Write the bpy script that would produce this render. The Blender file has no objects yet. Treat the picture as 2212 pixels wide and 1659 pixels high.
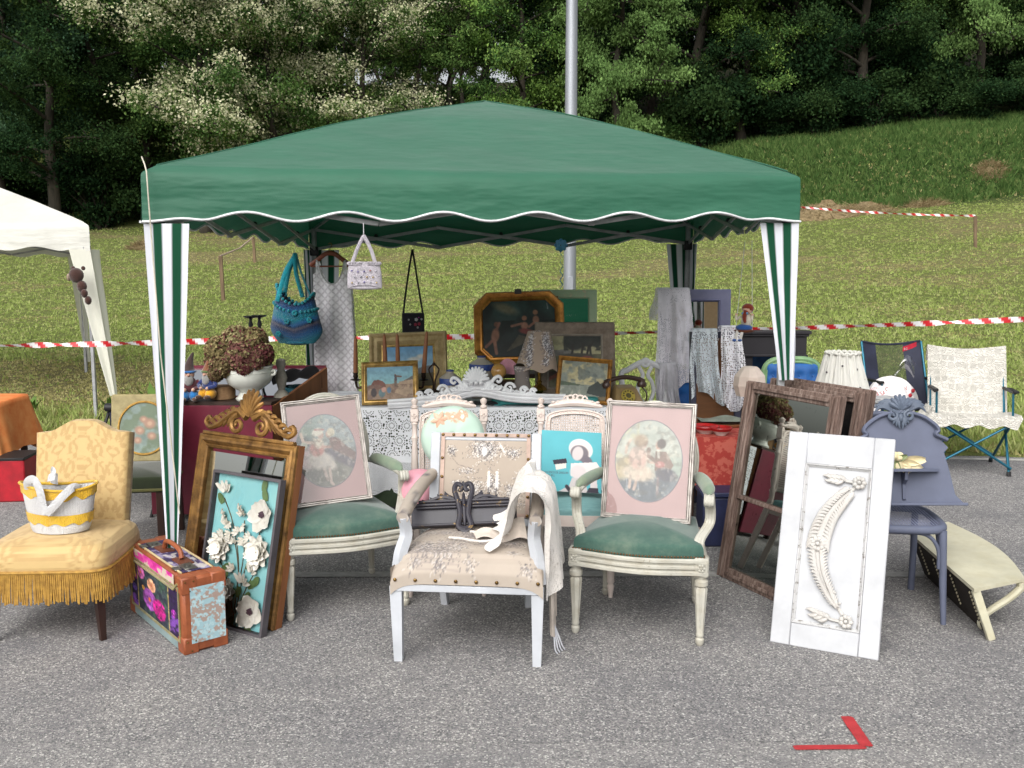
import bpy, bmesh, math, random
import numpy as np
from mathutils import Vector, Matrix, Quaternion

# ------------------------------------------------------------------ camera, world, sun, exposure
SC = bpy.context.scene
COL = SC.collection
PITCH = math.radians(7.24); CAMH = 1.65; FOC = 2000.0; UC, VC = 1106.0, 829.5   # photo measured on a 2212 x 1659 grid
cam_d = bpy.data.cameras.new('camera'); cam = bpy.data.objects.new('camera', cam_d); COL.objects.link(cam)
cam.location = (0, 0, CAMH); cam.rotation_euler = (math.pi / 2 - PITCH, 0, 0)
cam_d.sensor_width = 36; cam_d.lens = 36 * FOC / 2212.0; cam_d.clip_start = 0.05; cam_d.clip_end = 600
SC.camera = cam
SUN_EL, SUN_AZ = math.radians(43), math.radians(198)     # azimuth clockwise from +Y: behind the camera, a little left
wd = bpy.data.worlds.new('World'); SC.world = wd; wd.use_nodes = True
_n = wd.node_tree.nodes; _l = wd.node_tree.links
_sky = _n.new('ShaderNodeTexSky'); _sky.sky_type = 'NISHITA'; _sky.sun_disc = False
_sky.sun_elevation = SUN_EL; _sky.sun_rotation = SUN_AZ; _sky.air_density = 1.2; _sky.dust_density = 6.0; _sky.ozone_density = 1.0
_hs = _n.new('ShaderNodeHueSaturation'); _hs.inputs['Saturation'].default_value = 0.22
_l.new(_sky.outputs[0], _hs.inputs['Color']); _l.new(_hs.outputs[0], _n['Background'].inputs['Color'])
_n['Background'].inputs['Strength'].default_value = 0.15
sun_d = bpy.data.lights.new('sun', 'SUN'); sun_d.energy = 1.5; sun_d.angle = math.radians(75); sun_d.color = (1.0, 0.98, 0.95)
sun = bpy.data.objects.new('sun', sun_d); COL.objects.link(sun)
_sd = Vector((math.sin(SUN_AZ) * math.cos(SUN_EL), math.cos(SUN_AZ) * math.cos(SUN_EL), math.sin(SUN_EL)))
sun.rotation_euler = _sd.to_track_quat('Z', 'Y').to_euler(); sun.location = _sd * 30
SC.view_settings.view_transform = 'Standard'; SC.view_settings.look = 'None'; SC.view_settings.gamma = 1.0
SC.view_settings.exposure = 0.36; SC.view_settings.use_curve_mapping = False
SC.render.engine = 'CYCLES'; SC.cycles.use_denoising = True; SC.cycles.max_bounces = 6; SC.cycles.transparent_max_bounces = 12
SC.cycles.caustics_reflective = False; SC.cycles.caustics_refractive = False

# ------------------------------------------------------------------ helpers
random.seed(4); RNG = np.random.default_rng(7)
_F = Vector((0, math.cos(PITCH), -math.sin(PITCH))); _U = Vector((0, math.sin(PITCH), math.cos(PITCH)))
def ray(u, v): return Vector((1, 0, 0)) * ((u - UC) / FOC) + _U * (-(v - VC) / FOC) + _F
def P(u, v, D):
    d = ray(u, v); return Vector((0, 0, CAMH)) + d * (D / d.y)
def G(u, v, z=0.0):
    d = ray(u, v); return Vector((0, 0, CAMH)) + d * ((z - CAMH) / d.z)
def lerp(a, b, t): return a + (b - a) * t
def lin(c):
    c = np.asarray(c, float) / 255.0
    return np.where(c <= 0.04045, c / 12.92, ((c + 0.055) / 1.055) ** 2.4)
def sm(t): t = np.clip(t, 0, 1); return t * t * (3 - 2 * t)
def vn(x, y, seed=0):
    x = np.asarray(x, float); y = np.asarray(y, float)
    xi = np.floor(x).astype(np.int64); yi = np.floor(y).astype(np.int64); fx = sm(x - xi); fy = sm(y - yi)
    def h(a, b):
        n = (a * 374761393 + b * 668265263 + seed * 982451653) & 0x7fffffff
        n = ((n ^ (n >> 13)) * 1274126177) & 0x7fffffff
        return ((n ^ (n >> 16)) & 0xffff) / 65535.0
    return (h(xi, yi) * (1 - fx) + h(xi + 1, yi) * fx) * (1 - fy) + (h(xi, yi + 1) * (1 - fx) + h(xi + 1, yi + 1) * fx) * fy
def fbm(x, y, seed=0, o=4):
    s = 0; a = .5; t = 0
    for k in range(o): s = s + a * vn(x * 2 ** k, y * 2 ** k, seed + k); t += a; a *= .5
    return s / t

class MB:
    def __init__(s): s.v = []; s.f = []; s.c = []; s.hascol = False
    def add(s, vs, fs, M=None, col=None):
        b = len(s.v)
        if M is not None: vs = [M @ Vector(p) for p in vs]
        s.v.extend([tuple(p) for p in vs]); s.f.extend([tuple(i + b for i in f) for f in fs])
        if col is not None: s.hascol = True
        if col is not None and len(col) == len(vs) and hasattr(col[0], '__len__'): s.c.extend([tuple(q) for q in col])
        else: s.c.extend([tuple(col) if col is not None else (1, 1, 1)] * len(vs))
        return s
    def box(s, c, d, bev=.004, M=None, col=None):
        hx, hy, hz = d[0] / 2, d[1] / 2, d[2] / 2; b = min(bev, hx * .45, hy * .45, hz * .45); V = []; ix = {}
        for sx in (-1, 1):
            for sy in (-1, 1):
                for sz in (-1, 1):
                    ix[sx, sy, sz] = len(V)
                    V += [(c[0] + sx * hx, c[1] + sy * (hy - b), c[2] + sz * (hz - b)), (c[0] + sx * (hx - b), c[1] + sy * hy, c[2] + sz * (hz - b)), (c[0] + sx * (hx - b), c[1] + sy * (hy - b), c[2] + sz * hz)]
        Fc = []; I = ix
        for a in (-1, 1):
            Fc.append([I[a, p, q] for p, q in ((-1, -1), (1, -1), (1, 1), (-1, 1))])
            Fc.append([I[p, a, q] + 1 for p, q in ((-1, -1), (1, -1), (1, 1), (-1, 1))])
            Fc.append([I[p, q, a] + 2 for p, q in ((-1, -1), (1, -1), (1, 1), (-1, 1))])
            for e in (-1, 1):
                Fc.append([I[a, e, -1], I[a, e, 1], I[a, e, 1] + 1, I[a, e, -1] + 1])
                Fc.append([I[a, -1, e], I[a, 1, e], I[a, 1, e] + 2, I[a, -1, e] + 2])
                Fc.append([I[-1, a, e] + 1, I[1, a, e] + 1, I[1, a, e] + 2, I[-1, a, e] + 2])
        for k in I.values(): Fc.append([k, k + 1, k + 2])
        return s.add(V, Fc, M, col)
    def bar(s, a, b, w, d=None, bev=.003, up=Vector((0, 0, 1)), col=None):
        a = Vector(a); b = Vector(b); z = (b - a); L = z.length; z = z / L
        if abs(z.dot(up)) > .98: up = Vector((0, 1, 0))
        x = up.cross(z).normalized(); y = z.cross(x)
        M = Matrix(((x.x, y.x, z.x, a.x), (x.y, y.y, z.y, a.y), (x.z, y.z, z.z, a.z), (0, 0, 0, 1)))
        return s.box((0, 0, L / 2), (w, d or w, L), bev, M, col)
    def tube(s, pts, r, n=8, cap=True, closed=False, M=None, col=None, sq=1.0):
        pts = [Vector(p) for p in pts]; m = len(pts)
        rr = [r(i / (m - 1)) if callable(r) else (r[i] if hasattr(r, '__len__') else r) for i in range(m)]
        V = []; Fc = []; nx = None
        for i in range(m):
            t = (pts[(i + 1) % m] - pts[i - 1]) if closed else (pts[min(i + 1, m - 1)] - pts[max(i - 1, 0)])
            if t.length < 1e-9: t = Vector((0, 0, 1))
            t.normalize()
            if nx is None: nx = t.orthogonal().normalized() if abs(t.y) > .9 else Vector((0, 1, 0)).cross(t).normalized()
            nx = (nx - t * nx.dot(t))
            nx = nx.normalized() if nx.length > 1e-6 else t.orthogonal().normalized()
            ny = t.cross(nx)
            for k in range(n):
                a = 2 * math.pi * k / n; V.append(pts[i] + nx * (math.cos(a) * rr[i]) + ny * (math.sin(a) * rr[i] * sq))
        for i in range(m if closed else m - 1):
            j = (i + 1) % m
            for k in range(n): Fc.append((i * n + k, i * n + (k + 1) % n, j * n + (k + 1) % n, j * n + k))
        if cap and not closed: Fc += [tuple(range(n))[::-1], tuple(range((m - 1) * n, m * n))]
        return s.add(V, Fc, M, col)
    def lathe(s, prof, n=20, c=(0, 0, 0), M=None, col=None, ripple=None):
        V = []; Fc = []; m = len(prof)
        for i, (r, z) in enumerate(prof):
            for k in range(n):
                a = 2 * math.pi * k / n; q = r * (ripple(a, i / (m - 1)) if ripple else 1)
                V.append((c[0] + q * math.cos(a), c[1] + q * math.sin(a), c[2] + z))
        for i in range(m - 1):
            for k in range(n): Fc.append((i * n + k, i * n + (k + 1) % n, (i + 1) * n + (k + 1) % n, (i + 1) * n + k))
        if prof[0][0] > 1e-5: Fc.append(tuple(range(n))[::-1])
        if prof[-1][0] > 1e-5: Fc.append(tuple(range((m - 1) * n, m * n)))
        return s.add(V, Fc, M, col)
    def prism(s, poly, y0, y1, M=None, col=None):
        n = len(poly); V = [(x, y0, z) for x, z in poly] + [(x, y1, z) for x, z in poly]
        return s.add(V, [tuple(range(n)), tuple(range(2 * n - 1, n - 1, -1))] + [(i, i + n, (i + 1) % n + n, (i + 1) % n) for i in range(n)], M, col)
    def grid(s, fn, nu, nv, M=None, cfn=None, closed=False, mask=None):
        V = []; C = []
        for j in range(nv + 1):
            for i in range(nu + (0 if closed else 1)):
                u, v = i / nu, j / nv; V.append(fn(u, v))
                if cfn: C.append(cfn(u, v))
        w = nu if closed else nu + 1; Fc = []
        for j in range(nv):
            for i in range(nu):
                if mask is None or mask((i + .5) / nu, (j + .5) / nv):
                    i2 = (i + 1) % w; Fc.append((j * w + i, j * w + i2, (j + 1) * w + i2, (j + 1) * w + i))
        return s.add(V, Fc, M, C if cfn else None)
    def blob(s, c, r, n=10, M=None, col=None, e=1.0):
        def pw(a): return math.copysign(abs(a) ** e, a)
        rx, ry, rz = r if hasattr(r, '__len__') else (r, r, r); V = []; Fc = []; m = max(4, n // 2 + 1)
        V.append((c[0], c[1], c[2] - rz))
        for i in range(1, m):
            t = -math.pi / 2 + math.pi * i / m
            for k in range(n):
                a = 2 * math.pi * k / n
                V.append((c[0] + rx * pw(math.cos(t)) * pw(math.cos(a)), c[1] + ry * pw(math.cos(t)) * pw(math.sin(a)), c[2] + rz * pw(math.sin(t))))
        V.append((c[0], c[1], c[2] + rz)); L = len(V) - 1
        for k in range(n): Fc.append((0, 1 + (k + 1) % n, 1 + k)); Fc.append((L, L - n + k, L - n + (k + 1) % n))
        for i in range(m - 2):
            for k in range(n): a = 1 + i * n; Fc.append((a + k, a + (k + 1) % n, a + n + (k + 1) % n, a + n + k))
        return s.add(V, Fc, M, col)

def mesh_np(name, verts, faces, cols=None, smooth=False):
    """fast mesh from arrays: verts (n,3), faces (m,k), cols (n,3) linear"""
    me = bpy.data.meshes.new(name); n = len(verts); m, k = faces.shape
    me.vertices.add(n); me.vertices.foreach_set('co', np.asarray(verts, np.float32).ravel())
    me.loops.add(m * k); me.loops.foreach_set('vertex_index', faces.astype(np.int32).ravel())
    me.polygons.add(m); me.polygons.foreach_set('loop_start', np.arange(0, m * k, k, dtype=np.int32))
    me.polygons.foreach_set('use_smooth', np.full(m, smooth, dtype=bool))
    if cols is not None:
        a = me.color_attributes.new('Col', 'FLOAT_COLOR', 'POINT')
        a.data.foreach_set('color', np.concatenate([np.asarray(cols, np.float32), np.ones((n, 1), np.float32)], 1).ravel())
    me.update(calc_edges=True); me.validate(); return me
def link(name, me, mat, parent=None):
    if mat: me.materials.append(mat) if not len(me.materials) else None
    o = bpy.data.objects.new(name, me); COL.objects.link(o); o.parent = parent; return o
def obj(name, mb, mat, parent=None, smooth=True, ang=42, fixn=True):
    me = bpy.data.meshes.new(name); me.from_pydata(mb.v, [], mb.f)
    if mb.hascol:
        a = me.color_attributes.new('Col', 'FLOAT_COLOR', 'POINT'); c = lin(np.array(mb.c) * 255.0)
        a.data.foreach_set('color', np.concatenate([c, np.ones((len(c), 1))], 1).astype(np.float32).ravel())
    if fixn:
        bm = bmesh.new(); bm.from_mesh(me); bmesh.ops.recalc_face_normals(bm, faces=bm.faces); bm.to_mesh(me); bm.free()
    if smooth:
        me.polygons.foreach_set('use_smooth', [True] * len(me.polygons)); me.set_sharp_from_angle(angle=math.radians(ang))
    me.update(); return link(name, me, mat, parent)
def tag(o, label, cat, group=None, kind=None):
    if label: o['label'] = label
    if cat: o['category'] = cat
    if group: o['group'] = group
    if kind: o['kind'] = kind
    return o
def thing(name, label, cat, loc=(0, 0, 0), rz=0.0, group=None, M=None):
    o = bpy.data.objects.new(name, None); COL.objects.link(o); o.empty_display_size = .1
    if M is not None: o.matrix_world = M
    else: o.location = loc; o.rotation_euler = (0, 0, rz)
    return tag(o, label, cat, group)
def copy_tree(o, parent=None):
    c = o.copy(); COL.objects.link(c); c.parent = parent
    for ch in list(o.children): copy_tree(ch, c)
    return c
def pose(BL, BR, TL):
    """flat thing: local X right, Z up, front looks along -Y; origin mid bottom. returns matrix, width, height"""
    x = (BR - BL); w = x.length; x.normalize(); z = TL - BL; z = z - x * z.dot(x); h = z.length; z.normalize(); y = z.cross(x); o = (BL + BR) / 2
    return Matrix(((x.x, y.x, z.x, o.x), (x.y, y.y, z.y, o.y), (x.z, y.z, z.z, o.z), (0, 0, 0, 1))), w, h
def stand(cx, D, z, w, h, yaw=0, lean=8, roll=0):
    """pose of a flat thing standing at x, depth, height z"""
    M = Matrix.Translation((cx, D, z)) @ Matrix.Rotation(math.radians(yaw), 4, 'Z') @ Matrix.Rotation(math.radians(-lean), 4, 'X') @ Matrix.Rotation(math.radians(roll), 4, 'Y')
    return M
def inset(poly, d):
    n = len(poly); out = []
    for i in range(n):
        p0 = Vector(poly[i - 1]); p = Vector(poly[i]); p1 = Vector(poly[(i + 1) % n])
        a = (p - p0).normalized(); b = (p1 - p).normalized(); na = Vector((-a.y, a.x)); nb = Vector((-b.y, b.x))
        k = na + nb; q = 1 + na.dot(nb); out.append(p + k * (d / max(q, .3)))
    return out
def frame(mb, poly, prof, col=None):
    """poly CCW in XZ; prof [(inset, height toward viewer)]; closed moulding ring"""
    n = len(poly); V = []; Fc = []; m = len(prof)
    for d, hgt in prof:
        for p in inset(poly, d): V.append((p.x, -hgt, p.y))
    for i in range(m):
        j = (i + 1) % m
        for k in range(n): Fc.append((i * n + k, i * n + (k + 1) % n, j * n + (k + 1) % n, j * n + k))
    return mb.add(V, Fc, None, col)
def rect(w, h, z0=0): return [(-w / 2, z0), (w / 2, z0), (w / 2, z0 + h), (-w / 2, z0 + h)]
def arc(cx, cz, rx, rz, a0, a1, n, y=0):
    return [Vector((cx + rx * math.cos(math.radians(a0 + (a1 - a0) * i / n)), y, cz + rz * math.sin(math.radians(a0 + (a1 - a0) * i / n)))) for i in range(n + 1)]
def spiral(cx, cz, r0, r1, a0, turns, n=26, y=0):
    return [Vector((cx + (r0 + (r1 - r0) * t) * math.cos(a0 + turns * 2 * math.pi * t), y, cz + (r0 + (r1 - r0) * t) * math.sin(a0 + turns * 2 * math.pi * t))) for t in [i / n for i in range(n + 1)]]
def bez(p, n=14):
    p = [Vector(q) for q in p]; out = []
    for i in range(n + 1):
        t = i / n; q = list(p)
        while len(q) > 1: q = [q[k].lerp(q[k + 1], t) for k in range(len(q) - 1)]
        out.append(q[0])
    return out
def catmull(pts, n=6):
    p = [Vector(q) for q in pts]; p = [p[0] * 2 - p[1]] + p + [p[-1] * 2 - p[-2]]; out = []
    for i in range(1, len(p) - 2):
        for k in range(n):
            t = k / n; a, b, c, d = p[i - 1], p[i], p[i + 1], p[i + 2]
            out.append(.5 * ((2 * b) + (c - a) * t + (2 * a - 5 * b + 4 * c - d) * t * t + (3 * b - a - 3 * c + d) * t ** 3))
    out.append(p[-2]); return out
def leafy(mb, p, q, w, y=0, h=.012, n=7, bend=0.0):
    """carved leaf: tapered flattened lobe from p to q in XZ"""
    p = Vector((p[0], y, p[1])); q = Vector((q[0], y, q[1])); d = q - p; s_ = Vector((-d.z, 0, d.x))
    pts = [p + d * t + s_ * (bend * math.sin(math.pi * t)) for t in [i / n for i in range(n + 1)]]
    return mb.tube(pts, lambda t: max(.0008, w * math.sin(math.pi * min(1, .12 + .88 * t)) ** .8 * (1 - .35 * t)), 6, sq=h / max(w, 1e-4))

# ------------------------------------------------------------------ materials
class NT:
    def __init__(s, name):
        s.m = bpy.data.materials.new(name); s.m.use_nodes = True; s.t = s.m.node_tree; s.b = s.t.nodes['Principled BSDF']; s.out = s.t.nodes['Material Output']; s._co = None
    def n(s, ty, **k):
        x = s.t.nodes.new('ShaderNode' + ty)
        for a, b in k.items(): setattr(x, a, b)
        return x
    def l(s, a, b): s.t.links.new(a, b)
    def co(s):
        if s._co is None: s._co = s.n('TexCoord').outputs['Object']
        return s._co
    def math(s, op, a, b=None, c=None):
        x = s.n('Math', operation=op)
        for i, q in enumerate((a, b, c)):
            if q is None: continue
            if isinstance(q, (int, float)): x.inputs[i].default_value = q
            else: s.l(q, x.inputs[i])
        return x.outputs[0]
    def noise(s, scale, detail=4, rough=.6, stretch=None, co=None):
        x = s.n('TexNoise'); x.inputs['Scale'].default_value = scale; x.inputs['Detail'].default_value = detail; x.inputs['Roughness'].default_value = rough
        c = co or s.co()
        if stretch: mp = s.n('Mapping'); mp.inputs['Scale'].default_value = stretch; s.l(c, mp.inputs['Vector']); c = mp.outputs[0]
        s.l(c, x.inputs['Vector']); return x.outputs['Fac']
    def voro(s, scale, feature='F1', out='Distance', co=None, rnd=1.0):
        x = s.n('TexVoronoi', feature=feature); x.inputs['Scale'].default_value = scale; x.inputs['Randomness'].default_value = rnd
        s.l(co or s.co(), x.inputs['Vector']); return x.outputs[out]
    def ramp(s, f, stops):
        x = s.n('ValToRGB'); e = x.color_ramp.elements
        while len(e) < len(stops): e.new(.5)
        for i, (p, c) in enumerate(stops): e[i].position = p; c = lin(c) if max(c) > 1.01 else c; e[i].color = (c[0], c[1], c[2], 1)
        s.l(f, x.inputs[0]); return x.outputs[0]
    def mix(s, f, a, b, mode='MIX'):
        x = s.n('Mix', data_type='RGBA', blend_type=mode)
        if isinstance(f, (int, float)): x.inputs[0].default_value = f
        else: s.l(f, x.inputs[0])
        for i, q in ((6, a), (7, b)):
            if hasattr(q, 'is_linked') or hasattr(q, 'node'): s.l(q, x.inputs[i])
            else: q = lin(q) if max(q) > 1.01 else q; x.inputs[i].default_value = (q[0], q[1], q[2], 1)
        return x.outputs[2]
    def bump(s, f, st=.3, dist=.005):
        x = s.n('Bump'); x.inputs['Strength'].default_value = st; x.inputs['Distance'].default_value = dist; s.l(f, x.inputs['Height']); s.l(x.outputs[0], s.b.inputs['Normal'])
    def base(s, c):
        if hasattr(c, 'node'): s.l(c, s.b.inputs['Base Color'])
        else: c = lin(c); s.b.inputs['Base Color'].default_value = (c[0], c[1], c[2], 1)
    def set(s, **k):
        for a, b in k.items():
            nm = {'rough': 'Roughness', 'metal': 'Metallic', 'spec': 'Specular IOR Level', 'sheen': 'Sheen Weight', 'trans': 'Transmission Weight', 'coat': 'Coat Weight', 'alpha': 'Alpha', 'sss': 'Subsurface Weight'}[a]
            s.b.inputs[nm].default_value = b
    def holes(s, keep, shader=None):
        """keep=1 cloth, 0 open"""
        t = s.n('BsdfTransparent'); x = s.n('MixShader'); s.l(keep, x.inputs[0]); s.l(t.outputs[0], x.inputs[1]); s.l((shader or s.b).outputs[0], x.inputs[2]); s.l(x.outputs[0], s.out.inputs['Surface'])
def sh(c, k): return tuple(min(255, max(0, q * k)) for q in c)
def mat(name, c, c2=None, rough=.6, metal=0, scale=9, bump=.15, bscale=60, dist=.002, spec=.4, sheen=0, stretch=None, lo=.35, hi=.7, coat=0):
    m = NT(name); c2 = c2 or sh(c, .78)
    m.base(m.ramp(m.noise(scale, 5, .65, stretch), [(lo, c2), (hi, c)])); m.set(rough=rough, metal=metal, spec=spec, sheen=sheen, coat=coat)
    if bump: m.bump(m.noise(bscale, 3, .6, stretch), bump, dist)
    return m.m
def worn(name, c, under, rough=.5, amount=.36, scale=7, stretch=(1, 1, .25), dirt=None):
    """painted wood rubbed through to what is below"""
    m = NT(name); a = m.ramp(m.noise(5, 4), [(.3, sh(c, .88)), (.7, c)])
    if dirt: a = m.mix(m.math('MULTIPLY', m.ramp(m.noise(14, 5, .7), [(.45, (0, 0, 0)), (.75, (1, 1, 1))]), .6), a, dirt)
    w = m.ramp(m.noise(scale * 3, 6, .75, stretch), [(amount - .04, (1, 1, 1)), (amount, (0, 0, 0))])
    m.base(m.mix(w, a, under)); m.set(rough=rough, spec=.35); m.bump(m.noise(40, 4, .6, stretch), .2, .002); return m.m
def colmat(name, rough=.6, bump=.1, bscale=90, spec=.3, sheen=0, coat=0, var=.12):
    m = NT(name); a = m.n('VertexColor', layer_name='Col').outputs[0]
    k = m.ramp(m.noise(25, 5, .7), [(.3, (1 - var,) * 3), (.7, (1, 1, 1))]); m.base(m.mix(1.0, a, k, 'MULTIPLY')); m.set(rough=rough, spec=spec, sheen=sheen, coat=coat)
    if bump: m.bump(m.noise(bscale, 3), bump, .002)
    return m.m
def lace(name, c, scale=70, th=.32, rough=.9, c2=None, bscale=None):
    m = NT(name); m.base(m.ramp(m.noise(6, 4), [(.3, c2 or sh(c, .86)), (.7, c)])); m.set(rough=rough, spec=.1, sheen=.2)
    d = m.voro(scale, rnd=.45); m.bump(d, .6, .004)
    big = m.noise(7, 2); t = m.math('MULTIPLY_ADD', big, .35, th - .17)
    m.holes(m.math('GREATER_THAN', d, t)); return m.m
def crochet(name, c, scale=160, c2=None):
    m = NT(name); m.base(m.ramp(m.noise(8, 4), [(.3, c2 or sh(c, .8)), (.7, c)])); m.set(rough=.95, spec=.1, sheen=.3)
    m.bump(m.voro(scale, rnd=.5), 1.0, .006); return m.m
def cane(name, c, pitch=.013):
    m = NT(name); m.base(m.ramp(m.noise(9, 4), [(.3, sh(c, .8)), (.7, c)])); m.set(rough=.55, spec=.3)
    sp = m.n('SeparateXYZ'); m.l(m.co(), sp.inputs[0])
    def cell(o): f = m.math('FRACT', m.math('MULTIPLY', o, 1 / pitch)); f = m.math('SUBTRACT', f, .5); return m.math('MULTIPLY', f, f)
    zz = m.math('MAXIMUM', cell(sp.outputs[1]), 0.0) if name.endswith('flat') else cell(sp.outputs[2])
    r = m.math('ADD', cell(sp.outputs[0]), zz); m.bump(r, .4, .003); m.holes(m.math('GREATER_THAN', r, .085)); return m.m
def glass(name, tint=(255, 255, 255), refl=.12):
    m = NT(name); t = m.n('BsdfTransparent'); c = lin(tint); t.inputs[0].default_value = (c[0], c[1], c[2], 1); g = m.n('BsdfGlossy'); g.inputs['Roughness'].default_value = .03
    x = m.n('MixShader'); fr = m.n('Fresnel'); fr.inputs[0].default_value = 1.5; m.l(m.math('ADD', fr.outputs[0], refl - .04), x.inputs[0]); m.l(t.outputs[0], x.inputs[1]); m.l(g.outputs[0], x.inputs[2]); m.l(x.outputs[0], m.out.inputs['Surface']); return m.m
def mirror(name, c=(205, 208, 205), rough=.03):
    m = NT(name); k = m.ramp(m.noise(14, 6, .75), [(.30, sh(c, .55)), (.38, c)]); m.base(k); m.set(rough=rough, metal=1.0); return m.m

class Cv:
    """small painted canvas: x right, y down, 0..1; sampled into vertex colours"""
    def __init__(s, w, h, bg=(200, 200, 200)):
        s.w = w; s.h = h; s.a = np.empty((h, w, 3)); s.a[:] = bg
        s.y, s.x = np.meshgrid((np.arange(h) + .5) / h, (np.arange(w) + .5) / w, indexing='ij')
    def put(s, m, col, a=1.0): s.a += (np.asarray(col, float) - s.a) * (np.clip(m, 0, 1) * a)[..., None]; return s
    def ell(s, cx, cy, rx, ry, col, rot=0, soft=.3, a=1.0):
        c, q = math.cos(math.radians(rot)), math.sin(math.radians(rot)); k = s.h / s.w; dx = s.x - cx; dy = (s.y - cy) * k
        X = (dx * c + dy * q) / rx; Y = (-dx * q + dy * c) / (ry * k); d = np.sqrt(X * X + Y * Y); return s.put((1 - d) / soft + .5, col, a)
    def line(s, pts, w, col, a=1.0, soft=.5):
        k = s.h / s.w; m = np.full(s.x.shape, 9.0)
        for (x0, y0), (x1, y1) in zip(pts[:-1], pts[1:]):
            dx, dy = x1 - x0, (y1 - y0) * k; L = dx * dx + dy * dy + 1e-9; t = np.clip(((s.x - x0) * dx + (s.y - y0) * k * dy) / L, 0, 1)
            m = np.minimum(m, np.hypot(s.x - x0 - t * dx, (s.y - y0) * k - t * dy))
        return s.put((1 - m / w) / soft + .5, col, a)
    def poly(s, pts, col, a=1.0):
        m = np.zeros(s.x.shape, bool); n = len(pts)
        for i in range(n):
            x0, y0 = pts[i]; x1, y1 = pts[(i + 1) % n]
            if y0 == y1: continue
            m ^= ((y0 > s.y) != (y1 > s.y)) & (s.x < (x1 - x0) * (s.y - y0) / (y1 - y0) + x0)
        return s.put(m.astype(float), col, a)
    def grad(s, c0, c1, y0=0, y1=1, x=None): t = np.clip((s.y - y0) / (y1 - y0), 0, 1); t = t if x is None else t * x; s.a = np.asarray(c0) + (np.asarray(c1) - np.asarray(c0)) * t[..., None]; return s
    def grain(s, amt=.1, sc=12, seed=1): f = fbm(s.x * sc, s.y * sc * s.h / s.w, seed); s.a *= (1 + amt * 2 * (f - .5))[..., None]; return s
    def blotch(s, col, sc=6, th=.5, seed=3, a=1, soft=.12, reg=None):
        f = (fbm(s.x * sc, s.y * sc * s.h / s.w, seed) - th) / soft + .5
        return s.put(np.clip(f, 0, 1) * (reg if reg is not None else 1), col, a)
    def tuft(s, cx, cy, rx, ry, n, rng, cols=((70, 68, 72), (235, 232, 228), (120, 115, 114)), ln=.03):
        for k in range(n):
            x = cx + rng.normal() * rx * .45; y = cy + rng.normal() * ry * .45; an = rng.uniform(0, 6.28); l_ = ln * rng.uniform(.4, 1)
            c = cols[rng.integers(len(cols))]; x0 = int(x * s.w); y0 = int(y * s.h)
            for t in np.linspace(0, 1, 4):
                i = int((x + math.cos(an) * l_ * t) * s.w); j = int((y + math.sin(an) * l_ * t * s.w / s.h) * s.h)
                if 0 <= i < s.w and 0 <= j < s.h: s.a[j, i] = s.a[j, i] * .45 + np.asarray(c) * .55
        return s
    def at(s, x, y):
        i = min(s.w - 1, max(0, int(x * s.w))); j = min(s.h - 1, max(0, int(y * s.h))); return tuple(np.clip(s.a[j, i], 0, 255) / 255.0)
def letters(tx, size, parent, M, mt):
    fc = bpy.data.curves.new('lettering', 'FONT'); fc.body = tx; fc.size = size; fc.extrude = .0002; fo = bpy.data.objects.new('tmp', fc); COL.objects.link(fo); bpy.context.view_layer.update()
    me = bpy.data.meshes.new_from_object(fo); bpy.data.objects.remove(fo); me.materials.clear(); o = link('lettering', me, mt, parent); o.matrix_local = M; return o
def canvas_obj(name, cv, w, h, y, mt, parent, x0=0.0, z0=0.0, oval=False):
    """flat printed/painted sheet in XZ, centre x0, bottom z0, facing -Y"""
    ny, nx = cv.h, cv.w; X, Z = np.meshgrid(np.linspace(-w / 2, w / 2, nx + 1) + x0, z0 + h * (1 - np.linspace(0, 1, ny + 1)))
    V = np.stack([X.ravel(), np.full(X.size, y), Z.ravel()], 1)
    ii = np.minimum(np.arange(nx + 1), nx - 1); jj = np.minimum(np.arange(ny + 1), ny - 1); C = lin(np.clip(cv.a[jj][:, ii], 0, 255)).reshape(-1, 3)
    I, J = np.meshgrid(np.arange(nx), np.arange(ny)); I = I.ravel(); J = J.ravel(); q = nx + 1
    if oval:
        k = ((I + .5) / nx * 2 - 1) ** 2 + ((J + .5) / ny * 2 - 1) ** 2 < 1; I = I[k]; J = J[k]
    Fc = np.stack([J * q + I, (J + 1) * q + I, (J + 1) * q + I + 1, J * q + I + 1], 1)
    return link(name, mesh_np(name, V, Fc, C), mt, parent)
# ================================================================== SETTING
def edge_y(x): return 8.45 - .12 * x
def tz(x, y):
    x = np.asarray(x, float); y = np.asarray(y, float); d = np.maximum(0, y - edge_y(x)); dd = np.minimum(d, 27)
    z = .085 * dd + .0012 * dd * dd + .30 * np.maximum(0, d - 27)
    z = z + .06 * np.clip(x - 2, 0, 22) * sm(d / 24) + 1.7 * sm((d - 25.5) / 4.5) * sm((x - 3) / 5)
    return z + .10 * (fbm(x * .35, y * .35, 5, 3) - .5) * sm(d / 3) + .004
def tzf(x, y): return float(tz(np.array([x]), np.array([y]))[0])

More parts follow.
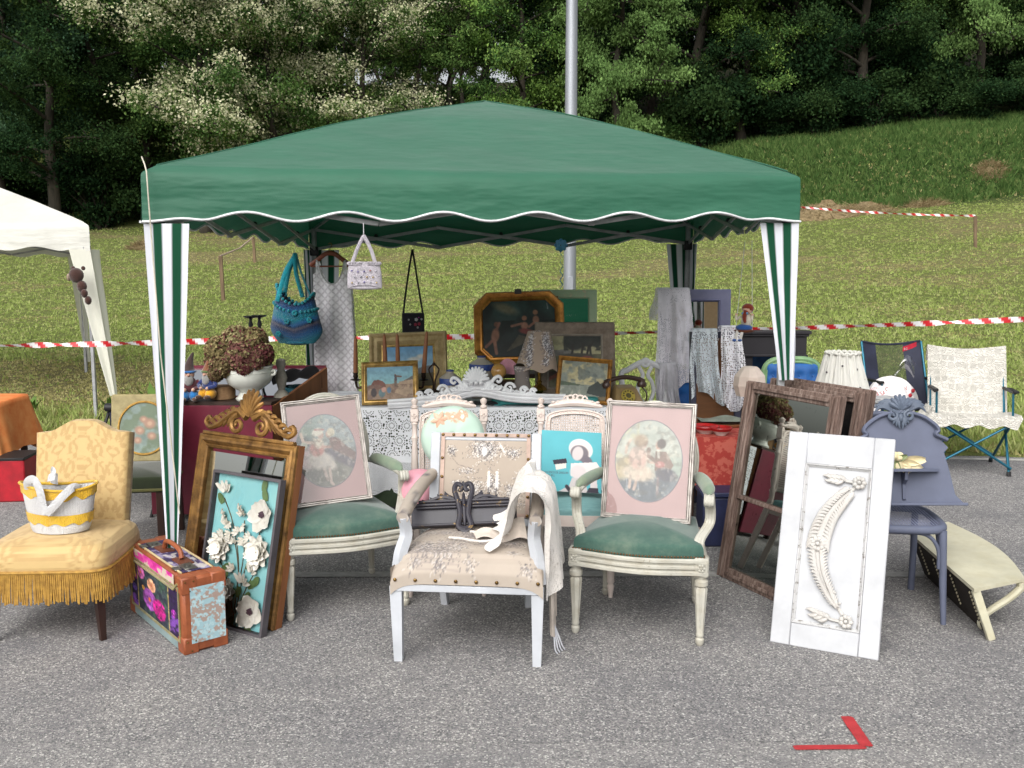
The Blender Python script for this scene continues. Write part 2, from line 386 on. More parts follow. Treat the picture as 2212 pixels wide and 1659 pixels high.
m = NT('asphalt'); big = m.noise(1.1, 4, .6); fine = m.noise(160, 3, .7); v1 = m.voro(165, out='Color'); sp = m.n('SeparateColor'); m.l(v1, sp.inputs[0])
a = m.ramp(big, [(.3, (150, 150, 152)), (.7, (168, 167, 166))]); a = m.mix(.82, a, m.ramp(sp.outputs[0], [(0, (60, 60, 63)), (.20, (112, 111, 113)), (.6, (142, 140, 138)), (.86, (168, 165, 161)), (1, (232, 229, 222))]), 'OVERLAY')
a = m.mix(m.math('MULTIPLY', m.ramp(m.noise(3.2, 6, .7), [(.50, (0, 0, 0)), (.66, (1, 1, 1))]), .4), a, (100, 99, 103))
ly = m.n('SeparateXYZ'); m.l(m.co(), ly.inputs[0])
seam = m.math('ADD', ly.outputs[1], m.math('MULTIPLY', m.noise(2.5, 3), .06)); band = m.ramp(m.math('MULTIPLY_ADD', seam, 1.0, -2.6), [(.47, (1, 1, 1)), (.50, (0, 0, 0))])
a = m.mix(m.math('MULTIPLY', band, .07), a, (176, 174, 168))
crk = m.math('ABSOLUTE', m.math('SUBTRACT', seam, 3.085)); a = m.mix(m.math('MULTIPLY', m.math('LESS_THAN', crk, .006), m.math('MULTIPLY', m.ramp(m.noise(3, 4), [(.45, (0, 0, 0)), (.62, (1, 1, 1))]), .35)), a, (70, 69, 70))
m.base(a); m.set(rough=.9, spec=.25); m.bump(m.math('ADD', m.voro(210), m.math('MULTIPLY', fine, .5)), .55, .004); MAT_ASPH = m.m
g = MB(); g.add([(-70, -70, 0), (70, -70, 0), (70, 13, 0), (-70, 13, 0)], [(0, 1, 2, 3)]); tag(obj('pavement', g, MAT_ASPH), None, None, kind='structure')

def paint_mat(name, c, thr):
    m = NT(name); m.base(m.ramp(m.noise(20, 4), [(.3, sh(c, .85)), (.7, c)])); m.set(rough=.85, spec=.2)
    e = m.n('VertexColor', layer_name='Col').outputs[0]; k = m.math('ADD', m.math('MULTIPLY', m.noise(70, 5, .75), .8), m.math('MULTIPLY', e, 1.0)); m.bump(m.voro(210), .4, .003)
    m.holes(m.ramp(k, [(thr, (0, 0, 0)), (thr + .16, (1, 1, 1))])); return m.m
def stripe(name, pts, w, mt, z=.004, n=8):
    mb = MB(); pts = [Vector((p.x, p.y, z)) for p in pts]; m_ = len(pts)
    def fn(u, v):
        k = min(m_ - 2, int(v * (m_ - 1))); t = v * (m_ - 1) - k; a, b = pts[k], pts[k + 1]; d = (pts[min(k + 1, m_ - 1)] - pts[max(k, 0)]).normalized(); s_ = Vector((-d.y, d.x, 0)); return a.lerp(b, t) + s_ * ((u - .5) * w)
    def cf(u, v): e = min(1, (1 - abs(u - .5) * 2) * 2.2) * min(1, min(v, 1 - v) * 14); return (e, e, e)
    mb.grid(fn, n, max(20, m_ * 6), cfn=cf); return tag(obj(name, mb, mt), None, None, kind='structure')
WL = paint_mat('worn_white_paint', (160, 159, 156), .88); RP = paint_mat('red_spray_paint', (178, 58, 62), .80)
stripe('parking_line', [Vector((-3.4, 4.80, 0)), Vector((0, 4.83, 0)), Vector((3.6, 4.82, 0))], .13, WL)
stripe('verge_line', [Vector((2.6, 7.98, 0)), Vector((3.8, 7.86, 0)), Vector((7, 7.5, 0))], .12, paint_mat('old_white_paint', (190, 188, 182), .75))
c1 = G(1706, 1617); c2 = G(1872, 1615); c3 = G(1826, 1546)
stripe('red_paint_mark', [c1, c1.lerp(c2, .5), c2 + Vector((.012, 0, 0))], .046, RP, .004); stripe('red_paint_mark', [c2 + Vector((.002, -.012, 0)), c2.lerp(c3, .5), c3], .066, RP, .0046)
stripe('faded_red_mark', [G(2150, 1003), G(2085, 1015), G(2010, 1022)], .07, paint_mat('faded_red_paint', (150, 80, 80), 1.0), .0085)

# meadow, bank and wood floor as one sheet
nx, ny = 190, 200; U = np.linspace(-1, 1, nx + 1); X0 = 14 * U + 46 * U ** 3
T = np.linspace(0, 1, ny + 1) ** 1.7 * 75
XX, TT = np.meshgrid(X0, T); YY = edge_y(XX) + TT + (fbm(XX * 1.7, XX * 0 + 3, 9, 4) - .5) * .5 * (TT < .01) - .02; ZZ = tz(XX, YY) - .01 * (TT < .01)
f = fbm(XX * .22, YY * .5, 21, 4); f2 = fbm(XX * .9, YY * 1.6, 33, 4); dry = sm((f - .5) / .2) * .8 * sm((YY - edge_y(XX) - .2) / 1) + sm((f2 - .58) / .12) * .5
dry *= np.clip(1.25 - .03 * XX, .3, 1.4); dry = np.clip(dry, 0, 1)[..., None]
gcol = lin((152, 164, 98)) * (1 - dry) + lin((178, 170, 124)) * dry
D_ = (YY - edge_y(XX))[..., None]; bank = (sm((D_ - 24.5) / 2) * sm((XX[..., None] - 3) / 4)); gcol = gcol * (1 - bank) + lin((78, 102, 56)) * bank
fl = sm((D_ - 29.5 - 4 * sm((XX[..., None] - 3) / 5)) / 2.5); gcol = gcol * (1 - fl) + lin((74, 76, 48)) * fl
lg = sm((D_ - 32) / 3) * sm((-XX[..., None] - 9) / 3); gcol = gcol * (1 - lg) + lin((120, 135, 62)) * lg
V = np.stack([XX.ravel(), YY.ravel(), ZZ.ravel()], 1); I, J = np.meshgrid(np.arange(nx), np.arange(ny)); I = I.ravel(); J = J.ravel(); q = nx + 1
m = NT('meadow_turf'); a = m.n('VertexColor', layer_name='Col').outputs[0]
a = m.mix(1.0, a, m.ramp(m.noise(9, 6, .75), [(.25, (.74, .75, .70)), (.6, (1, 1, 1)), (.8, (1.15, 1.12, 1.1))]), 'MULTIPLY'); a = m.mix(1.0, a, m.ramp(m.noise(45, 5, .8), [(.3, (.74, .74, .70)), (.7, (1.15, 1.15, 1.15))]), 'MULTIPLY')
m.base(a); m.set(rough=.95, spec=.1); m.bump(m.noise(30, 5, .8), .6, .03)
tag(link('meadow', mesh_np('meadow', V, np.stack([J * q + I, J * q + I + 1, (J + 1) * q + I + 1, (J + 1) * q + I], 1), gcol.reshape(-1, 3), True), m.m), None, None, kind='structure')

# grass blades
def blades(n, D0, D1, h0, h1, seed, xr=None, power=1.0, dryk=1.0, pal=((150, 166, 94), (160, 174, 104), (140, 156, 86), (168, 174, 116)), wid=.008, per=4):
    r = np.random.default_rng(seed); t = r.random(n) ** power; d = D0 * (D1 / D0) ** t
    x = (r.random(n) * 2 - 1) * .62 * d if xr is None else xr[0] + r.random(n) * (xr[1] - xr[0])
    y = d; ok = y > edge_y(x) + .02 + .35 * (fbm(x * 3, y * 3, 4, 3) - .3); x = x[ok]; y = y[ok]; n = len(x); z = tz(x, y)
    fd = sm((fbm(x * .22, y * .5, 21, 4) - .5) / .2) * .8 + sm((fbm(x * .9, y * 1.6, 33, 4) - .58) / .12) * .5; fd *= np.clip(1.25 - .03 * x, .3, 1.4) * dryk; isdry = r.random(n) < np.clip(fd * .75 + .04, 0, .9)
    pc = lin(np.array(pal, float)); c = pc[r.integers(0, len(pal), n)] * r.uniform(.88, 1.12, (n, 1)); dc = lin(np.array(((174, 168, 114), (162, 158, 104), (182, 174, 126)), float))[r.integers(0, 3, n)]; c = np.where(isdry[:, None], dc * r.uniform(.8, 1.1, (n, 1)), c)
    hh = (h0 + (h1 - h0) * r.random(n) ** 2) * np.where(isdry, .6, 1) * (.6 + .9 * fbm(x * .6, y * .6, 8, 3))
    Vs = []; Cs = []
    for k in range(per):
        a = r.uniform(0, 6.28, n); ln = r.uniform(.15, .9, n); w = wid * (1 + .025 * y) * r.uniform(.7, 1.4, n); bx = x + r.normal(0, .02, n); by = y + r.normal(0, .02, n); h = hh * r.uniform(.6, 1.1, n)
        b = r.uniform(0, 6.28, n)
        Vs.append(np.stack([np.stack([bx - w * np.cos(b), by - w * np.sin(b), z], 1), np.stack([bx + w * np.cos(b), by + w * np.sin(b), z], 1), np.stack([bx + np.cos(a) * h * ln, by + np.sin(a) * h * ln, z + h], 1)], 1)); Cs.append(np.repeat((c * r.uniform(.85, 1.15, (n, 1)))[:, None], 3, 1))
    V = np.concatenate(Vs).reshape(-1, 3); C = np.concatenate(Cs).reshape(-1, 3); return V, np.arange(len(V)).reshape(-1, 3), C
m = NT('grass_blade'); a = m.n('VertexColor', layer_name='Col').outputs[0]; df = m.n('BsdfDiffuse'); tl = m.n('BsdfTranslucent'); mx = m.n('MixShader'); mx.inputs[0].default_value = .3
m.l(a, df.inputs[0]); m.l(a, tl.inputs[0]); m.l(df.outputs[0], mx.inputs[1]); m.l(tl.outputs[0], mx.inputs[2]); m.l(mx.outputs[0], m.out.inputs['Surface']); MAT_LEAF = m.m
V, Fc, C = blades(95000, 8.0, 37, .02, .065, 3, power=1.0); tag(link('meadow_grass', mesh_np('meadow_grass', V, Fc, C), MAT_LEAF), 'short mown green and straw coloured grass covering the meadow', 'grass', kind='stuff')
V, Fc, C = blades(9000, 7.7, 9.8, .05, .19, 5, dryk=.55); tag(link('verge_grass', mesh_np('verge_grass', V, Fc, C), MAT_LEAF), 'longer unmown grass along the edge of the asphalt', 'grass', kind='stuff')
V, Fc, C = blades(42000, 32.5, 39, .08, .30, 6, xr=(3.5, 30), dryk=.2, pal=((78, 106, 56), (92, 118, 66), (68, 94, 50), (104, 126, 72)), wid=.012); tag(link('bank_grass', mesh_np('bank_grass', V, Fc, C), MAT_LEAF), 'tall dark green grass on the bank below the wood', 'grass', kind='stuff')

# broad-leaved weeds standing in the verge
def weed(u, v, D, s, label):
    c = P(u, v, D); c.z = tzf(c.x, c.y); mb = MB(); r = random.Random(int(u))
    for k in range(9):
        a = r.uniform(0, 6.28); L = s * r.uniform(.6, 1.1); tip = Vector((math.cos(a) * L * .6, math.sin(a) * L * .6, L)); mid = tip * .55 + Vector((0, 0, L * .15)); w = L * .12
        sd = Vector((-math.sin(a), math.cos(a), 0)) * w; mb.add([(0, 0, 0), mid - sd, mid + sd, tip], [(0, 1, 2), (1, 3, 2)])
    o = obj('weed', mb, MAT_WEED, None, smooth=False); o.location = c; return tag(o, label, 'weed', 'broad leaved weeds in the verge')
MAT_WEED = mat('weed_green', (96, 128, 52), bump=0, rough=.8)
for u, v, D, s in ((240, 825, 9.6, .30), (330, 815, 9.7, .34), (985, 800, 9.4, .36), (1000, 760, 9.8, .3), (655, 812, 9.2, .32), (1745, 800, 9.3, .25), (60, 850, 9.5, .26)):
    weed(u, v, D, s, 'broad bright green weed tuft in the verge beside the barrier tape')

# ---------------------------------------------------------------- trees
MAT_BARK = mat('bark', (66, 60, 50), (34, 32, 27), rough=.95, scale=4, bump=.8, bscale=18, dist=.03, stretch=(1, 1, .3))
def crown_mesh(name, centres, radii, n, size, pal, seed, droop=.4, blossom=None, flat=.7):
    r = np.random.default_rng(seed); k = len(centres); centres = np.array(centres); radii = np.array(radii); p = radii ** 2; idx = r.choice(k, n, p=p / p.sum())
    dv = r.normal(0, 1, (n, 3)); dv /= np.linalg.norm(dv, axis=1)[:, None]; rad = np.minimum(1.5, np.abs(r.normal(0, .62, n)) + .15)
    off = dv * rad[:, None] * radii[idx][:, None]; off[:, 2] *= flat; c = centres[idx] + off
    cen = centres.mean(0); out = c - cen; out /= np.linalg.norm(out, axis=1)[:, None] + 1e-6
    ax = r.normal(0, 1, (n, 3)) * .8 + out * .5; ax[:, 2] -= droop; ax /= np.linalg.norm(ax, axis=1)[:, None]
    bn = np.cross(ax, r.normal(0, 1, (n, 3)) + np.array([0, 0, .8])); bn /= np.linalg.norm(bn, axis=1)[:, None] + 1e-6
    L = size * r.uniform(.6, 1.35, n)[:, None]; pc = lin(np.array(pal, float)); tone = r.integers(0, len(pal), k)[idx]; col = pc[np.where(r.random(n) < .65, tone, r.integers(0, len(pal), n))] * r.uniform(.7, 1.25, (n, 1))
    W = L * .30
    if blossom:
        top = (off[:, 2] > -.35 * radii[idx]) & (rad > .45) & (r.random(k)[idx] < blossom[0]) & (r.random(n) < .75); bc = lin(np.array(((200, 200, 164), (184, 188, 148), (212, 210, 180)), float)); col = np.where(top[:, None], bc[r.integers(0, 3, n)] * r.uniform(.8, 1.1, (n, 1)), col); W = np.where(top[:, None], L * .36, W)
    V = np.stack([c - ax * L * .5, c + bn * W, c + ax * L * .5, c - bn * W], 1).reshape(-1, 3); return mesh_np(name, V, np.arange(n * 4).reshape(-1, 4), np.repeat(col, 4, 0))
def tree_proto(seed, H, R, th, tr, nl, size, pal, droop=.4, blossom=None, lean=.0, low=.14, dens=1.0):
    r = random.Random(seed); wood = MB(); cen = []; rad = []
    tp = [Vector((0, 0, -.4))]; 
    for i in range(1, 9): tp.append(Vector((lean * i / 8 * H * .3 + r.uniform(-.18, .18) * i ** .5, r.uniform(-.18, .18) * i ** .5, H * .86 * i / 8)))
    wood.tube(catmull(tp, 3), lambda t: tr * (1 - .86 * t) + tr * .5 * max(0, .08 - t) / .08, 8)
    nb = int(19 * dens)
    for b in range(nb):
        f = low + (.92 - low) * (b + r.random()) / nb; i = f * 8; k = min(7, int(i)); o = tp[k].lerp(tp[k + 1], i - k); a = b * 2.4 + r.uniform(-.5, .5)
        rr = R * (1 - ((f - .5) / .62) ** 2) ** .5 * r.uniform(.7, 1.1) if abs(f - .5) < .6 else R * .3
        e = o + Vector((math.cos(a) * rr, math.sin(a) * rr, rr * r.uniform(.05, .6) - droop * rr * .35)); mid = o.lerp(e, .5) + Vector((0, 0, .12 * rr))
        pts = bez([o, mid, e], 6); wood.tube(pts, lambda t: max(.02, tr * .38 * (1 - f * .5) * (1 - .85 * t)), 5, cap=False)
        for q in range(4):
            t = .35 + .65 * q / 3; c = o.lerp(e, t) + Vector((r.uniform(-.5, .5), r.uniform(-.5, .5), r.uniform(-.1, .5))); cen.append(tuple(c)); rad.append(R * r.uniform(.11, .24))
            if q in (1, 2):
                e2 = c + Vector((r.uniform(-1, 1), r.uniform(-1, 1), r.uniform(-.2, .8))) * R * .28; wood.tube([o.lerp(e, t), (o.lerp(e, t) + e2) / 2 + Vector((0, 0, .1)), e2], lambda t: .045 * (1 - .7 * t), 4, cap=False); cen.append(tuple(e2)); rad.append(R * r.uniform(.10, .19))
    for q in range(5): cen.append(tuple(tp[-1] + Vector((r.uniform(-1, 1), r.uniform(-1, 1), r.uniform(-.6, .6))) * R * .3)); rad.append(R * .25)
    wm = bpy.data.meshes.new('trunk'); wm.from_pydata(wood.v, [], wood.f); wm.polygons.foreach_set('use_smooth', [True] * len(wm.polygons)); wm.materials.append(MAT_BARK)
    cm = crown_mesh('crown', cen, rad, int(nl), size, pal, seed, droop, blossom); cm.materials.append(MAT_LEAF); return wm, cm
DK = ((40, 62, 38), (50, 73, 42), (34, 55, 34), (58, 80, 46)); MD = ((76, 104, 56), (90, 118, 64), (65, 93, 50), (102, 126, 70)); LT = ((118, 150, 74), (134, 162, 84), (100, 134, 66)); BL = ((78, 110, 82), (92, 122, 92), (66, 96, 72))
PROTO = {'dark': tree_proto(11, 13, 3.8, 2, .26, 88000, .108, DK), 'mid': tree_proto(23, 13, 3.4, 2, .22, 80000, .105, MD, droop=.5), 'light': tree_proto(37, 12, 3.2, 2, .2, 64000, .112, LT + MD, droop=.6),
         'blossom': tree_proto(41, 13, 4.2, 2, .2, 92000, .102, MD, droop=.3, blossom=(.85,), low=.22), 'willow': tree_proto(53, 12.5, 2.8, 3, .2, 74000, .112, ((104, 132, 76), (118, 146, 86), (92, 120, 68)), droop=1.6, low=.26), 'blue': tree_proto(67, 13, 3.8, 2, .24, 82000, .108, BL, droop=.4), 'thin': tree_proto(71, 13, 2.3, 3, .13, 18000, .11, MD, low=.45, dens=.7)}
TREE_LABEL = {'dark': 'dense dark green tree', 'mid': 'mid green leafy tree', 'light': 'pale yellow green leafy tree', 'blossom': 'tall cream blossomed tree', 'willow': 'drooping soft green tree', 'blue': 'bluish green broad tree', 'thin': 'slender thinly leafed tree with bare trunk'}
SEEN = {}
WHERE = {('mid', 1): 'between the two blossoming trees', ('blossom', 0): 'above the corded corner of the green gazebo', ('blossom', 1): 'behind the rising roof of the green gazebo', ('blossom', 2): 'beside the thin trees behind the gazebo roof', ('mid', 2): 'just behind the second blossoming tree', ('mid', 3): 'beside the thin tree behind the gazebo peak', ('dark', 1): 'behind the top of the lamp post', ('dark', 2): 'behind the far end of the gazebo roof', ('dark', 3): 'above the largest hay heap', ('dark', 4): 'above the smaller hay heap'}
def tree(kind, x, y, s, rz, where, sz=None):
    if 'edge' in where: k = SEEN.get(kind, 0); SEEN[kind] = k + 1; where = 'on the wood edge ' + WHERE[kind, k] if (kind, k) in WHERE else where
    t = thing('tree', TREE_LABEL[kind] + ' ' + where, 'tree', (x, y, tzf(x, y)), rz, 'trees of the wood above the meadow'); t.scale = (s, s, sz or s)
    link('trunk', PROTO[kind][0], None, t); link('crown', PROTO[kind][1], None, t); return t
def tu(u, D): return (u - UC) / FOC * D
rt = random.Random(9)
E1 = 'on the wood edge behind the white gazebo'; E2 = 'on the wood edge behind the green gazebo'; E3 = 'on the wood edge above the bank'; B1 = 'deeper in the wood behind the white gazebo'; B2 = 'deeper in the wood behind the green gazebo'; B3 = 'deeper in the wood above the bank'
for kind, u, D, s, w in (('blue', 20, 37, 1.0, E1), ('dark', 135, 35.5, .95, E1), ('mid', 235, 38, 1.0, E1), ('blossom', 455, 35, 1.0, E2), ('mid', 330, 39, .9, E2), ('blossom', 600, 37.5, 1.02, E2), ('thin', 690, 40, 1.0, E2), ('blossom', 790, 39, .95, E2), ('thin', 905, 39, .95, E2), ('thin', 1000, 39, .98, E2), ('light', 1120, 39, 1.0, E2),
                         ('willow', 1335, 36, 1.0, E2), ('dark', 1235, 41, 1.0, E2), ('dark', 1500, 40, 1.05, E3), ('light', 1590, 39.5, .92, E3), ('dark', 1700, 41, 1.05, E3), ('dark', 1840, 40, 1.0, E3), ('mid', 1960, 41, 1.0, E3), ('willow', 2080, 40, 1.0, E3), ('dark', 2190, 41, 1.0, E3), ('mid', 2300, 40, 1.0, E3), ('dark', -90, 38, 1.0, E1)):
    tree(kind, tu(u, D), D, s, rt.uniform(0, 6.28), w)
for i, (kind, u, D) in enumerate((('mid', -30, 46), ('blue', 90, 47), ('dark', 190, 46), ('mid', 300, 48), ('dark', 400, 47), ('dark', 520, 48), ('mid', 640, 49), ('thin', 760, 47), ('thin', 850, 46), ('thin', 960, 47), ('thin', 1050, 48), ('dark', 1170, 47), ('dark', 1290, 47), ('dark', 1400, 46), ('dark', 1480, 48), ('mid', 1580, 46), ('dark', 1680, 47), ('dark', 1790, 46), ('dark', 1900, 47), ('dark', 2010, 46), ('dark', 2120, 47), ('blue', 2230, 46),
                                    ('dark', 150, 55), ('dark', 450, 56), ('dark', 660, 56), ('dark', 1250, 55), ('dark', 1440, 55), ('dark', 1620, 55), ('dark', 1750, 54), ('dark', 1860, 56), ('dark', 2040, 55), ('thin', 830, 54), ('thin', 905, 56), ('thin', 985, 54), ('mid', 880, 62), ('mid', 970, 63), ('mid', 1050, 61), ('mid', 780, 62))):
    tree(kind, tu(u, D), D, rt.uniform(.95, 1.15), rt.uniform(0, 6.28), B1 if u < 310 else B2 if u < 1450 else B3)
# shrubs of the wood edge
def shrub_proto(seed, pal, n=9000):
    r = random.Random(seed); cen = []; rad = []; st = MB()
    for k in range(16):
        a = r.uniform(0, 6.28); q = r.uniform(.1, 1.2); z = r.uniform(.3, 1.7); cen.append((q * math.cos(a), q * math.sin(a), z)); rad.append(r.uniform(.3, .6)); st.tube([(0, 0, -.2), (q * .4 * math.cos(a), q * .4 * math.sin(a), z * .5), cen[-1]], lambda t: .03 * (1 - .7 * t), 4, cap=False)
    wm = bpy.data.meshes.new('stem'); wm.from_pydata(st.v, [], st.f); wm.materials.append(MAT_BARK); cm = crown_mesh('foliage', cen, rad, n, .10, pal, seed, .3); cm.materials.append(MAT_LEAF); return wm, cm
SHR = [shrub_proto(3, DK, 20000), shrub_proto(8, ((66, 94, 52), (78, 106, 58), (56, 84, 46)), 20000), shrub_proto(13, ((70, 98, 54), (80, 114, 62), (88, 112, 60)), 20000)]
SL = ('dark leafy shrub', 'fresh green leafy shrub', 'mixed green bushy shrub')
def shrub(k, x, y, s, where):
    t = thing('shrub', SL[k] + ' ' + where, 'shrub', (x, y, tzf(x, y)), rt.uniform(0, 6), 'shrubs under the trees'); t.scale = (s, s, s * rt.uniform(.8, 1.25)); link('stem', SHR[k][0], None, t); link('foliage', SHR[k][1], None, t)
for u in range(250, 1500, 62):
    D = rt.uniform(36.5, 41); shrub(rt.choice((0, 1, 2)), tu(u + rt.uniform(-20, 20), D), D, rt.uniform(.8, 1.5), 'under the trees behind the green gazebo')
for u in range(1440, 2290, 44):
    D = rt.uniform(38.5, 42); shrub(rt.choice((0, 2, 0, 0)), tu(u + rt.uniform(-20, 20), D), D, rt.uniform(.9, 1.5), 'under the trees on top of the bank')
for u, D in ((20, 39), (75, 41), (150, 40), (215, 41)): shrub(0, tu(u, D), D, 1.1, 'under the trees behind the white gazebo')

# hay heaps
MAT_HAY = mat('dry_hay', (146, 128, 96), (104, 90, 64), rough=1, scale=8, bump=1, bscale=25, dist=.05)
def hay(u, v, D, w, h, label):
    c = P(u, v, D); z = tzf(c.x, c.y); t = thing('hay_heap', label, 'hay heap', (c.x, c.y, z - .05), 0, 'heaps of cut hay'); mb = MB()
    mb.grid(lambda a, b: Vector((w / 2 * b * math.cos(a * 6.283), w / 3 * b * math.sin(a * 6.283), tzf(c.x + w / 2 * b * math.cos(a * 6.283), c.y + w / 3 * b * math.sin(a * 6.283)) - z - .03 + .05 + h * max(0, (1 - b * b)) * (.7 + .8 * float(vn(a * 7 % 7, b * 4, int(u)))))), 28, 8, closed=True); obj('heap', mb, MAT_HAY, t)
    r = np.random.default_rng(int(u)); n = 1600; q = r.random(n) ** .5; an = r.uniform(0, 6.28, n); px = w / 2 * q * np.cos(an); py = w / 3 * q * np.sin(an); pz = h * (1 - q * q) * .95 + tz(c.x + px, c.y + py) - z + .02; dr = r.normal(0, 1, (n, 3)) * .16; dr[:, 2] = abs(dr[:, 2]) * .6; c0 = np.stack([px, py, pz], 1); sd = np.cross(dr, r.normal(0, 1, (n, 3))); sd = sd / np.linalg.norm(sd, axis=1)[:, None] * .014
    V = np.stack([c0 - sd, c0 + sd, c0 + dr], 1).reshape(-1, 3); C = np.repeat(lin(np.array(((152, 136, 102), (124, 108, 78), (168, 154, 120)), float))[r.integers(0, 3, n)], 3, 0)
    s_ = link('straw', mesh_np('straw', V, np.arange(3 * n).reshape(-1, 3), C), MAT_LEAF, t); s_['kind'] = 'stuff'
hay(1775, 415, 31.5, 2.8, .42, 'larger heap of dry hay at the foot of the bank'); hay(1862, 415, 31.8, 2.4, .28, 'smaller flat heap of dry hay beside the larger one'); hay(2140, 372, 34, 1.3, .14, 'small pale patch of dry hay high on the bank'); hay(318, 505, 30, 1.2, .25, 'small heap of dry hay by the left end of the wood'); hay(2000, 400, 32.5, 1.6, .12, 'thin strip of dry hay along the bank foot')

# lamp post, stakes and tape
lp = P(1230, 700, 11.0); lp.z = tzf(lp.x, lp.y)
MAT_GALV = mat('galvanised_steel', (176, 180, 186), (140, 144, 150), rough=.45, metal=.55, scale=3, bump=.05, stretch=(1, 1, .1))
LPT = thing('lamp_post', 'tall grey galvanised steel lamp post behind the green gazebo', 'lamp post', lp)
mb = MB(); mb.tube([(0, 0, -.3), (0, 0, 3), (0, 0, 8)], [.078, .072, .055], 10); obj('pole', mb, MAT_GALV, LPT); mb = MB(); mb.tube([(0, 0, 0), (0, 0, .12)], .12, 10); obj('base_collar', mb, MAT_GALV, LPT); mb = MB(); mb.box((.0, -.078, 1.15), (.07, .014, .3), .004); obj('service_hatch', mb, MAT_GALV, LPT)
mb = MB(); mb.tube([(0, 0, 7.95), (0, -.3, 8.2), (0, -.9, 8.3)], .03, 8); mb.box((0, -1.1, 8.28), (.24, .6, .1), .03); obj('lamp_head', mb, MAT_GALV, LPT)
MAT_STAKE = mat('weathered_stake', (128, 108, 84), (90, 74, 58), rough=.9, bump=.5, stretch=(1, 1, .2))
def stake(u, vt, vb, D, label, dx=0):
    c = P(u, vb, D); z = tzf(c.x, c.y); top = P(u + dx, vt, D); mb = MB(); b = Vector((c.x, c.y, z - .15)); mb.bar(b, Vector((top.x, c.y, top.z)), .07, .05); o = obj('wooden_stake', mb, MAT_STAKE); return tag(o, label, 'stake', 'stakes on the meadow'), Vector((top.x, c.y, top.z))
_, s1 = stake(482, 553, 622, 19, 'rough wooden stake on the meadow, taller of two roped together', -6); _, s2 = stake(550, 512, 545, 26, 'thin wooden stake higher up the meadow holding the rope end', -3); _, s3 = stake(2107, 466, 545, 23, 'upright wooden stake on the meadow below the grass bank')
MAT_TAPE = colmat('barrier_tape_film', rough=.35, bump=0, spec=.5, var=.05)
def tape(name, p0, p1, wd, period, sag, twist, label, seed=1, n=260):
    mb = MB(); d = p1 - p0; L = d.length; r = random.Random(seed)
    def fn(u, v):
        c = p0 + d * v - Vector((0, 0, sag * 4 * v * (1 - v))); a = twist * v * 6.283 + 1.1 * math.sin(v * 9 + seed) + .4 * math.sin(v * 31); q = .55 + .45 * abs(math.sin(a)); return c + Vector((0, math.cos(a) * .6, math.sin(a) * .0 + q)) .normalized() * ((u - .5) * wd * q)
    def cf(u, v): return (.70, .10, .13) if ((v * L + (u - .5) * wd * .9) / period) % 1 < .5 else (.86, .86, .86)
    mb.grid(fn, 2, n, cfn=cf); o = obj(name, mb, MAT_TAPE, None, fixn=False); return tag(o, label, 'tape')
tape('barrier_tape', P(-260, 748, 8.9), P(640, 730, 8.35), .055, .165, .02, 2.2, 'red and white barrier tape stretched between the two gazebos', 2, 1200)
tape('barrier_tape', P(640, 730, 8.3), P(1460, 716, 8.3), .05, .165, .015, .4, 'red and white barrier tape passing behind the paintings on the table', 5, 1000)
tape('barrier_tape', P(1460, 716, 8.3), P(2420, 680, 8.0), .05, .165, .012, 1.5, 'red and white barrier tape running behind the camp chairs', 7, 1200)
tape('barrier_tape', P(1560, 428, 24.5), s3, .06, .22, .10, 5, 'far red and white barrier tape tied to the stake below the bank', 3, 700)
mb = MB(); mb.tube([s1, s1.lerp(s2, .5) - Vector((0, 0, .08)), s2], .018, 5); tag(obj('rope', mb, mat('pale_rope', (196, 172, 160), bump=0)), 'pale rope slung between two stakes on the meadow', 'rope')
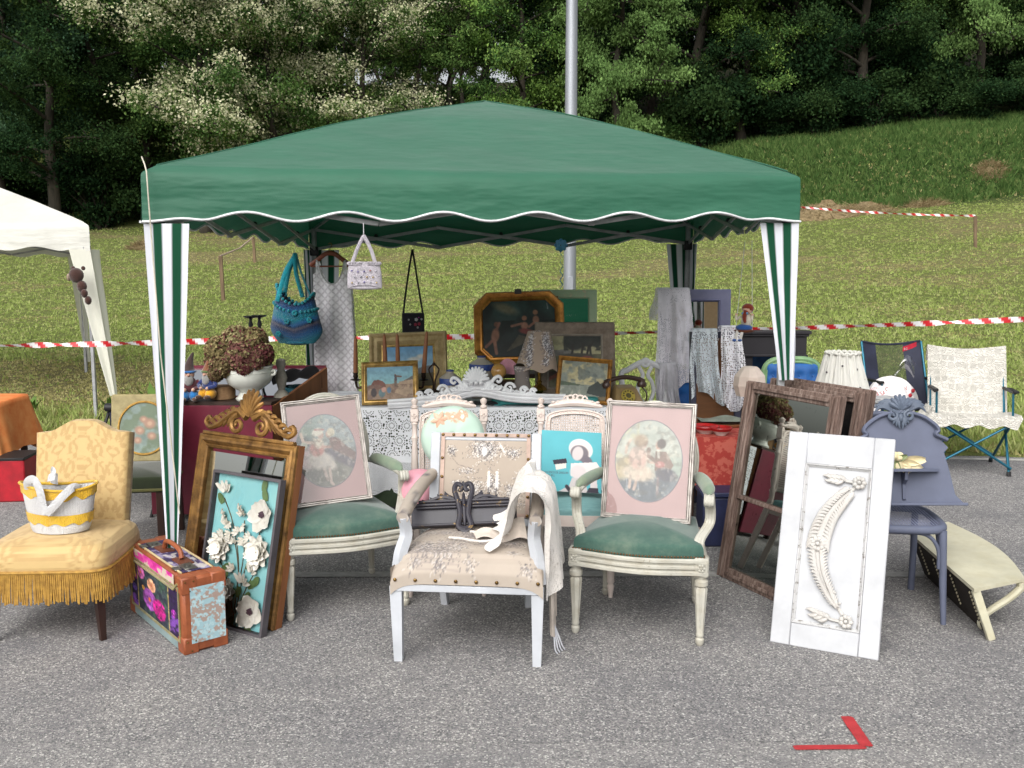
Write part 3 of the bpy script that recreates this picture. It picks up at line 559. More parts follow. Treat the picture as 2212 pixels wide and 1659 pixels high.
# ================================================================== GAZEBOS
def fabric(name, c, rough=.55, tl=.2):
    m = NT(name); a = m.ramp(m.noise(2.5, 4), [(.3, sh(c, .92)), (.7, c)]); m.base(a); m.set(rough=rough, spec=.45, sheen=.25)
    w = m.math('ADD', m.noise(2.2, 3, .5, (1, 1, 4)), m.math('MULTIPLY', m.noise(400, 2), .03)); m.bump(w, .5, .05)
    t = m.n('BsdfTranslucent'); m.l(a, t.inputs[0]); x = m.n('MixShader'); x.inputs[0].default_value = tl; m.l(m.b.outputs[0], x.inputs[1]); m.l(t.outputs[0], x.inputs[2]); m.l(x.outputs[0], m.out.inputs['Surface']); return m.m
def gazebo(label, C, apex, fm, trim_m, leg_m, drape_fn, valance=.195, waves=7, seed=1, bulge=.035, trim=True):
    """C: four eave corners (front left, front right, rear right, rear left)"""
    cen = sum(C, Vector()) / 4; T = thing('gazebo', label, 'gazebo', (cen.x, cen.y, 0)); O = Vector((cen.x, cen.y, 0)); C = [c - O for c in C]; apex = apex - O
    for k in range(4):
        a, b = C[k], C[(k + 1) % 4]; out = Vector((b.y - a.y, a.x - b.x, 0)).normalized(); L = (b - a).length; mb = MB()
        def hip(p, t): q = p.lerp(apex, t); q.z += bulge * (math.sin(math.pi * min(1, t / .62) / 2) if t < .62 else math.cos(math.pi / 2 * (t - .62) / .38)) * (1 if t > 0 else 0); return q
        def fn(u, v):
            v = v ** 1.15; p = hip(a, v).lerp(hip(b, v), u); s_ = math.sin(math.pi * u); p.z -= .03 * s_ * (1 - v) * math.sin(math.pi * min(1, v * 1.6)) - .016 * float(fbm(u * 5, v * 4, seed + k)) ; return p
        V0 = .055
        obj('roof_panel', mb.grid(lambda u, v: fn(u, V0 + (1 - V0) * v), 36, 22), fm, T, ang=180)
        obj('hip_seam', MB().tube([fn(0, V0 + (1 - V0) * i / 24) + Vector((0, 0, .001)) for i in range(25)], .0035, 5), fm, T)
        def zb(u):
            e = min(u, 1 - u) * L; return -valance - .022 * (1 - sm(e / .25)) - .021 * math.cos((u - .5) * waves * 2 * math.pi + (math.pi if waves % 2 == 0 else 0)) * float(sm((e - .12) / .2))
        def fv(u, v):
            e = a.lerp(b, u); s_ = math.sin(math.pi * u); bow = .018 * s_; d0 = .07; q1 = e + out * bow * .7; q2 = e + out * bow - Vector((0, 0, d0))
            if v < .4: t = v / .4; q0 = fn(u, V0); w_ = 1 + 5 * (1 - min(1, min(u, 1 - u) * 7)) ** 2; return (q0 * (1 - t) ** 2 + q1 * (2 * w_ * t * (1 - t)) + q2 * t * t) / ((1 - t) ** 2 + 2 * w_ * t * (1 - t) + t * t)
            t = (v - .4) / .6; return q2 + out * (.012 * float(fbm(u * 9, t * 2 + k, seed)) * t) + Vector((0, 0, (zb(u) + d0) * t))
        V_ = obj('valance', MB().grid(fv, 90, 20), fm, T, ang=180)
        if trim: obj('trim', MB().tube([fv(i / 110, 1.0) + out * .002 for i in range(111)], .0065, 5), trim_m, V_)
    for k in range(4): # roof poles under the hips
        mb = MB(); q = C[k].lerp(apex, .55); q.z += bulge * .4; mb.bar(C[k].lerp(apex, .04) - Vector((0, 0, .09)), q - Vector((0, 0, .06)), .02, .02); mb.bar(q - Vector((0, 0, .06)), apex - Vector((0, 0, .08)), .02, .02); obj('roof_strut', mb, leg_m, T)
    for k in range(4):
        a, b = C[k], C[(k + 1) % 4]; inn = Vector((a.y - b.y, b.x - a.x, 0)).normalized() * .045; pad = (b - a).normalized() * .03
        for j in range(3):
            n0 = a.lerp(b, j / 3) + inn + pad * (1 - j); n1 = a.lerp(b, (j + 1) / 3) + inn + pad * (0 if j < 2 else -1); up = Vector((0, 0, -.07)); dn = Vector((0, 0, -.225))
            for p, q, o_ in ((n0 + up, n1 + dn, 0), (n0 + dn, n1 + up, .014)):
                mb = MB(); mb.bar(p + inn.normalized() * o_, q + inn.normalized() * o_, .012, .024); obj('truss_bar', mb, leg_m, T)
            mb = MB(); c = (n0 + n1) / 2 + Vector((0, 0, -.1275)); mb.blob(c, .016, 8); obj('truss_joint', mb, MAT_BLK, T)
    for k in range(4):
        mb = MB(); c = C[k]; i = (Vector((0, 0, 0)) - Vector((c.x, c.y, 0))).normalized() * .065; p = Vector((c.x, c.y, 0)) + i; mb.bar(p, p + Vector((0, 0, c.z - .07)), .034, .034, up=Vector((0, 1, 0))); g_ = obj('leg', mb, leg_m, T)
        mb = MB(); mb.box((p.x, p.y, .006), (.09, .09, .012), .003); obj('foot_plate', mb, leg_m, g_); mb = MB(); mb.box((p.x, p.y, c.z - .235), (.06, .06, .07), .006); obj('slider', mb, MAT_BLK, g_)
    drape_fn(T, C); return T
MAT_BLK = mat('black_plastic', (28, 28, 30), rough=.5, bump=0)
MAT_ALU = mat('painted_grey_tube', (168, 170, 172), rough=.45, bump=0, metal=.2)
MAT_GREEN = fabric('green_polyester', (38, 102, 77)); MAT_WTRIM = mat('white_piping', (226, 228, 230), bump=0)
MAT_WHITEF = fabric('white_polyester', (222, 222, 214), tl=.25)
m = NT('striped_curtain'); a = m.n('VertexColor', layer_name='Col').outputs[0]; m.base(a); m.set(rough=.8, spec=.2, sheen=.1); m.bump(m.noise(3, 3, .5, (3, 3, .6)), .35, .03)
t_ = m.n('BsdfTranslucent'); m.l(a, t_.inputs[0]); x_ = m.n('MixShader'); x_.inputs[0].default_value = .15; m.l(m.b.outputs[0], x_.inputs[1]); m.l(t_.outputs[0], x_.inputs[2]); m.l(x_.outputs[0], m.out.inputs['Surface']); MAT_STRIPE = m.m
def curtain(T, c, ax, ay, zt, zb, wf, n=36, rows=40, seed=1, stripes=True, shift=Vector(), mt=None):
    """L shaped leg curtain: ax along the front, ay along the side (unit vectors into the gazebo)"""
    mb = MB(); G_ = (.055, .28, .19); W_ = (.84, .85, .88)
    def fn(u, v):
        w = wf(v); s_ = (u - .5) * 2; z = zt + (zb - zt) * v; f = .012 * math.sin(u * 13 + seed + v * 2) * (.4 + v) * min(1, w / .1)
        f += .010 * float(fbm(u * 4, v * 5, seed)) * min(1, w / .1)
        p = Vector((c.x, c.y, 0)) + (ax * (s_ * w) if s_ > 0 else ay * (-s_ * w)) + (ay if s_ > 0 else ax) * (f * (1 if abs(s_) > .1 else .3)) + shift * v; p.z = z; return p
    def cf(u, v): s_ = abs((u - .5) * 2); return W_ if int(s_ * 4.6 + 0.001) % 2 == 0 else G_
    mb.grid(fn, n, rows, cfn=cf if stripes else (lambda u, v: (.87, .87, .84))); obj('leg_curtain', mb, mt or MAT_STRIPE, T, ang=80)
GFL = P(303, 372, 4.2); GFR = P(1730, 383, 4.72); GRL = Vector((P(668, 530, 7.2).x, 7.2, 2.0)); GRR = Vector((P(1497, 525, 7.2).x, 7.2, 2.045)); GAP = P(1048, 222, 5.7)
def green_drapes(T, C):
    X = Vector((1, 0, 0)); Y = Vector((0, 1, 0))
    curtain(T, C[0], X, Y, C[0].z - .225, .30, lambda v: .205 - .155 * v, 46, 46, 1, shift=Vector((.035, 0, 0)))
    curtain(T, C[1], -X, Y, C[1].z - .225, 1.07, lambda v: .195 - .125 * v, 46, 46, 4)
    curtain(T, C[2], -X, -Y, C[2].z - .225, .5, lambda v: .205 - .14 * v, 46, 40, 7); curtain(T, C[3], X, -Y, C[3].z - .225, .5, lambda v: .23 - .05 * v, 46, 40, 9)
GZ = gazebo('green canopy gazebo with scalloped white edged valance and striped leg curtains', [GFL, GFR, GRR, GRL], GAP, MAT_GREEN, MAT_WTRIM, MAT_ALU, green_drapes)
# guy cord tied over the front corner
mb = MB(); c = GFL; mb.tube([c + Vector((-.002, .03, .07)), c + Vector((.028, -.02, .035)), c + Vector((.045, -.045, .0)), c + Vector((.052, -.05, -.2)), c + Vector((.07, -.05, -.8)), c + Vector((.115, -.03, -1.55))], .0035, 5); tag(obj('cord', mb, mat('off_white_cord', (206, 200, 182), bump=0)), 'thin off white cord tied over the corner of the green gazebo', 'cord')
# white neighbour
WFR = P(192, 487, 9.5); WFL = WFR + Vector((-2.9, .3, .02)); WRR = WFR + Vector((-1.3, 2.7, -.04)); WRL = WFL + Vector((-1.3, 2.7, -.04)); WAP = (WFR + WRL) / 2 + Vector((0, 0, .62))
def white_drapes(T, C):
    X = Vector((1, 0, 0)); Y = Vector((0, 1, 0)); wf = lambda v: .22 - .17 * v
    curtain(T, C[1], -X, Y, C[1].z - .24, .32, wf, 30, 40, 3, False, Vector((.17, 0, 0)), MAT_WHITEC); curtain(T, C[0], X, Y, C[0].z - .24, .32, wf, 30, 40, 3, False, mt=MAT_WHITEC); curtain(T, C[2], -X, -Y, C[2].z - .24, .4, wf, 30, 30, 5, False, mt=MAT_WHITEC); curtain(T, C[3], X, -Y, C[3].z - .24, .4, wf, 30, 30, 5, False, mt=MAT_WHITEC)
m = NT('white_curtain'); m.base((226, 226, 214)); m.set(rough=.8, spec=.2); m.bump(m.noise(3, 3, .5, (3, 3, .6)), .3, .02); t_ = m.n('BsdfTranslucent'); t_.inputs[0].default_value = (.8, .8, .7, 1); x_ = m.n('MixShader'); x_.inputs[0].default_value = .3; m.l(m.b.outputs[0], x_.inputs[1]); m.l(t_.outputs[0], x_.inputs[2]); m.l(x_.outputs[0], m.out.inputs['Surface']); MAT_WHITEC = m.m
gazebo('white canopy gazebo with plain white curtains on the neighbouring pitch', [WFL, WFR, WRR, WRL], WAP, MAT_WHITEF, MAT_WTRIM, MAT_ALU, white_drapes, .235, 5, 12, trim=False)
# little brown soft toy pinned to the white curtain
c = P(170, 612, 9.33); T = thing('soft_toy', 'dark brown soft toy hanging on the white gazebo curtain', 'toy', c); MAT_FUR = mat('dark_brown_plush', (70, 42, 34), rough=1, bump=1, bscale=150, dist=.004, sheen=.4)
mb = MB(); mb.blob((-.02, 0, .08), (.075, .06, .075), 12); obj('head', mb, MAT_FUR, T); mb = MB(); mb.blob((-.085, -.02, .06), (.02, .03, .04), 8); obj('muzzle', mb, mat('beige_plush', (176, 156, 136)), T); mb = MB(); mb.blob((.03, 0, -.03), (.05, .045, .06), 10); obj('body', mb, MAT_FUR, T)
for q in ((.06, -.02, -.10), (.09, -.01, -.17)): mb = MB(); mb.blob(q, (.036, .036, .045), 8); obj('paw', mb, MAT_FUR, T)
for q in (-.05, .05): mb = MB(); mb.blob((q, .01, .15), .022, 8); obj('ear', mb, MAT_FUR, T)
# ================================================================== CHAIR BUILDERS
def cushion(mb, out, z0, z1, dome, rings=9, col=None, cfn=None, bev=.018):
    """upholstered block over outline [(x,y)] : side, rounded edge, domed top"""
    n = len(out); cx = sum(p[0] for p in out) / n; cy = sum(p[1] for p in out) / n; V = []; C = []
    lv = [(1.0, z0), (1.0, z1 - bev)] + [(1 - .055 * (1 - math.cos(a)), z1 - bev + bev * math.sin(a)) for a in (math.pi / 6, math.pi / 3, math.pi / 2)] + [(.945 * (1 - k / rings), None) for k in range(1, rings)]
    for s_, z in lv:
        for p in out:
            zz = z if z is not None else z1 + dome * (1 - (s_ / .945) ** 2.2); V.append((cx + (p[0] - cx) * s_, cy + (p[1] - cy) * s_, zz))
    V.append((cx, cy, z1 + dome)); Fc = []
    for i in range(len(lv) - 1):
        for k in range(n): Fc.append((i * n + k, i * n + (k + 1) % n, (i + 1) * n + (k + 1) % n, (i + 1) * n + k))
    b = (len(lv) - 1) * n
    for k in range(n): Fc.append((b + k, b + (k + 1) % n, len(V) - 1))
    Fc.append(tuple(range(n))[::-1]); return mb.add(V, Fc, None, [cfn(*v) for v in V] if cfn else col)
def seat_outline(wf, wr, d, bow=.03, n=14):
    pts = [(-wf / 2 + wf * i / n, -d / 2 - bow * math.sin(math.pi * i / n) ** 1.5) for i in range(n + 1)] + [(wr / 2 - wr * i / 6, d / 2 + .01 * math.sin(math.pi * i / 6)) for i in range(7)]
    out = []
    for a, b in zip(pts, pts[1:] + pts[:1]):
        L = math.hypot(b[0] - a[0], b[1] - a[1]); k = max(1, int(L / .05))
        for j in range(k): out.append((a[0] + (b[0] - a[0]) * j / k, a[1] + (b[1] - a[1]) * j / k))
    return out
def ring_path(out, z, s_=1.0):
    n = len(out); cx = sum(p[0] for p in out) / n; cy = sum(p[1] for p in out) / n; return [(cx + (x - cx) * s_, cy + (y - cy) * s_, z) for x, y in out]
def band(mb, out, z0, z1, t=.02):
    n = len(out); a = ring_path(out, z0); b = ring_path(out, z1); ai = ring_path(out, z0, 1 - t * 4); bi = ring_path(out, z1, 1 - t * 4); V = a + b + bi + ai; Fc = []
    for k in range(n):
        j = (k + 1) % n
        for q in range(4): r = (q + 1) % 4; Fc.append((q * n + k, q * n + j, r * n + j, r * n + k))
    return mb.add(V, Fc)
def fluted_leg(top, z1, r0=.026, r1=.015, M=None):
    mb = MB(); pr = [(r1 * .75, 0), (r1 * 1.25, .012), (r1 * 1.3, .03), (r1 * .85, .036), (r1 * 1.2, .045), (r1 * 1.15, .055), (r1, .06)] + [(lerp(r1, r0, k / 7), .06 + (z1 - .115) * k / 7) for k in range(1, 8)] + [(r0 * .8, z1 - .048), (r0 * 1.15, z1 - .04), (r0 * 1.15, z1 - .02), (r0 * .8, z1 - .012), (r0 * .9, z1)]
    mb.lathe(pr, 24, (top[0], top[1], 0), M, ripple=lambda a, t: 1 + (.09 * math.cos(a * 8) if .3 < t < .8 else 0)); return mb
MAT_CREAMP = worn('aged_cream_paint', (190, 188, 177), (112, 100, 78), rough=.45, amount=.37, dirt=(150, 140, 118))
def velvet(name, c, c2, c3):
    m = NT(name); a = m.ramp(m.noise(4.5, 5, .7), [(.3, c), (.55, c2), (.75, c3)]); m.base(a); m.set(rough=.85, spec=.15, sheen=.4); m.bump(m.noise(260, 2), .25, .002); return m.m
MAT_TEALV = velvet('faded_teal_velvet', (40, 72, 66), (66, 94, 84), (100, 116, 102)); MAT_PADV = velvet('rubbed_sage_velvet', (92, 118, 102), (122, 136, 114), (140, 146, 124)); MAT_NAIL = mat('bronze_nail', (120, 92, 66), rough=.4, metal=.7, bump=0)
def louis_chair(label, loc, rz):
    T = thing('armchair', label, 'armchair', loc, rz, 'pair of green velvet armchairs'); O = seat_outline(.59, .46, .50, .045)
    mb = MB(); band(mb, O, .325, .392, .02)
    for z, r in ((.332, .012), (.358, .010), (.386, .011)): mb.tube([(x, y, z) for x, y, _ in ring_path(O, z, 1.012)], r, 6, closed=True)
    obj('seat_rail', mb, MAT_CREAMP, T)
    I = [(p[0], p[1]) for p in ring_path(O, 0, .97)]; mb = MB(); cushion(mb, I, .392, .455, .045, bev=.03); obj('seat_cushion', mb, MAT_TEALV, T)
    mb = MB(); R_ = ring_path(I, .404, 1.006)
    for a, b in zip(R_, R_[1:] + R_[:1]):
        L = math.dist(a, b); k = max(1, int(L / .0135))
        for j in range(k):
            t = j / k; x, y = lerp(a[0], b[0], t), lerp(a[1], b[1], t)
            if y < .1: mb.blob((x, y, .402), .0052, 6)
    nt = obj('nail_trim', mb, MAT_NAIL, T); nt['kind'] = 'stuff'
    for sx in (-1, 1):
        c = (sx * .277, -.228); mb = MB(); mb.box((c[0], c[1], .358), (.062, .062, .086), .006); bl = obj('corner_block', mb, MAT_CREAMP, T)
        mb = MB()
        for k in range(6): a = k * 1.047; mb.blob((c[0] + .013 * math.cos(a), c[1] - .033, .358 + .013 * math.sin(a)), (.008, .005, .008), 6)
        mb.blob((c[0], c[1] - .035, .358), .006, 6); frame(mb, [(c[0] - .024, .334), (c[0] + .024, .334), (c[0] + .024, .382), (c[0] - .024, .382)], [(0, -c[1] + .030), (0, -c[1] + .036), (.005, -c[1] + .036), (.005, -c[1] + .030)]); obj('rosette', mb, MAT_CREAMP, bl)
        obj('front_leg', fluted_leg(c, .315), MAT_CREAMP, T)
        M = Matrix.Translation((sx * .205, .225, 0)) @ Matrix(((1, 0, sx * -.05, sx * .02), (0, 1, -.18, .07), (0, 0, 1, 0), (0, 0, 0, 1))); obj('rear_leg', fluted_leg((0, 0), .34, .023, .014, M), MAT_CREAMP, T)
    # oval back, leaning
    Mb = Matrix.Translation((0, .235, .40)) @ Matrix.Rotation(math.radians(-11), 4, 'X'); mb = MB()
    for rr, y, q in ((0, 0, .019), (.016, -.012, .008), (-.016, -.012, .008), (.028, 0, .007)): mb.tube([Vector((( .19 + rr) * math.cos(a), y, .315 + (.255 + rr) * math.sin(a))) for a in [k * math.pi / 24 for k in range(48)]], q, 8, closed=True, M=Mb)
    for sx in (-1, 1): mb.tube([Mb @ Vector((sx * .135, 0, .10)), Mb @ Vector((sx * .16, 0, .03)), Vector((sx * .195, .22, .37))], [.018, .016, .02], 8)
    obj('back_frame', mb, MAT_CREAMP, T); mb = MB(); mb.blob((0, -.005, .315), (.176, .03, .24), 28, M=Mb, e=.9); obj('back_pad', mb, MAT_PADV, T)
    for sx in (-1, 1):
        mb = MB(); s_ = [Vector((sx * .272, -.205, .392)), Vector((sx * .262, -.20, .46)), Vector((sx * .30, -.10, .52)), Vector((sx * .300, -.115, .615)), Vector((sx * .298, -.150, .648)), Vector((sx * .298, -.168, .625)), Vector((sx * .298, -.150, .610))]; s_ = catmull(s_, 5)
        for dx, q in ((-.013, .0105), (0, .012), (.013, .0105)): mb.tube([p + Vector((dx, 0, 0)) for p in s_], q, 7)
        obj('arm_support', mb, MAT_CREAMP, T); bk = Mb @ Vector((sx * .197, .0, .24)); mb = MB(); pth = bez([bk, bk + Vector((sx * .03, -.08, .012)), (sx * .30, .02, .645), (sx * .298, -.15, .632)], 12)
        for dx, q in ((-.014, .010), (0, .013), (.014, .010)): mb.tube([p + Vector((dx, 0, 0)) for p in pth], q, 7)
        ar = obj('arm_rail', mb, MAT_CREAMP, T); mb = MB(); pp = [p + Vector((0, 0, .014)) for p in pth[2:-1]]; mb.tube(pp, lambda t: .026 * (1 - abs(2 * t - 1) ** 6) + .006, 10, sq=.85); obj('arm_pad', mb, MAT_PADV, ar)
    return T
yawR = math.atan2(G(1532, 1402).y - G(1243, 1368).y, G(1532, 1402).x - G(1243, 1368).x)
def chair_at(pl, pr=None, rz=0.0, hx=.277, hy=.228):
    """centre of a chair whose front left leg stands at pl"""
    c, s_ = math.cos(rz), math.sin(rz); return Vector((pl.x + hx * c - hy * s_, pl.y + hx * s_ + hy * c, 0))
RZR = math.radians(-15); RZL = math.radians(21)
PR_ = chair_at(G(1243, 1366), rz=RZR); PL_ = chair_at(G(628, 1340), rz=RZL)
LOUIS_R = louis_chair('green velvet armchair with cream frame holding the print with a man in brown', PR_, RZR); LOUIS_L = louis_chair('green velvet armchair with cream frame holding the print of a kissing couple', PL_, RZL)

# ---- the two oval prints
def oval_frame_thing(label, M, w, h, cv):
    T = thing('framed_print', label, 'picture', M=M, group='pair of oval prints'); mb = MB(); prof = [(0, 0), (0, .014), (.003, .018), (.006, .018), (.0075, .006), (.010, .006), (.012, .017), (.015, .017), (.0165, .005), (.019, .005), (.021, .014), (.023, .012), (.023, 0)]
    frame(mb, rect(w, h), prof); obj('frame', mb, MAT_SILVERF, T, ang=25); mb = MB(); mb.box((0, .004, h / 2), (w - .01, .008, h - .01), .001); obj('backing', mb, MAT_DARKW, T)
    mb = MB(); mb.add([(-w / 2 + .02, -.004, .02), (w / 2 - .02, -.004, .02), (w / 2 - .02, -.004, h - .02), (-w / 2 + .02, -.004, h - .02)], [(0, 1, 2, 3)]); obj('mount', mb, MAT_PINKM, T)
    ov = canvas_obj('print', cv, w * .75, h * .69, -.0055, MAT_PRINT, T, 0, h * .155, True); mb = MB(); mb.tube([(w * .375 * math.cos(a), -.0058, h * .50 + h * .345 * math.sin(a)) for a in [k * math.pi / 30 for k in range(60)]], .0016, 5, closed=True); obj('oval_line', mb, MAT_GREYL, T)
    mb = MB(); mb.add([(-w / 2 + .02, -.0095, .02), (w / 2 - .02, -.0095, .02), (w / 2 - .02, -.0095, h - .02), (-w / 2 + .02, -.0095, h - .02)], [(0, 1, 2, 3)]); obj('pane', mb, MAT_GLASS, T); return T
MAT_SILVERF = mat('rubbed_silver_frame', (186, 180, 174), (120, 112, 106), rough=.35, metal=.35, scale=22, bump=.2, lo=.3, hi=.55); MAT_DARKW = mat('dark_wood', (66, 46, 36), (40, 28, 22), rough=.6, stretch=(1, 1, .2)); MAT_PINKM = mat('dusty_pink_mount', (164, 137, 135), (156, 130, 128), rough=.9, bump=0); MAT_GREYL = mat('grey_line', (128, 128, 138), bump=0); MAT_PRINT = colmat('printed_paper', rough=.8, bump=0, var=.04); MAT_GLASS = glass('picture_glass', refl=.06)
def couple_a():
    c = Cv(110, 132, (150, 176, 184)); c.grad((150, 178, 180), (150, 148, 140)); c.blotch((120, 148, 120), 4, .45, 3, .9, .3, (1 - c.x) * (c.y < .45)); c.blotch((176, 192, 200), 4, .4, 8, .7, .3, c.x * (c.y < .5)); c.ell(.08, .42, .2, .16, (70, 92, 100), soft=.7)
    c.ell(.55, .80, .6, .22, (140, 140, 128), soft=.8); c.blotch((118, 122, 112), 9, .5, 5, .7, .2, (c.y > .62) * 1.0); c.ell(.75, .63, .38, .07, (112, 108, 120), 30, .5)
    c.ell(.22, .58, .24, .14, (206, 172, 168), -20, .5); c.ell(.40, .63, .22, .12, (212, 202, 188), 15, .4); c.ell(.52, .68, .16, .06, (214, 206, 192), 40, .4); c.ell(.36, .47, .12, .10, (214, 128, 112), 10, .4); c.ell(.40, .40, .08, .07, (222, 196, 168), 0, .4); c.line([(.33, .33), (.40, .42), (.46, .38)], .022, (232, 224, 196))
    c.line([(.12, .24), (.15, .36), (.30, .38)], .026, (216, 184, 158)); c.ell(.15, .41, .06, .05, (190, 198, 170)); c.ell(.445, .285, .05, .055, (214, 172, 152)); c.ell(.40, .24, .10, .055, (230, 226, 202), -18); c.line([(.36, .205), (.50, .215)], .016, (206, 140, 130))
    c.ell(.575, .285, .045, .05, (214, 170, 146)); c.ell(.62, .26, .065, .06, (224, 214, 178)); c.poly([(.57, .34), (.68, .33), (.86, .48), (1.0, .58), (1.0, .70), (.80, .60), (.62, .50)], (136, 110, 104)); c.ell(.68, .43, .10, .08, (146, 108, 100), 35, .6); c.line([(.46, .45), (.58, .46)], .022, (216, 160, 140))
    c.line([(.44, .76), (.48, .90)], .025, (214, 188, 172)); c.line([(.53, .76), (.53, .94), (.56, .97)], .022, (210, 184, 168)); c.a = c.a * .72 + c.a.mean(2, keepdims=True) * .28; c.a = (c.a * .88 + np.array((160, 158, 156)) * .12) * .84; c.blotch((96, 92, 84), 16, .6, 51, .35, .1); c.blotch((190, 184, 168), 20, .64, 57, .35, .08); return c.grain(.06, 14)  # grey veil of the glass is blended into the print colours
def couple_b():
    c = Cv(110, 132, (190, 198, 184)); c.grad((184, 196, 182), (200, 204, 186), 0, .5); c.blotch((134, 156, 136), 4, .46, 13, .9, .25, np.clip(1.3 - 1.6 * c.x - .6 * c.y, 0, 1)); c.blotch((206, 206, 160), 12, .62, 15, .8, .1, ((c.x < .35) & (c.y < .5)) * 1.0)
    c.ell(.9, .62, .3, .2, (168, 186, 168), soft=.8); c.ell(.45, .92, .75, .26, (96, 108, 118), soft=.5); c.blotch((128, 140, 148), 10, .58, 17, .7, .15, (c.y > .68) * 1.0)
    c.ell(.17, .60, .24, .12, (206, 184, 134), -35, .5); c.ell(.36, .66, .24, .10, (222, 200, 172), 5, .4); c.ell(.35, .48, .14, .13, (220, 172, 152), 0, .4); c.ell(.33, .42, .10, .08, (228, 194, 172), 20, .4); c.line([(.16, .42), (.17, .34), (.22, .26)], .02, (222, 188, 160)); c.ell(.42, .30, .05, .055, (220, 176, 156)); c.ell(.385, .27, .10, .075, (156, 128, 104), -10); c.ell(.36, .25, .11, .07, (196, 168, 128), -15, .4, .6); c.line([(.45, .45), (.52, .52), (.60, .52)], .018, (218, 184, 160))
    c.ell(.64, .31, .042, .055, (216, 168, 140)); c.ell(.685, .285, .065, .06, (96, 84, 78)); c.poly([(.60, .38), (.76, .38), (.88, .54), (.82, .62), (.60, .62)], (146, 116, 100)); c.line([(.50, .36), (.50, .44), (.60, .50)], .028, (150, 118, 102)); c.line([(.64, .37), (.65, .45)], .018, (232, 226, 208)); c.ell(.68, .54, .07, .04, (204, 120, 112)); c.ell(.78, .66, .16, .08, (92, 92, 104), 10)
    c.line([(.25, .70), (.24, .84)], .022, (216, 182, 160)); c.line([(.36, .70), (.31, .86)], .022, (214, 178, 156)); c.line([(.19, .74), (.22, .88)], .006, (170, 180, 190)); c.line([(.36, .76), (.40, .94)], .008, (160, 172, 184)); c.line([(.66, .70), (.66, .90)], .018, (140, 122, 124)); c.a = c.a * .72 + c.a.mean(2, keepdims=True) * .28; c.a = (c.a * .88 + np.array((160, 158, 156)) * .12) * .84; c.blotch((96, 92, 84), 16, .6, 51, .35, .1); c.blotch((190, 184, 168), 20, .64, 57, .35, .08); return c.grain(.06, 14)  # same pale glass haze mixed into this print's colours
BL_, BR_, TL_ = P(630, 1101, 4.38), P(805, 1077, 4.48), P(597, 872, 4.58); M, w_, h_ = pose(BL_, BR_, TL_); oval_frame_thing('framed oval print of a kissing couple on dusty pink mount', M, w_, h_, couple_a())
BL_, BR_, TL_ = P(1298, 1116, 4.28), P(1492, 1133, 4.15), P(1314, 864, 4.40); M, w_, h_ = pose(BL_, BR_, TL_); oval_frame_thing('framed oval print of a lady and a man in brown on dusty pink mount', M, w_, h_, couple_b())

# ---- toile armchair
def toile_cv(w, h, seed, motifs, dens=1.0, bg=(172, 161, 149), tall=1.0):
    c = Cv(w, h, bg); r = np.random.default_rng(seed); c.grain(.03, 5)
    for k in range(motifs):
        x, y = r.random(), r.random() * (.86 if tall > 1 else 1); s_ = r.uniform(.05, .13); c.tuft(x, y, s_, s_ * .6 * tall * w / h, int(150 * dens * s_ / .08), r, cols=((92, 88, 92), (206, 200, 194), (118, 112, 112), (140, 132, 126)), ln=.022)
        for q in range(3): c.line([(x - s_ * 1.3, y + s_ * (.5 + .2 * q) * w / h), (x + s_ * 1.2, y + s_ * (.55 + .2 * q) * w / h)], .003, (150, 140, 134), .5)
    return c
MAT_TOILE = colmat('toile_print_cloth', rough=.8, bump=.15, bscale=200, var=.05); MAT_WPAINT = worn('rubbed_white_paint', (192, 196, 202), (150, 104, 82), rough=.4, amount=.285, scale=6); MAT_BRASS = mat('antique_brass_nail', (150, 120, 72), (96, 74, 44), rough=.35, metal=.9, bump=0)
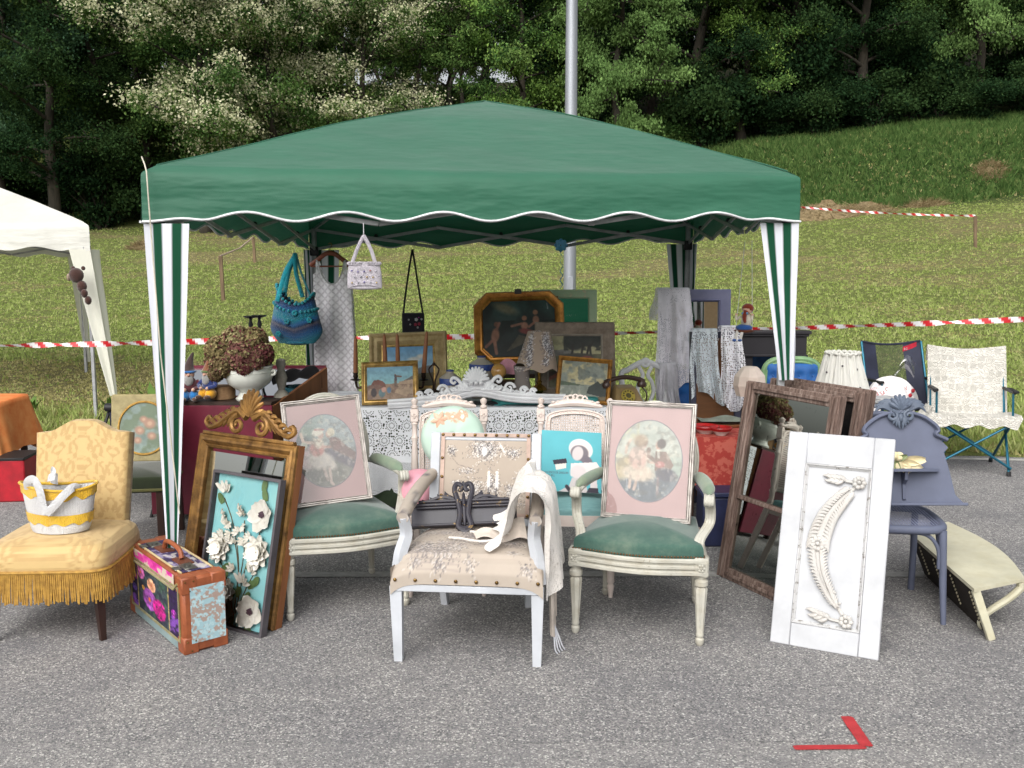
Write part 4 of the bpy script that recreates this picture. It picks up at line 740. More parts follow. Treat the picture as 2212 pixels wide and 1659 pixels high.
def toile_chair():
    pl = G(862, 1425); pr = G(1160, 1437); rz = math.atan2(pr.y - pl.y, pr.x - pl.x); c_ = (pl + pr) / 2; n = Vector((-math.sin(rz), math.cos(rz), 0)); T = thing('armchair', 'white painted armchair covered in beige toile cloth holding a black carved pediment', 'armchair', c_ + n * .27, rz)
    hw = (pr - pl).length / 2; yf = -.27; yb = .27
    for sx in (-1, 1):
        mb = MB(); mb.add([], []); q = .022
        V = [(sx * hw - q * .8, yf - q * .8, 0), (sx * hw + q * .8, yf - q * .8, 0), (sx * hw + q * .8, yf + q * .8, 0), (sx * hw - q * .8, yf + q * .8, 0)]; V2 = [(sx * (hw + .004) - q * 1.25, yf - q, .33), (sx * (hw + .004) + q * 1.1, yf - q, .33), (sx * (hw + .004) + q * 1.1, yf + q, .33), (sx * (hw + .004) - q * 1.25, yf + q, .33)]
        mb.add(V + V2, [(3, 2, 1, 0), (4, 5, 6, 7)] + [(k, (k + 1) % 4, (k + 1) % 4 + 4, k + 4) for k in range(4)]); obj('front_leg', mb, MAT_WPAINT, T)
        mb = MB(); mb.bar((sx * .205, .40, 0), (sx * .225, yb, .40), .036, .036); obj('rear_leg', mb, MAT_WPAINT, T)
    O = [(-hw - .028, yf - .028), (hw + .028, yf - .028), (.25, yb + .02), (-.25, yb + .02)]
    mb = MB(); mb.bar((-hw - .02, yf - .004, .325), (hw + .02, yf - .004, .325), .046, .03, up=Vector((0, 0, 1)))
    for sx in (-1, 1): mb.bar((sx * hw, yf, .325), (sx * .235, yb, .34), .03, .05)
    mb.bar((-.235, yb, .34), (.235, yb, .34), .03, .05); obj('seat_rail', mb, MAT_WPAINT, T)
    cv = toile_cv(200, 220, 5, 46, 1.0, tall=1.5); r = np.random.default_rng(2)
    for x, y in ((.16, .93), (.32, .94), (.52, .93), (.8, .86), (.9, .94)): cv.tuft(x, y, .055, .035, 60, r, cols=((100, 96, 98), (198, 192, 186), (128, 122, 120)), ln=.016)
    def fn(u, v):  # v 0 = front bottom -> wraps to the top -> back
        k = [(0, .345), (.0, .395), (.02, .432), (.06, .452)]
        t = v * 1.12
        if t < .12: q = t / .12 * 3; i = min(2, int(q)); f = q - i; dy = lerp(k[i][0], k[i + 1][0], f); z = lerp(k[i][1], k[i + 1][1], f)
        else: s_ = (t - .12); dy = .06 + s_ * (yb - yf - .03); z = .452 + .03 * math.sin(math.pi * min(1, s_ * .9 + .1))
        y = yf - .03 + dy; hwid = lerp(hw + .026, .25, max(0, (y - yf)) / (yb - yf)); e = abs(u - .5) * 2; x = (u - .5) * 2 * hwid; z -= .05 * e ** 7; return Vector((x, y, z))
    mb = MB(); mb.grid(fn, 150, 165, cfn=lambda u, v: cv.at(u, 1 - v)); obj('seat', mb, MAT_TOILE, T, ang=70)
    mb = MB(); O2 = [(-hw - .024, yf - .03), (hw + .024, yf - .03), (.248, yb + .01), (-.248, yb + .01)]; mb.add([(x, y, .345) for x, y in O2] + [(x, y, .41) for x, y in O2], [(k, (k + 1) % 4, (k + 1) % 4 + 4, k + 4) for k in (1, 2, 3)]); obj('seat_side', mb, mat('plain_beige_cloth', (172, 161, 149), bump=.1), T)
    for i in range(8):
        mb = MB(); mb.blob((-hw - .005 + (2 * hw + .01) * i / 7, yf - .033, .362), (.008, .005, .008), 8); obj('nail_head', mb, MAT_BRASS, T)
    Mb = Matrix.Translation((0, yb + .02, .37)) @ Matrix.Rotation(math.radians(-14), 4, 'X'); W, H = .53, .50; z0 = .06
    mb = MB()
    for sx in (-1, 1): mb.box((sx * (W / 2 - .022), 0, H / 2), (.046, .036, H), .004, Mb)
    mb.box((0, 0, H - .019), (W - .094, .034, .038), .004, Mb); mb.box((0, 0, z0 + .02), (W - .094, .034, .04), .004, Mb); obj('back_frame', mb, MAT_WPAINT, T)
    cv2 = Cv(200, 170, (168, 156, 143)); r = np.random.default_rng(8); cv2.grain(.03, 4)
    for x, y, a, b, n in ((.5, .12, .16, .13, 900), (.13, .14, .05, .06, 120), (.8, .16, .09, .06, 200), (.38, .66, .14, .14, 420), (.56, .55, .035, .16, 230), (.63, .58, .035, .14, 220), (.82, .66, .10, .10, 320), (.9, .45, .06, .06, 120), (.6, .82, .34, .06, 520), (.2, .85, .12, .07, 140), (.3, .4, .12, .04, 90), (.2, .56, .06, .03, 50)): cv2.tuft(x, y, a * 1.15, b * 1.15, int(n * 1.6), r, ln=.02)
    cv2.line([(.14, .24), (.2, .32), (.38, .38)], .004, (120, 112, 108), .7); cv2.ell(.49, .14, .03, .06, (235, 230, 225), 0, .3, .8); cv2.line([(.66, .05), (.72, .16)], .006, (235, 230, 225), .9)
    for x in (.545, .635): cv2.ell(x, .42, .016, .022, (225, 215, 205), 0, .3); cv2.line([(x, .46), (x, .62)], .016, (232, 228, 222), .8); cv2.line([(x, .62), (x - .01, .76)], .008, (90, 86, 86), .8)
    pz = MB(); pz.grid(lambda u, v: Mb @ Vector(((u - .5) * (W - .094), -.014 - .012 * math.sin(math.pi * u) ** .5 * math.sin(math.pi * v) ** .5, z0 + .04 + v * (H - .038 - z0 - .04))), 150, 130, cfn=lambda u, v: cv2.at(u, 1 - v)); obj('back_panel', pz, MAT_TOILE, T, ang=80)
    fr = MB(); wi, hi = W - .10, H - .145; frame(fr, [(-wi / 2, z0 + .042), (wi / 2, z0 + .042), (wi / 2, z0 + .042 + hi + .04), (-wi / 2, z0 + .042 + hi + .04)], [(0, .016), (0, .024), (.018, .024), (.018, .016)]); 
    o_ = obj('gimp_strip', fr, mat('pinkish_tape', (196, 170, 156), bump=.1), T); o_.matrix_local = Mb
    for i in range(9): mb = MB(); mb.blob((-wi / 2 + .009 + (wi - .018) * i / 8, -.027, z0 + .042 + hi + .031), (.0075, .005, .0075), 8, Mb); obj('nail_head', mb, MAT_BRASS, T)
    for i in range(4):
        for sx in (-1, 1): mb = MB(); mb.blob((sx * (wi / 2 - .009), -.027, z0 + .05 + hi * i / 4), (.0075, .005, .0075), 8, Mb); obj('nail_head', mb, MAT_BRASS, T)
    cva = toile_cv(60, 90, 19, 9, .8)
    for sx in (-1, 1):
        b = Mb @ Vector((sx * (W / 2 - .01), -.01, .30)); f = Vector((sx * (hw - .012), yf + .06, .60)); mb = MB(); s_ = catmull([Vector((sx * (hw + .006), yf + .02, .34)), Vector((sx * (hw - .004), yf + .045, .45)), Vector((sx * (hw - .02), yf + .085, .52)), Vector((sx * (hw - .014), yf + .065, .60))], 6)
        for p, q in zip(s_[:-1], s_[1:]): pass
        mb.tube(s_, lambda t: .030 - .004 * t, 4, sq=.8); obj('arm_post', mb, MAT_WPAINT, T, ang=30)
        pt = bez([b, b.lerp(f, .5) + Vector((sx * .015, 0, .025)), f + Vector((0, -.005, .002))], 14); mb = MB(); n = 12; V = []; C = []
        ax = MB(); ax.tube(pt, lambda t: .027 + .004 * math.sin(math.pi * t), 14); m_ = len(pt)
        cols = [cva.at((k % 14) / 14, (k // 14) / m_) for k in range(len(ax.v))]; mb.add(ax.v, ax.f, None, cols); obj('arm_pad', mb, MAT_TOILE, T)
    return T, Mb, rz
TOILE, TMB, TRZ = toile_chair()
# black carved pediment on its seat
MAT_BLKGOLD = worn('black_paint_gold_rub', (52, 50, 58), (150, 122, 72), rough=.4, amount=.41, scale=10, stretch=(1, 1, 1)); MAT_GRAPH = mat('graphite_paint', (58, 57, 66), (44, 43, 50), rough=.4, bump=.1, spec=.5)
BL_, BR_, TL_ = P(889, 1141, 4.03), P(1118, 1131, 4.06), P(905, 1085, 4.10); M, w_, h_ = pose(BL_, BR_, TL_); T = thing('carved_pediment', 'black carved wooden pediment with gold rubbed scrolls on the toile armchair seat', 'pediment', M=M)
mb = MB(); mb.box((0, .01, h_ * .4), (w_, .02, h_ * .8), .004); obj('board', mb, MAT_GRAPH, T); mb = MB(); mb.box((0, -.004, .005), (w_ + .006, .034, .012), .003); mb.box((0, -.004, h_ * .82), (w_ * .93, .04, .014), .004); mb.box((0, .0, h_ * .72), (w_ * .90, .034, .010), .004); mb.box((0, -.008, h_ * .92), (w_ * .86, .05, .012), .004); obj('cornice', mb, MAT_BLKGOLD, T)
mb = MB(); cz = h_ * .62
for sx in (-1, 1):
    mb.tube(catmull([(0, -.03, cz - .10), (sx * .028, -.03, cz - .085), (sx * .018, -.03, cz - .03), (sx * .026, -.03, cz + .03), (sx * .040, -.03, cz + .085), (sx * .030, -.03, cz + .115), (sx * .008, -.03, cz + .105), (sx * .012, -.03, cz + .085), (sx * .022, -.03, cz + .09)], 5), lambda t: .014 - .004 * t, 8)
    for k in range(4): leafy(mb, (sx * (.03 + .03 * k), h_ * .95), (sx * (.085 + .035 * k), h_ * .95 + .05 - .012 * k), .022 - .003 * k, -.01, .012, bend=-.2 * sx)
    mb.tube(catmull([(sx * .04, -.01, h_ * 1.0), (sx * .10, -.012, h_ * 1.12), (sx * .16, -.01, h_ * 1.0), (sx * .20, -.01, h_ * .96)], 5), lambda t: .012 - .008 * t, 6)
mb.blob((0, -.026, cz - .005), (.012, .012, .085), 10); mb.blob((0, -.034, cz + .03), (.009, .01, .03), 8); mb.prism([(-.03, cz - .10), (0, cz - .125), (.03, cz - .10), (.02, cz - .09), (-.02, cz - .09)], -.04, -.02); mb.blob((0, -.024, cz + .118), (.008, .01, .012), 6)
obj('carving', mb, MAT_BLKGOLD, T)
# white crocheted shawl over the arm
MAT_CROW = lace('white_crochet', (228, 224, 219), 170, .27, c2=(208, 203, 196)); MAT_LINING = mat('ecru_lining', (218, 206, 194), rough=.9, bump=.1)
TM = TOILE.matrix_world if False else Matrix.Translation(TOILE.location) @ Matrix.Rotation(TRZ, 4, 'Z')
T = thing('crochet_shawl', 'white crocheted shawl draped over the arm of the toile armchair', 'shawl', M=TM)
def shawl(u, v):  # u across depth, v from inside over the arm to the outside
    path = catmull([(.10, 0, .50), (.145, 0, .515), (.17, 0, .57), (.205, 0, .69), (.262, 0, .735), (.325, 0, .68), (.335, 0, .55), (.345, 0, .42), (.352, 0, .30)], 4); i = v * (len(path) - 1); k = min(len(path) - 2, int(i)); p = path[k].lerp(path[k + 1], i - k)
    y = -.25 + u * .42 - .04 * v; fold = .030 * math.sin(u * 17 + 4 * v) * (.35 + abs(v - .5) * 1.5) + .014 * float(fbm(u * 5, v * 6, 2))
    z = p.z + .035 * math.sin(math.pi * u) * math.sin(math.pi * v) - .05 * abs(v - .5) * math.cos(u * 9) + (.10 * max(0, u - .45) * (v < .5)); return Vector((p.x + fold * (1 if v > .5 else -.8) * 1.0, y + .03 * math.sin(v * 8), z + (fold * .5 if .3 < v < .6 else 0)))
obj('cloth', MB().grid(shawl, 60, 70), MAT_CROW, T, ang=180)
def lining(u, v): return Vector((.338 + .012 * math.sin(u * 15) + .012 * v, -.20 + .22 * u + .02 * v, .50 - .41 * v - .02 * math.sin(u * 6)))
obj('lining', MB().grid(lining, 30, 20), MAT_LINING, T, ang=180)
def flap(u, v): return Vector((.02 + .22 * u - .02 * v, -.12 + .05 * v, .49 + .012 * math.sin(u * 9) + .07 * u * v + .012 * v))
obj('hem', MB().grid(flap, 20, 8), MAT_LINING, T, ang=180)
mb = MB(); mb.tube(catmull([(.14, -.16, .505), (.04, -.17, .496), (-.05, -.13, .494), (-.10, -.12, .493)], 6), .005, 5, sq=.4); mb.tube(catmull([(.16, -.10, .51), (.06, -.06, .50), (-.02, -.03, .496)], 6), .005, 5, sq=.4); obj('ribbon', mb, MAT_CROW, T)
mb = MB()
for k in range(4): mb.tube(catmull([(.352, -.13 + .01 * k, .12), (.358 + .006 * k, -.14 + .012 * k, .06), (.362 + .010 * k, -.15 + .014 * k, .02), (.372 + .01 * k, -.15 + .016 * k, .002)], 4), .0035, 5)
obj('ribbon_end', mb, mat('white_ribbon', (226, 228, 236), bump=0), T)

# ---- cane back chairs
MAT_PINKW = worn('pinkish_white_paint', (222, 208, 200), (176, 160, 148), rough=.45, amount=.30, dirt=(196, 180, 170)); MAT_CANE = cane('cane_upright', (216, 202, 194)); MAT_TEALR = mat('ribbed_turquoise_cloth', (128, 170, 170), (106, 148, 150), rough=.8, stretch=(1, 12, 12), scale=20, bump=.3)
def cane_chair(label, loc, rz):
    T = thing('cane_chair', label, 'chair', loc, rz, 'pair of cane backed chairs'); w = .375
    Mb = Matrix.Translation((0, .215, .44)) @ Matrix.Rotation(math.radians(-8), 4, 'X')
    for sx in (-1, 1):
        mb = MB(); mb.lathe([(.016, 0), (.016, .05), (.020, .06), (.013, .08), (.019, .12), (.018, .20), (.014, .27), (.020, .29), (.014, .30), (.014, .355), (.020, .365), (.014, .375)], 12, (sx * w / 2, 0, 0), Mb); mb.box((sx * w / 2, 0, .41), (.044, .036, .072), .004, Mb); mb.lathe([(.012, .446), (.020, .452), (.020, .462), (.010, .468), (.017, .480), (.019, .494), (.012, .50), (.006, .505), (.0, .507)], 12, (sx * w / 2, 0, 0), Mb); ps = obj('back_post', mb, MAT_PINKW, T)
        mb = MB()
        for k in range(4): a = k * 1.571; mb.blob((sx * w / 2 + .010 * math.cos(a), -.02, .41 + .010 * math.sin(a)), (.006, .004, .006), 6, Mb)
        obj('rosette', mb, MAT_PINKW, ps)
        mb = MB(); mb.lathe([(.010, 0), (.014, .03), (.018, .06), (.012, .07), (.019, .08), (.018, .10), (.021, .30), (.022, .33), (.016, .335), (.024, .345), (.024, .36)], 14, (sx * .185, -.205, 0)); mb.box((sx * .185, -.205, .39), (.052, .052, .066), .005); obj('front_leg', mb, MAT_PINKW, T)
        mb = MB(); mb.bar((sx * .175, .29, 0), (sx * w / 2, .215, .45), .034, .034, bev=.006); obj('rear_leg', mb, MAT_PINKW, T)
    iw = w - .05; outer = [(-iw / 2, .06), (iw / 2, .06), (iw / 2, .36)] + [(iw / 2 * math.cos(a), .385 + .06 * math.sin(a) ** .8) for a in [math.pi * k / 12 for k in range(1, 12)]] + [(-iw / 2, .36)]
    mb = MB(); frame(mb, outer, [(0, -.012), (0, .012), (.006, .016), (.012, .010), (.020, .010), (.025, .014), (.028, .010), (.028, -.012)]); fo = obj('back_frame', mb, MAT_PINKW, T); fo.matrix_local = Mb
    mb = MB(); pl = inset(outer, .015)
    for a, b in zip(pl, pl[1:] + pl[:1]):
        L = (b - a).length; k = max(1, int(L / .016))
        for j in range(k): q = a.lerp(b, j / k); mb.blob((q.x, -.011, q.y), .0045, 6)
    bd = obj('bead_row', mb, MAT_PINKW, fo); bd['kind'] = 'stuff'
    mb = MB(); pl = inset(outer, .026); mb.add([(p.x, 0, p.y) for p in pl], [tuple(range(len(pl)))]); cp = obj('cane_panel', mb, MAT_CANE, T, smooth=False); cp.matrix_local = Mb
    mb = MB(); mb.tube([Mb @ Vector((x, -.004, .452 + .028 * math.cos(x / (iw / 2) * 1.5))) for x in [(-.5 + k / 14) * iw * .9 for k in range(15)]], lambda t: .016 * (1 - abs(2 * t - 1) ** 4) + .006, 8); obj('top_rail', mb, MAT_PINKW, T)
    mb = MB()
    for sx in (-1, 1): mb.tube([Mb @ p for p in arc(sx * .026, .505, .020, .014, 0, 330, 12, -.006)], .005, 6); mb.tube([Mb @ p for p in catmull([(sx * .035, -.006, .495), (sx * .05, -.006, .515), (sx * .066, -.006, .50)], 4)], .005, 6); leafy(mb, (0, .49), (0, .49), .001)
    mb.tube([Mb @ p for p in arc(0, .508, .014, .016, 0, 345, 12, -.008)], .005, 6)
    for k in range(9): x = (k - 4) * .03; mb.blob(Mb @ Vector((x, -.016, .475 + .014 * math.cos(x * 9))), (.012, .008, .008), 6)
    obj('bow_crest', mb, MAT_PINKW, T)
    O = seat_outline(.42, .38, .42, .012); mb = MB(); band(mb, O, .365, .42, .02); obj('seat_rail', mb, MAT_PINKW, T); mb = MB(); cushion(mb, [(p[0], p[1]) for p in ring_path(O, 0, .97)], .42, .455, .022); obj('seat_cushion', mb, MAT_TEALR, T); return T
C1 = P(975, 1000, 4.98); C2 = P(1234, 1000, 4.98); RZ1 = math.radians(2); RZ2 = math.radians(-4)
CH1 = cane_chair('cane back chair with round mint cushion leaning on its back', (C1.x, 4.70, 0), RZ1); CH2 = cane_chair('cane back chair with a turquoise record sleeve on its seat', (C2.x, 4.70, 0), RZ2)
# round cushion, pink cushion
m = NT('mint_floral_cloth'); a = m.ramp(m.noise(2.5, 3), [(.3, (176, 200, 186)), (.7, (196, 216, 202))]); v_ = m.noise(7.5, 4, .6); a = m.mix(m.ramp(v_, [(.60, (0, 0, 0)), (.64, (1, 1, 1))]), a, (196, 164, 140)); a = m.mix(m.ramp(v_, [(.67, (0, 0, 0)), (.70, (1, 1, 1))]), a, (238, 228, 214)); m.base(a); m.set(rough=.9, spec=.1); m.bump(m.noise(12, 3), .3, .01); MAT_MINT = m.m
Mc = Matrix.Translation(P(978, 945, 4.80)) @ Matrix.Rotation(math.radians(RZ1), 4, 'Z') @ Matrix.Rotation(math.radians(78), 4, 'X')
T = thing('round_cushion', 'round mint green tufted cushion with flowers on the cane chair', 'cushion', M=Mc)
mb = MB(); mb.grid(lambda u, v: (lambda r, a: Vector((r * math.cos(a), r * math.sin(a), (1 if v < .5 else -1) * .06 * (1 - (r / .168) ** 4) ** .55 * (1 - .5 * math.exp(-(r / .016) ** 2)) * (1 + .05 * math.cos(a * 8) * (r / .168)))))(min(.1679, .168 * (v * 2 if v < .5 else 2 - v * 2)), u * 6.2832), 48, 28, closed=True); obj('cover', mb, MAT_MINT, T)
mb = MB(); mb.blob((0, 0, .034), (.012, .012, .008), 10); obj('button', mb, mat('pink_button', (180, 130, 116), bump=0), T); mb = MB()
for k in range(6): a = k * 1.047; leafy(mb, (0, 0), (.05 * math.cos(a), .05 * math.sin(a)), .016, 0, .006)
o_ = obj('flower_print', mb, mat('flower_cloth', (220, 190, 168), (190, 146, 120), scale=30), T); o_.matrix_local = Matrix.Translation((-.065, .09, .055)) @ Matrix.Rotation(math.radians(90), 4, 'X') @ Matrix.Rotation(.2, 4, 'Y')
T = tag(obj('pink_cushion', MB().blob((0, 0, 0), (.09, .13, .09), 20, e=.8), mat('pink_cloth', (224, 164, 176), (206, 146, 160), rough=.9)), 'plain pink cushion behind the toile armchair arm', 'cushion'); T.location = (P(900, 1042, 4.5).x, 4.58, .54)
# record sleeve
BL_, BR_, TL_ = P(1166, 1059, 4.62), P(1299, 1066, 4.62), P(1177, 929, 4.80); M, w_, h_ = pose(BL_, BR_, TL_); T = thing('record_sleeve', 'turquoise record sleeve with a pale hat and figure on the cane chair', 'record', M=M)
mb = MB(); mb.box((0, .0035, h_ / 2), (w_, .006, h_), .001); obj('card', mb, mat('white_card', (220, 220, 215), bump=0), T)
cv = Cv(130, 130, (92, 168, 178)); cv.grain(.03, 4); cv.ell(.66, .30, .20, .17, (224, 214, 208), 20, .12); cv.ell(.64, .36, .15, .13, (116, 110, 116), 10, .2); cv.ell(.75, .47, .11, .07, (112, 106, 114), 30, .3); cv.ell(.61, .37, .09, .12, (196, 188, 188), 15, .2); cv.poly([(.50, .54), (.92, .50), (1.0, .62), (.90, .72), (.66, .78), (.50, .74)], (216, 208, 206)); cv.ell(.62, .68, .13, .12, (202, 194, 194), 0, .3); cv.poly([(.52, .78), (.74, .78), (.78, 1.0), (.32, 1.0), (.48, .9)], (190, 184, 184)); cv.poly([(.20, .50), (.42, .46), (.44, .54), (.22, .57)], (58, 54, 64)); cv.poly([(.24, .57), (.42, .54), (.42, .62), (.26, .66)], (214, 206, 200)); cv.line([(.44, .92), (.5, 1.0)], .03, (60, 56, 64)); cv.poly([(.80, .92), (.95, .92), (.96, 1.0), (.76, 1.0)], (62, 58, 68)); cv.poly([(.84, .72), (.92, .70), (.94, .92), (.82, .92)], (204, 196, 196))
canvas_obj('print', cv, w_, h_, -.0005, MAT_PRINT, T); 
for k, tx in enumerate(('FRANCESCO DE GREGORI', 'BUFALO BILL')):
    letters(tx, .0165, T, Matrix.Translation((-w_ * .475, -.0012, h_ * (.285 - .05 * k))) @ Matrix.Rotation(math.pi / 2, 4, 'X') @ Matrix.Scale(.70, 4, (1, 0, 0)), MAT_GRAPH)
# ================================================================== LEFT SIDE OF THE STALL
# ---- yellow damask slipper chair
def damask(x, y, c0=(196, 168, 116), c1=(180, 150, 100), s_=.15, seed=3):
    X = np.abs(((x / s_) % 1) - .5) * 2; Y = (y / (s_ * 1.25)); off = np.floor(x / s_) % 2 * .5; f = fbm(X * 4.5 + 7, (Y + off) % 1 * 9, seed, 3) + .10 * np.sin(X * 11 + np.sin(Y * 12.566) * 2); g_ = np.clip((f - .52) / .06, 0, 1); c = np.asarray(c0) + (np.asarray(c1) - np.asarray(c0)) * g_; return tuple(float(q) / 255 for q in c)
MAT_DAM = colmat('gold_damask', rough=.6, bump=.1, bscale=250, sheen=.2, var=.06); MAT_FRINGE = mat('gold_fringe', (186, 146, 66), (140, 104, 44), rough=.7, bump=0, scale=40); MAT_MAHOG = mat('dark_mahogany', (58, 34, 26), (36, 22, 18), rough=.4, stretch=(1, 1, .2), spec=.5)
YC = Vector((-2.07, 4.17, 0)); T = thing('slipper_chair', 'low gold damask chair with a long bullion fringe round its seat', 'chair', YC, math.radians(3))
hw = .275; yf, yb = -.27, .24
def seatf(u, v):
    a = u * 2 * math.pi; q = .28; cx = math.copysign(abs(math.cos(a)) ** q, math.cos(a)); cy = math.copysign(abs(math.sin(a)) ** q, math.sin(a))
    lv = [(1.0, .325), (1.015, .345), (1.01, .375), (.97, .41), (.88, .432), (.6, .448), (.3, .455), (.0, .458)]; i = v * (len(lv) - 1); k = min(len(lv) - 2, int(i)); f = i - k; s_ = lerp(lv[k][0], lv[k + 1][0], f); z = lerp(lv[k][1], lv[k + 1][1], f); return Vector((hw * cx * s_, (yf + yb) / 2 + (yb - yf) / 2 * cy * s_, z))
mb = MB(); mb.grid(seatf, 200, 60, cfn=lambda u, v: damask(seatf(u, v).x, seatf(u, v).y * .8 - seatf(u, v).z * 1.2)); obj('seat', mb, MAT_DAM, T, ang=180)
Mb = Matrix.Translation((0, yb - .05, .36)) @ Matrix.Rotation(math.radians(-13), 4, 'X'); BW, BH = .225, .55
def warp(u):   # even spacing of the loop over the flat faces
    k = int(u * 4) % 4; f = u * 4 - int(u * 4); c = (1 - f) if k in (0, 2) else f; a = math.acos(min(1, max(0, c)) ** (1 / .22)); a = {0: a, 1: math.pi - a, 2: math.pi + a, 3: 2 * math.pi - a}[k]; return a / (2 * math.pi)
def topz(x): t = abs(x) / BW; return BH - .055 * float(sm((t - .15) / .6))
def backf(u, v):   # wraps front -> side -> back around the width
    a = u * 2 * math.pi; q = .22; x = BW * (1 - .05 * (1 - v)) * math.copysign(abs(math.cos(a)) ** q, math.cos(a)); y = .055 * math.copysign(abs(math.sin(a)) ** .5, math.sin(a)); z = v * topz(x); return Mb @ Vector((x, y, z))
mb = MB(); mb.grid(lambda u, v: backf(warp(u), v), 260, 110, cfn=lambda u, v: damask(BW * math.copysign(abs(math.cos(warp(u) * 6.2832)) ** .22, math.cos(warp(u) * 6.2832)) * 1.15 + .5, v * .55)); 
def capf(u, v): x = (u - .5) * 2 * BW * .999; t = abs(u - .5) * 2; return Mb @ Vector((x, (v - .5) * .106 * (1 - t ** 14) ** .5, topz(x) + .012 * math.sin(math.pi * v) * (1 - t ** 6)))
mb.grid(capf, 60, 8, cfn=lambda u, v: damask((u - .5) * .5, .55)); obj('backrest', mb, MAT_DAM, T, ang=70)
r = random.Random(5); mb = MB(); per = []
def rrp(t): a = t * 2 * math.pi; q = .28; return Vector((hw * 1.015 * math.copysign(abs(math.cos(a)) ** q, math.cos(a)), (yf + yb) / 2 + (yb - yf) / 2 * 1.015 * math.copysign(abs(math.sin(a)) ** q, math.sin(a)), 0))
raw = [rrp(i / 4000) for i in range(4001)]; cum = np.concatenate([[0], np.cumsum([(q - p).length for p, q in zip(raw[:-1], raw[1:])])]); sv = np.arange(0, cum[-1], .0082); RX_ = np.interp(sv, cum, [p.x for p in raw]); RY_ = np.interp(sv, cum, [p.y for p in raw]); pts = [Vector((float(x), float(y), 0)) for x, y in zip(RX_, RY_)]
for p in pts:
    L = .135 + r.uniform(-.012, .008); n = p.normalized(); mb.tube([p + Vector((0, 0, .322)), p + n * .006 + Vector((r.uniform(-.002, .002), 0, .322 - L * .5)), p + n * .009 + Vector((r.uniform(-.004, .004), r.uniform(-.003, .003), .322 - L))], [.0042, .0048, .0040], 5)
fo = obj('fringe', mb, MAT_FRINGE, T); fo['kind'] = 'stuff'; mb = MB(); mb.tube([p + Vector((0, 0, .325)) for p in pts[::3]], .008, 6, closed=True); obj('braid', mb, MAT_FRINGE, T)
for sx in (-1, 1):
    mb = MB(); mb.tube([(sx * .225, yf + .05, .33), (sx * .228, yf + .045, .15), (sx * .236, yf + .035, 0)], [.028, .024, .017], 4); obj('leg', mb, MAT_MAHOG, T, ang=30); mb = MB(); mb.tube([(sx * .2, yb - .04, .33), (sx * .2, yb - .01, .15), (sx * .2, yb + .05, 0)], [.024, .02, .016], 4); obj('leg', mb, MAT_MAHOG, T, ang=30)
# ---- crocheted bag on it
MAT_WCOT = crochet('white_cotton_crochet', (226, 226, 226), 260, (206, 206, 208)); MAT_YCOT = crochet('yellow_cotton_crochet', (232, 192, 62), 200, (208, 162, 40))
B = P(133, 1152, 4.12); T = thing('crochet_bag', 'white crocheted bag with yellow lace borders on the gold chair', 'bag', (B.x, B.y, .447), math.radians(-4))
def bag(u, v, e=1.0): a = u * 6.2832; rr = (.125 + .045 * v ** .7) * e; return Vector((rr * math.cos(a) * 1.02, .085 * math.sin(a) * e * (1 - .15 * v), .012 + .205 * v + .012 * math.sin(2 * a + 1) * v))
mb = MB(); mb.grid(lambda u, v: bag(u, v), 48, 20, closed=True); mb.blob((0, 0, .012), (.127, .086, .014), 24); obj('body', mb, MAT_WCOT, T)
for v0, v1 in ((.20, .42), (.84, 1.03)):
    mb = MB(); mb.grid(lambda u, v: bag(u, lerp(v0, v1, v) + (.035 * math.sin(u * 75) if v < .1 else 0) - (.0 if v0 < .5 else .07 * (abs(math.sin(u * 22)) ** .6) * (1 - v)), 1.03 + (.02 * math.sin(u * 75) * (1 - v))), 150, 6, closed=True); obj('lace_border', mb, MAT_YCOT, T)
mb = MB(); mb.tube([bag(u / 60, 1.0, 1.03) for u in range(60)], .007, 6, closed=True); obj('rim', mb, MAT_YCOT, T)
def strap(mb, pts, w, nn=7):
    p = catmull(pts, nn); m_ = len(p) - 1
    def fn(u, v):
        i = min(m_, int(round(v * m_))); t = (p[min(i + 1, m_)] - p[max(i - 1, 0)]).normalized(); s_ = t.cross(Vector((0, -1, 0))); s_ = s_.normalized() if s_.length > 1e-3 else Vector((1, 0, 0)); return p[i] + s_ * ((u - .5) * w) + Vector((0, -.004 * math.sin(math.pi * u), 0))
    return mb.grid(fn, 4, m_)
for pts in ([(-.115, -.05, .20), (-.10, -.075, .245), (-.06, -.09, .262), (-.03, -.10, .215), (-.015, -.108, .15), (.0, -.113, .115)], [(.0, -.112, .113), (.03, -.11, .14), (.07, -.10, .185), (.11, -.075, .225), (.13, -.045, .215)], [(-.05, .05, .21), (-.035, .03, .27), (-.01, -.02, .285), (.0, -.06, .25)]):
    obj('handle', strap(MB(), pts, .036), MAT_WCOT, T, ang=180)
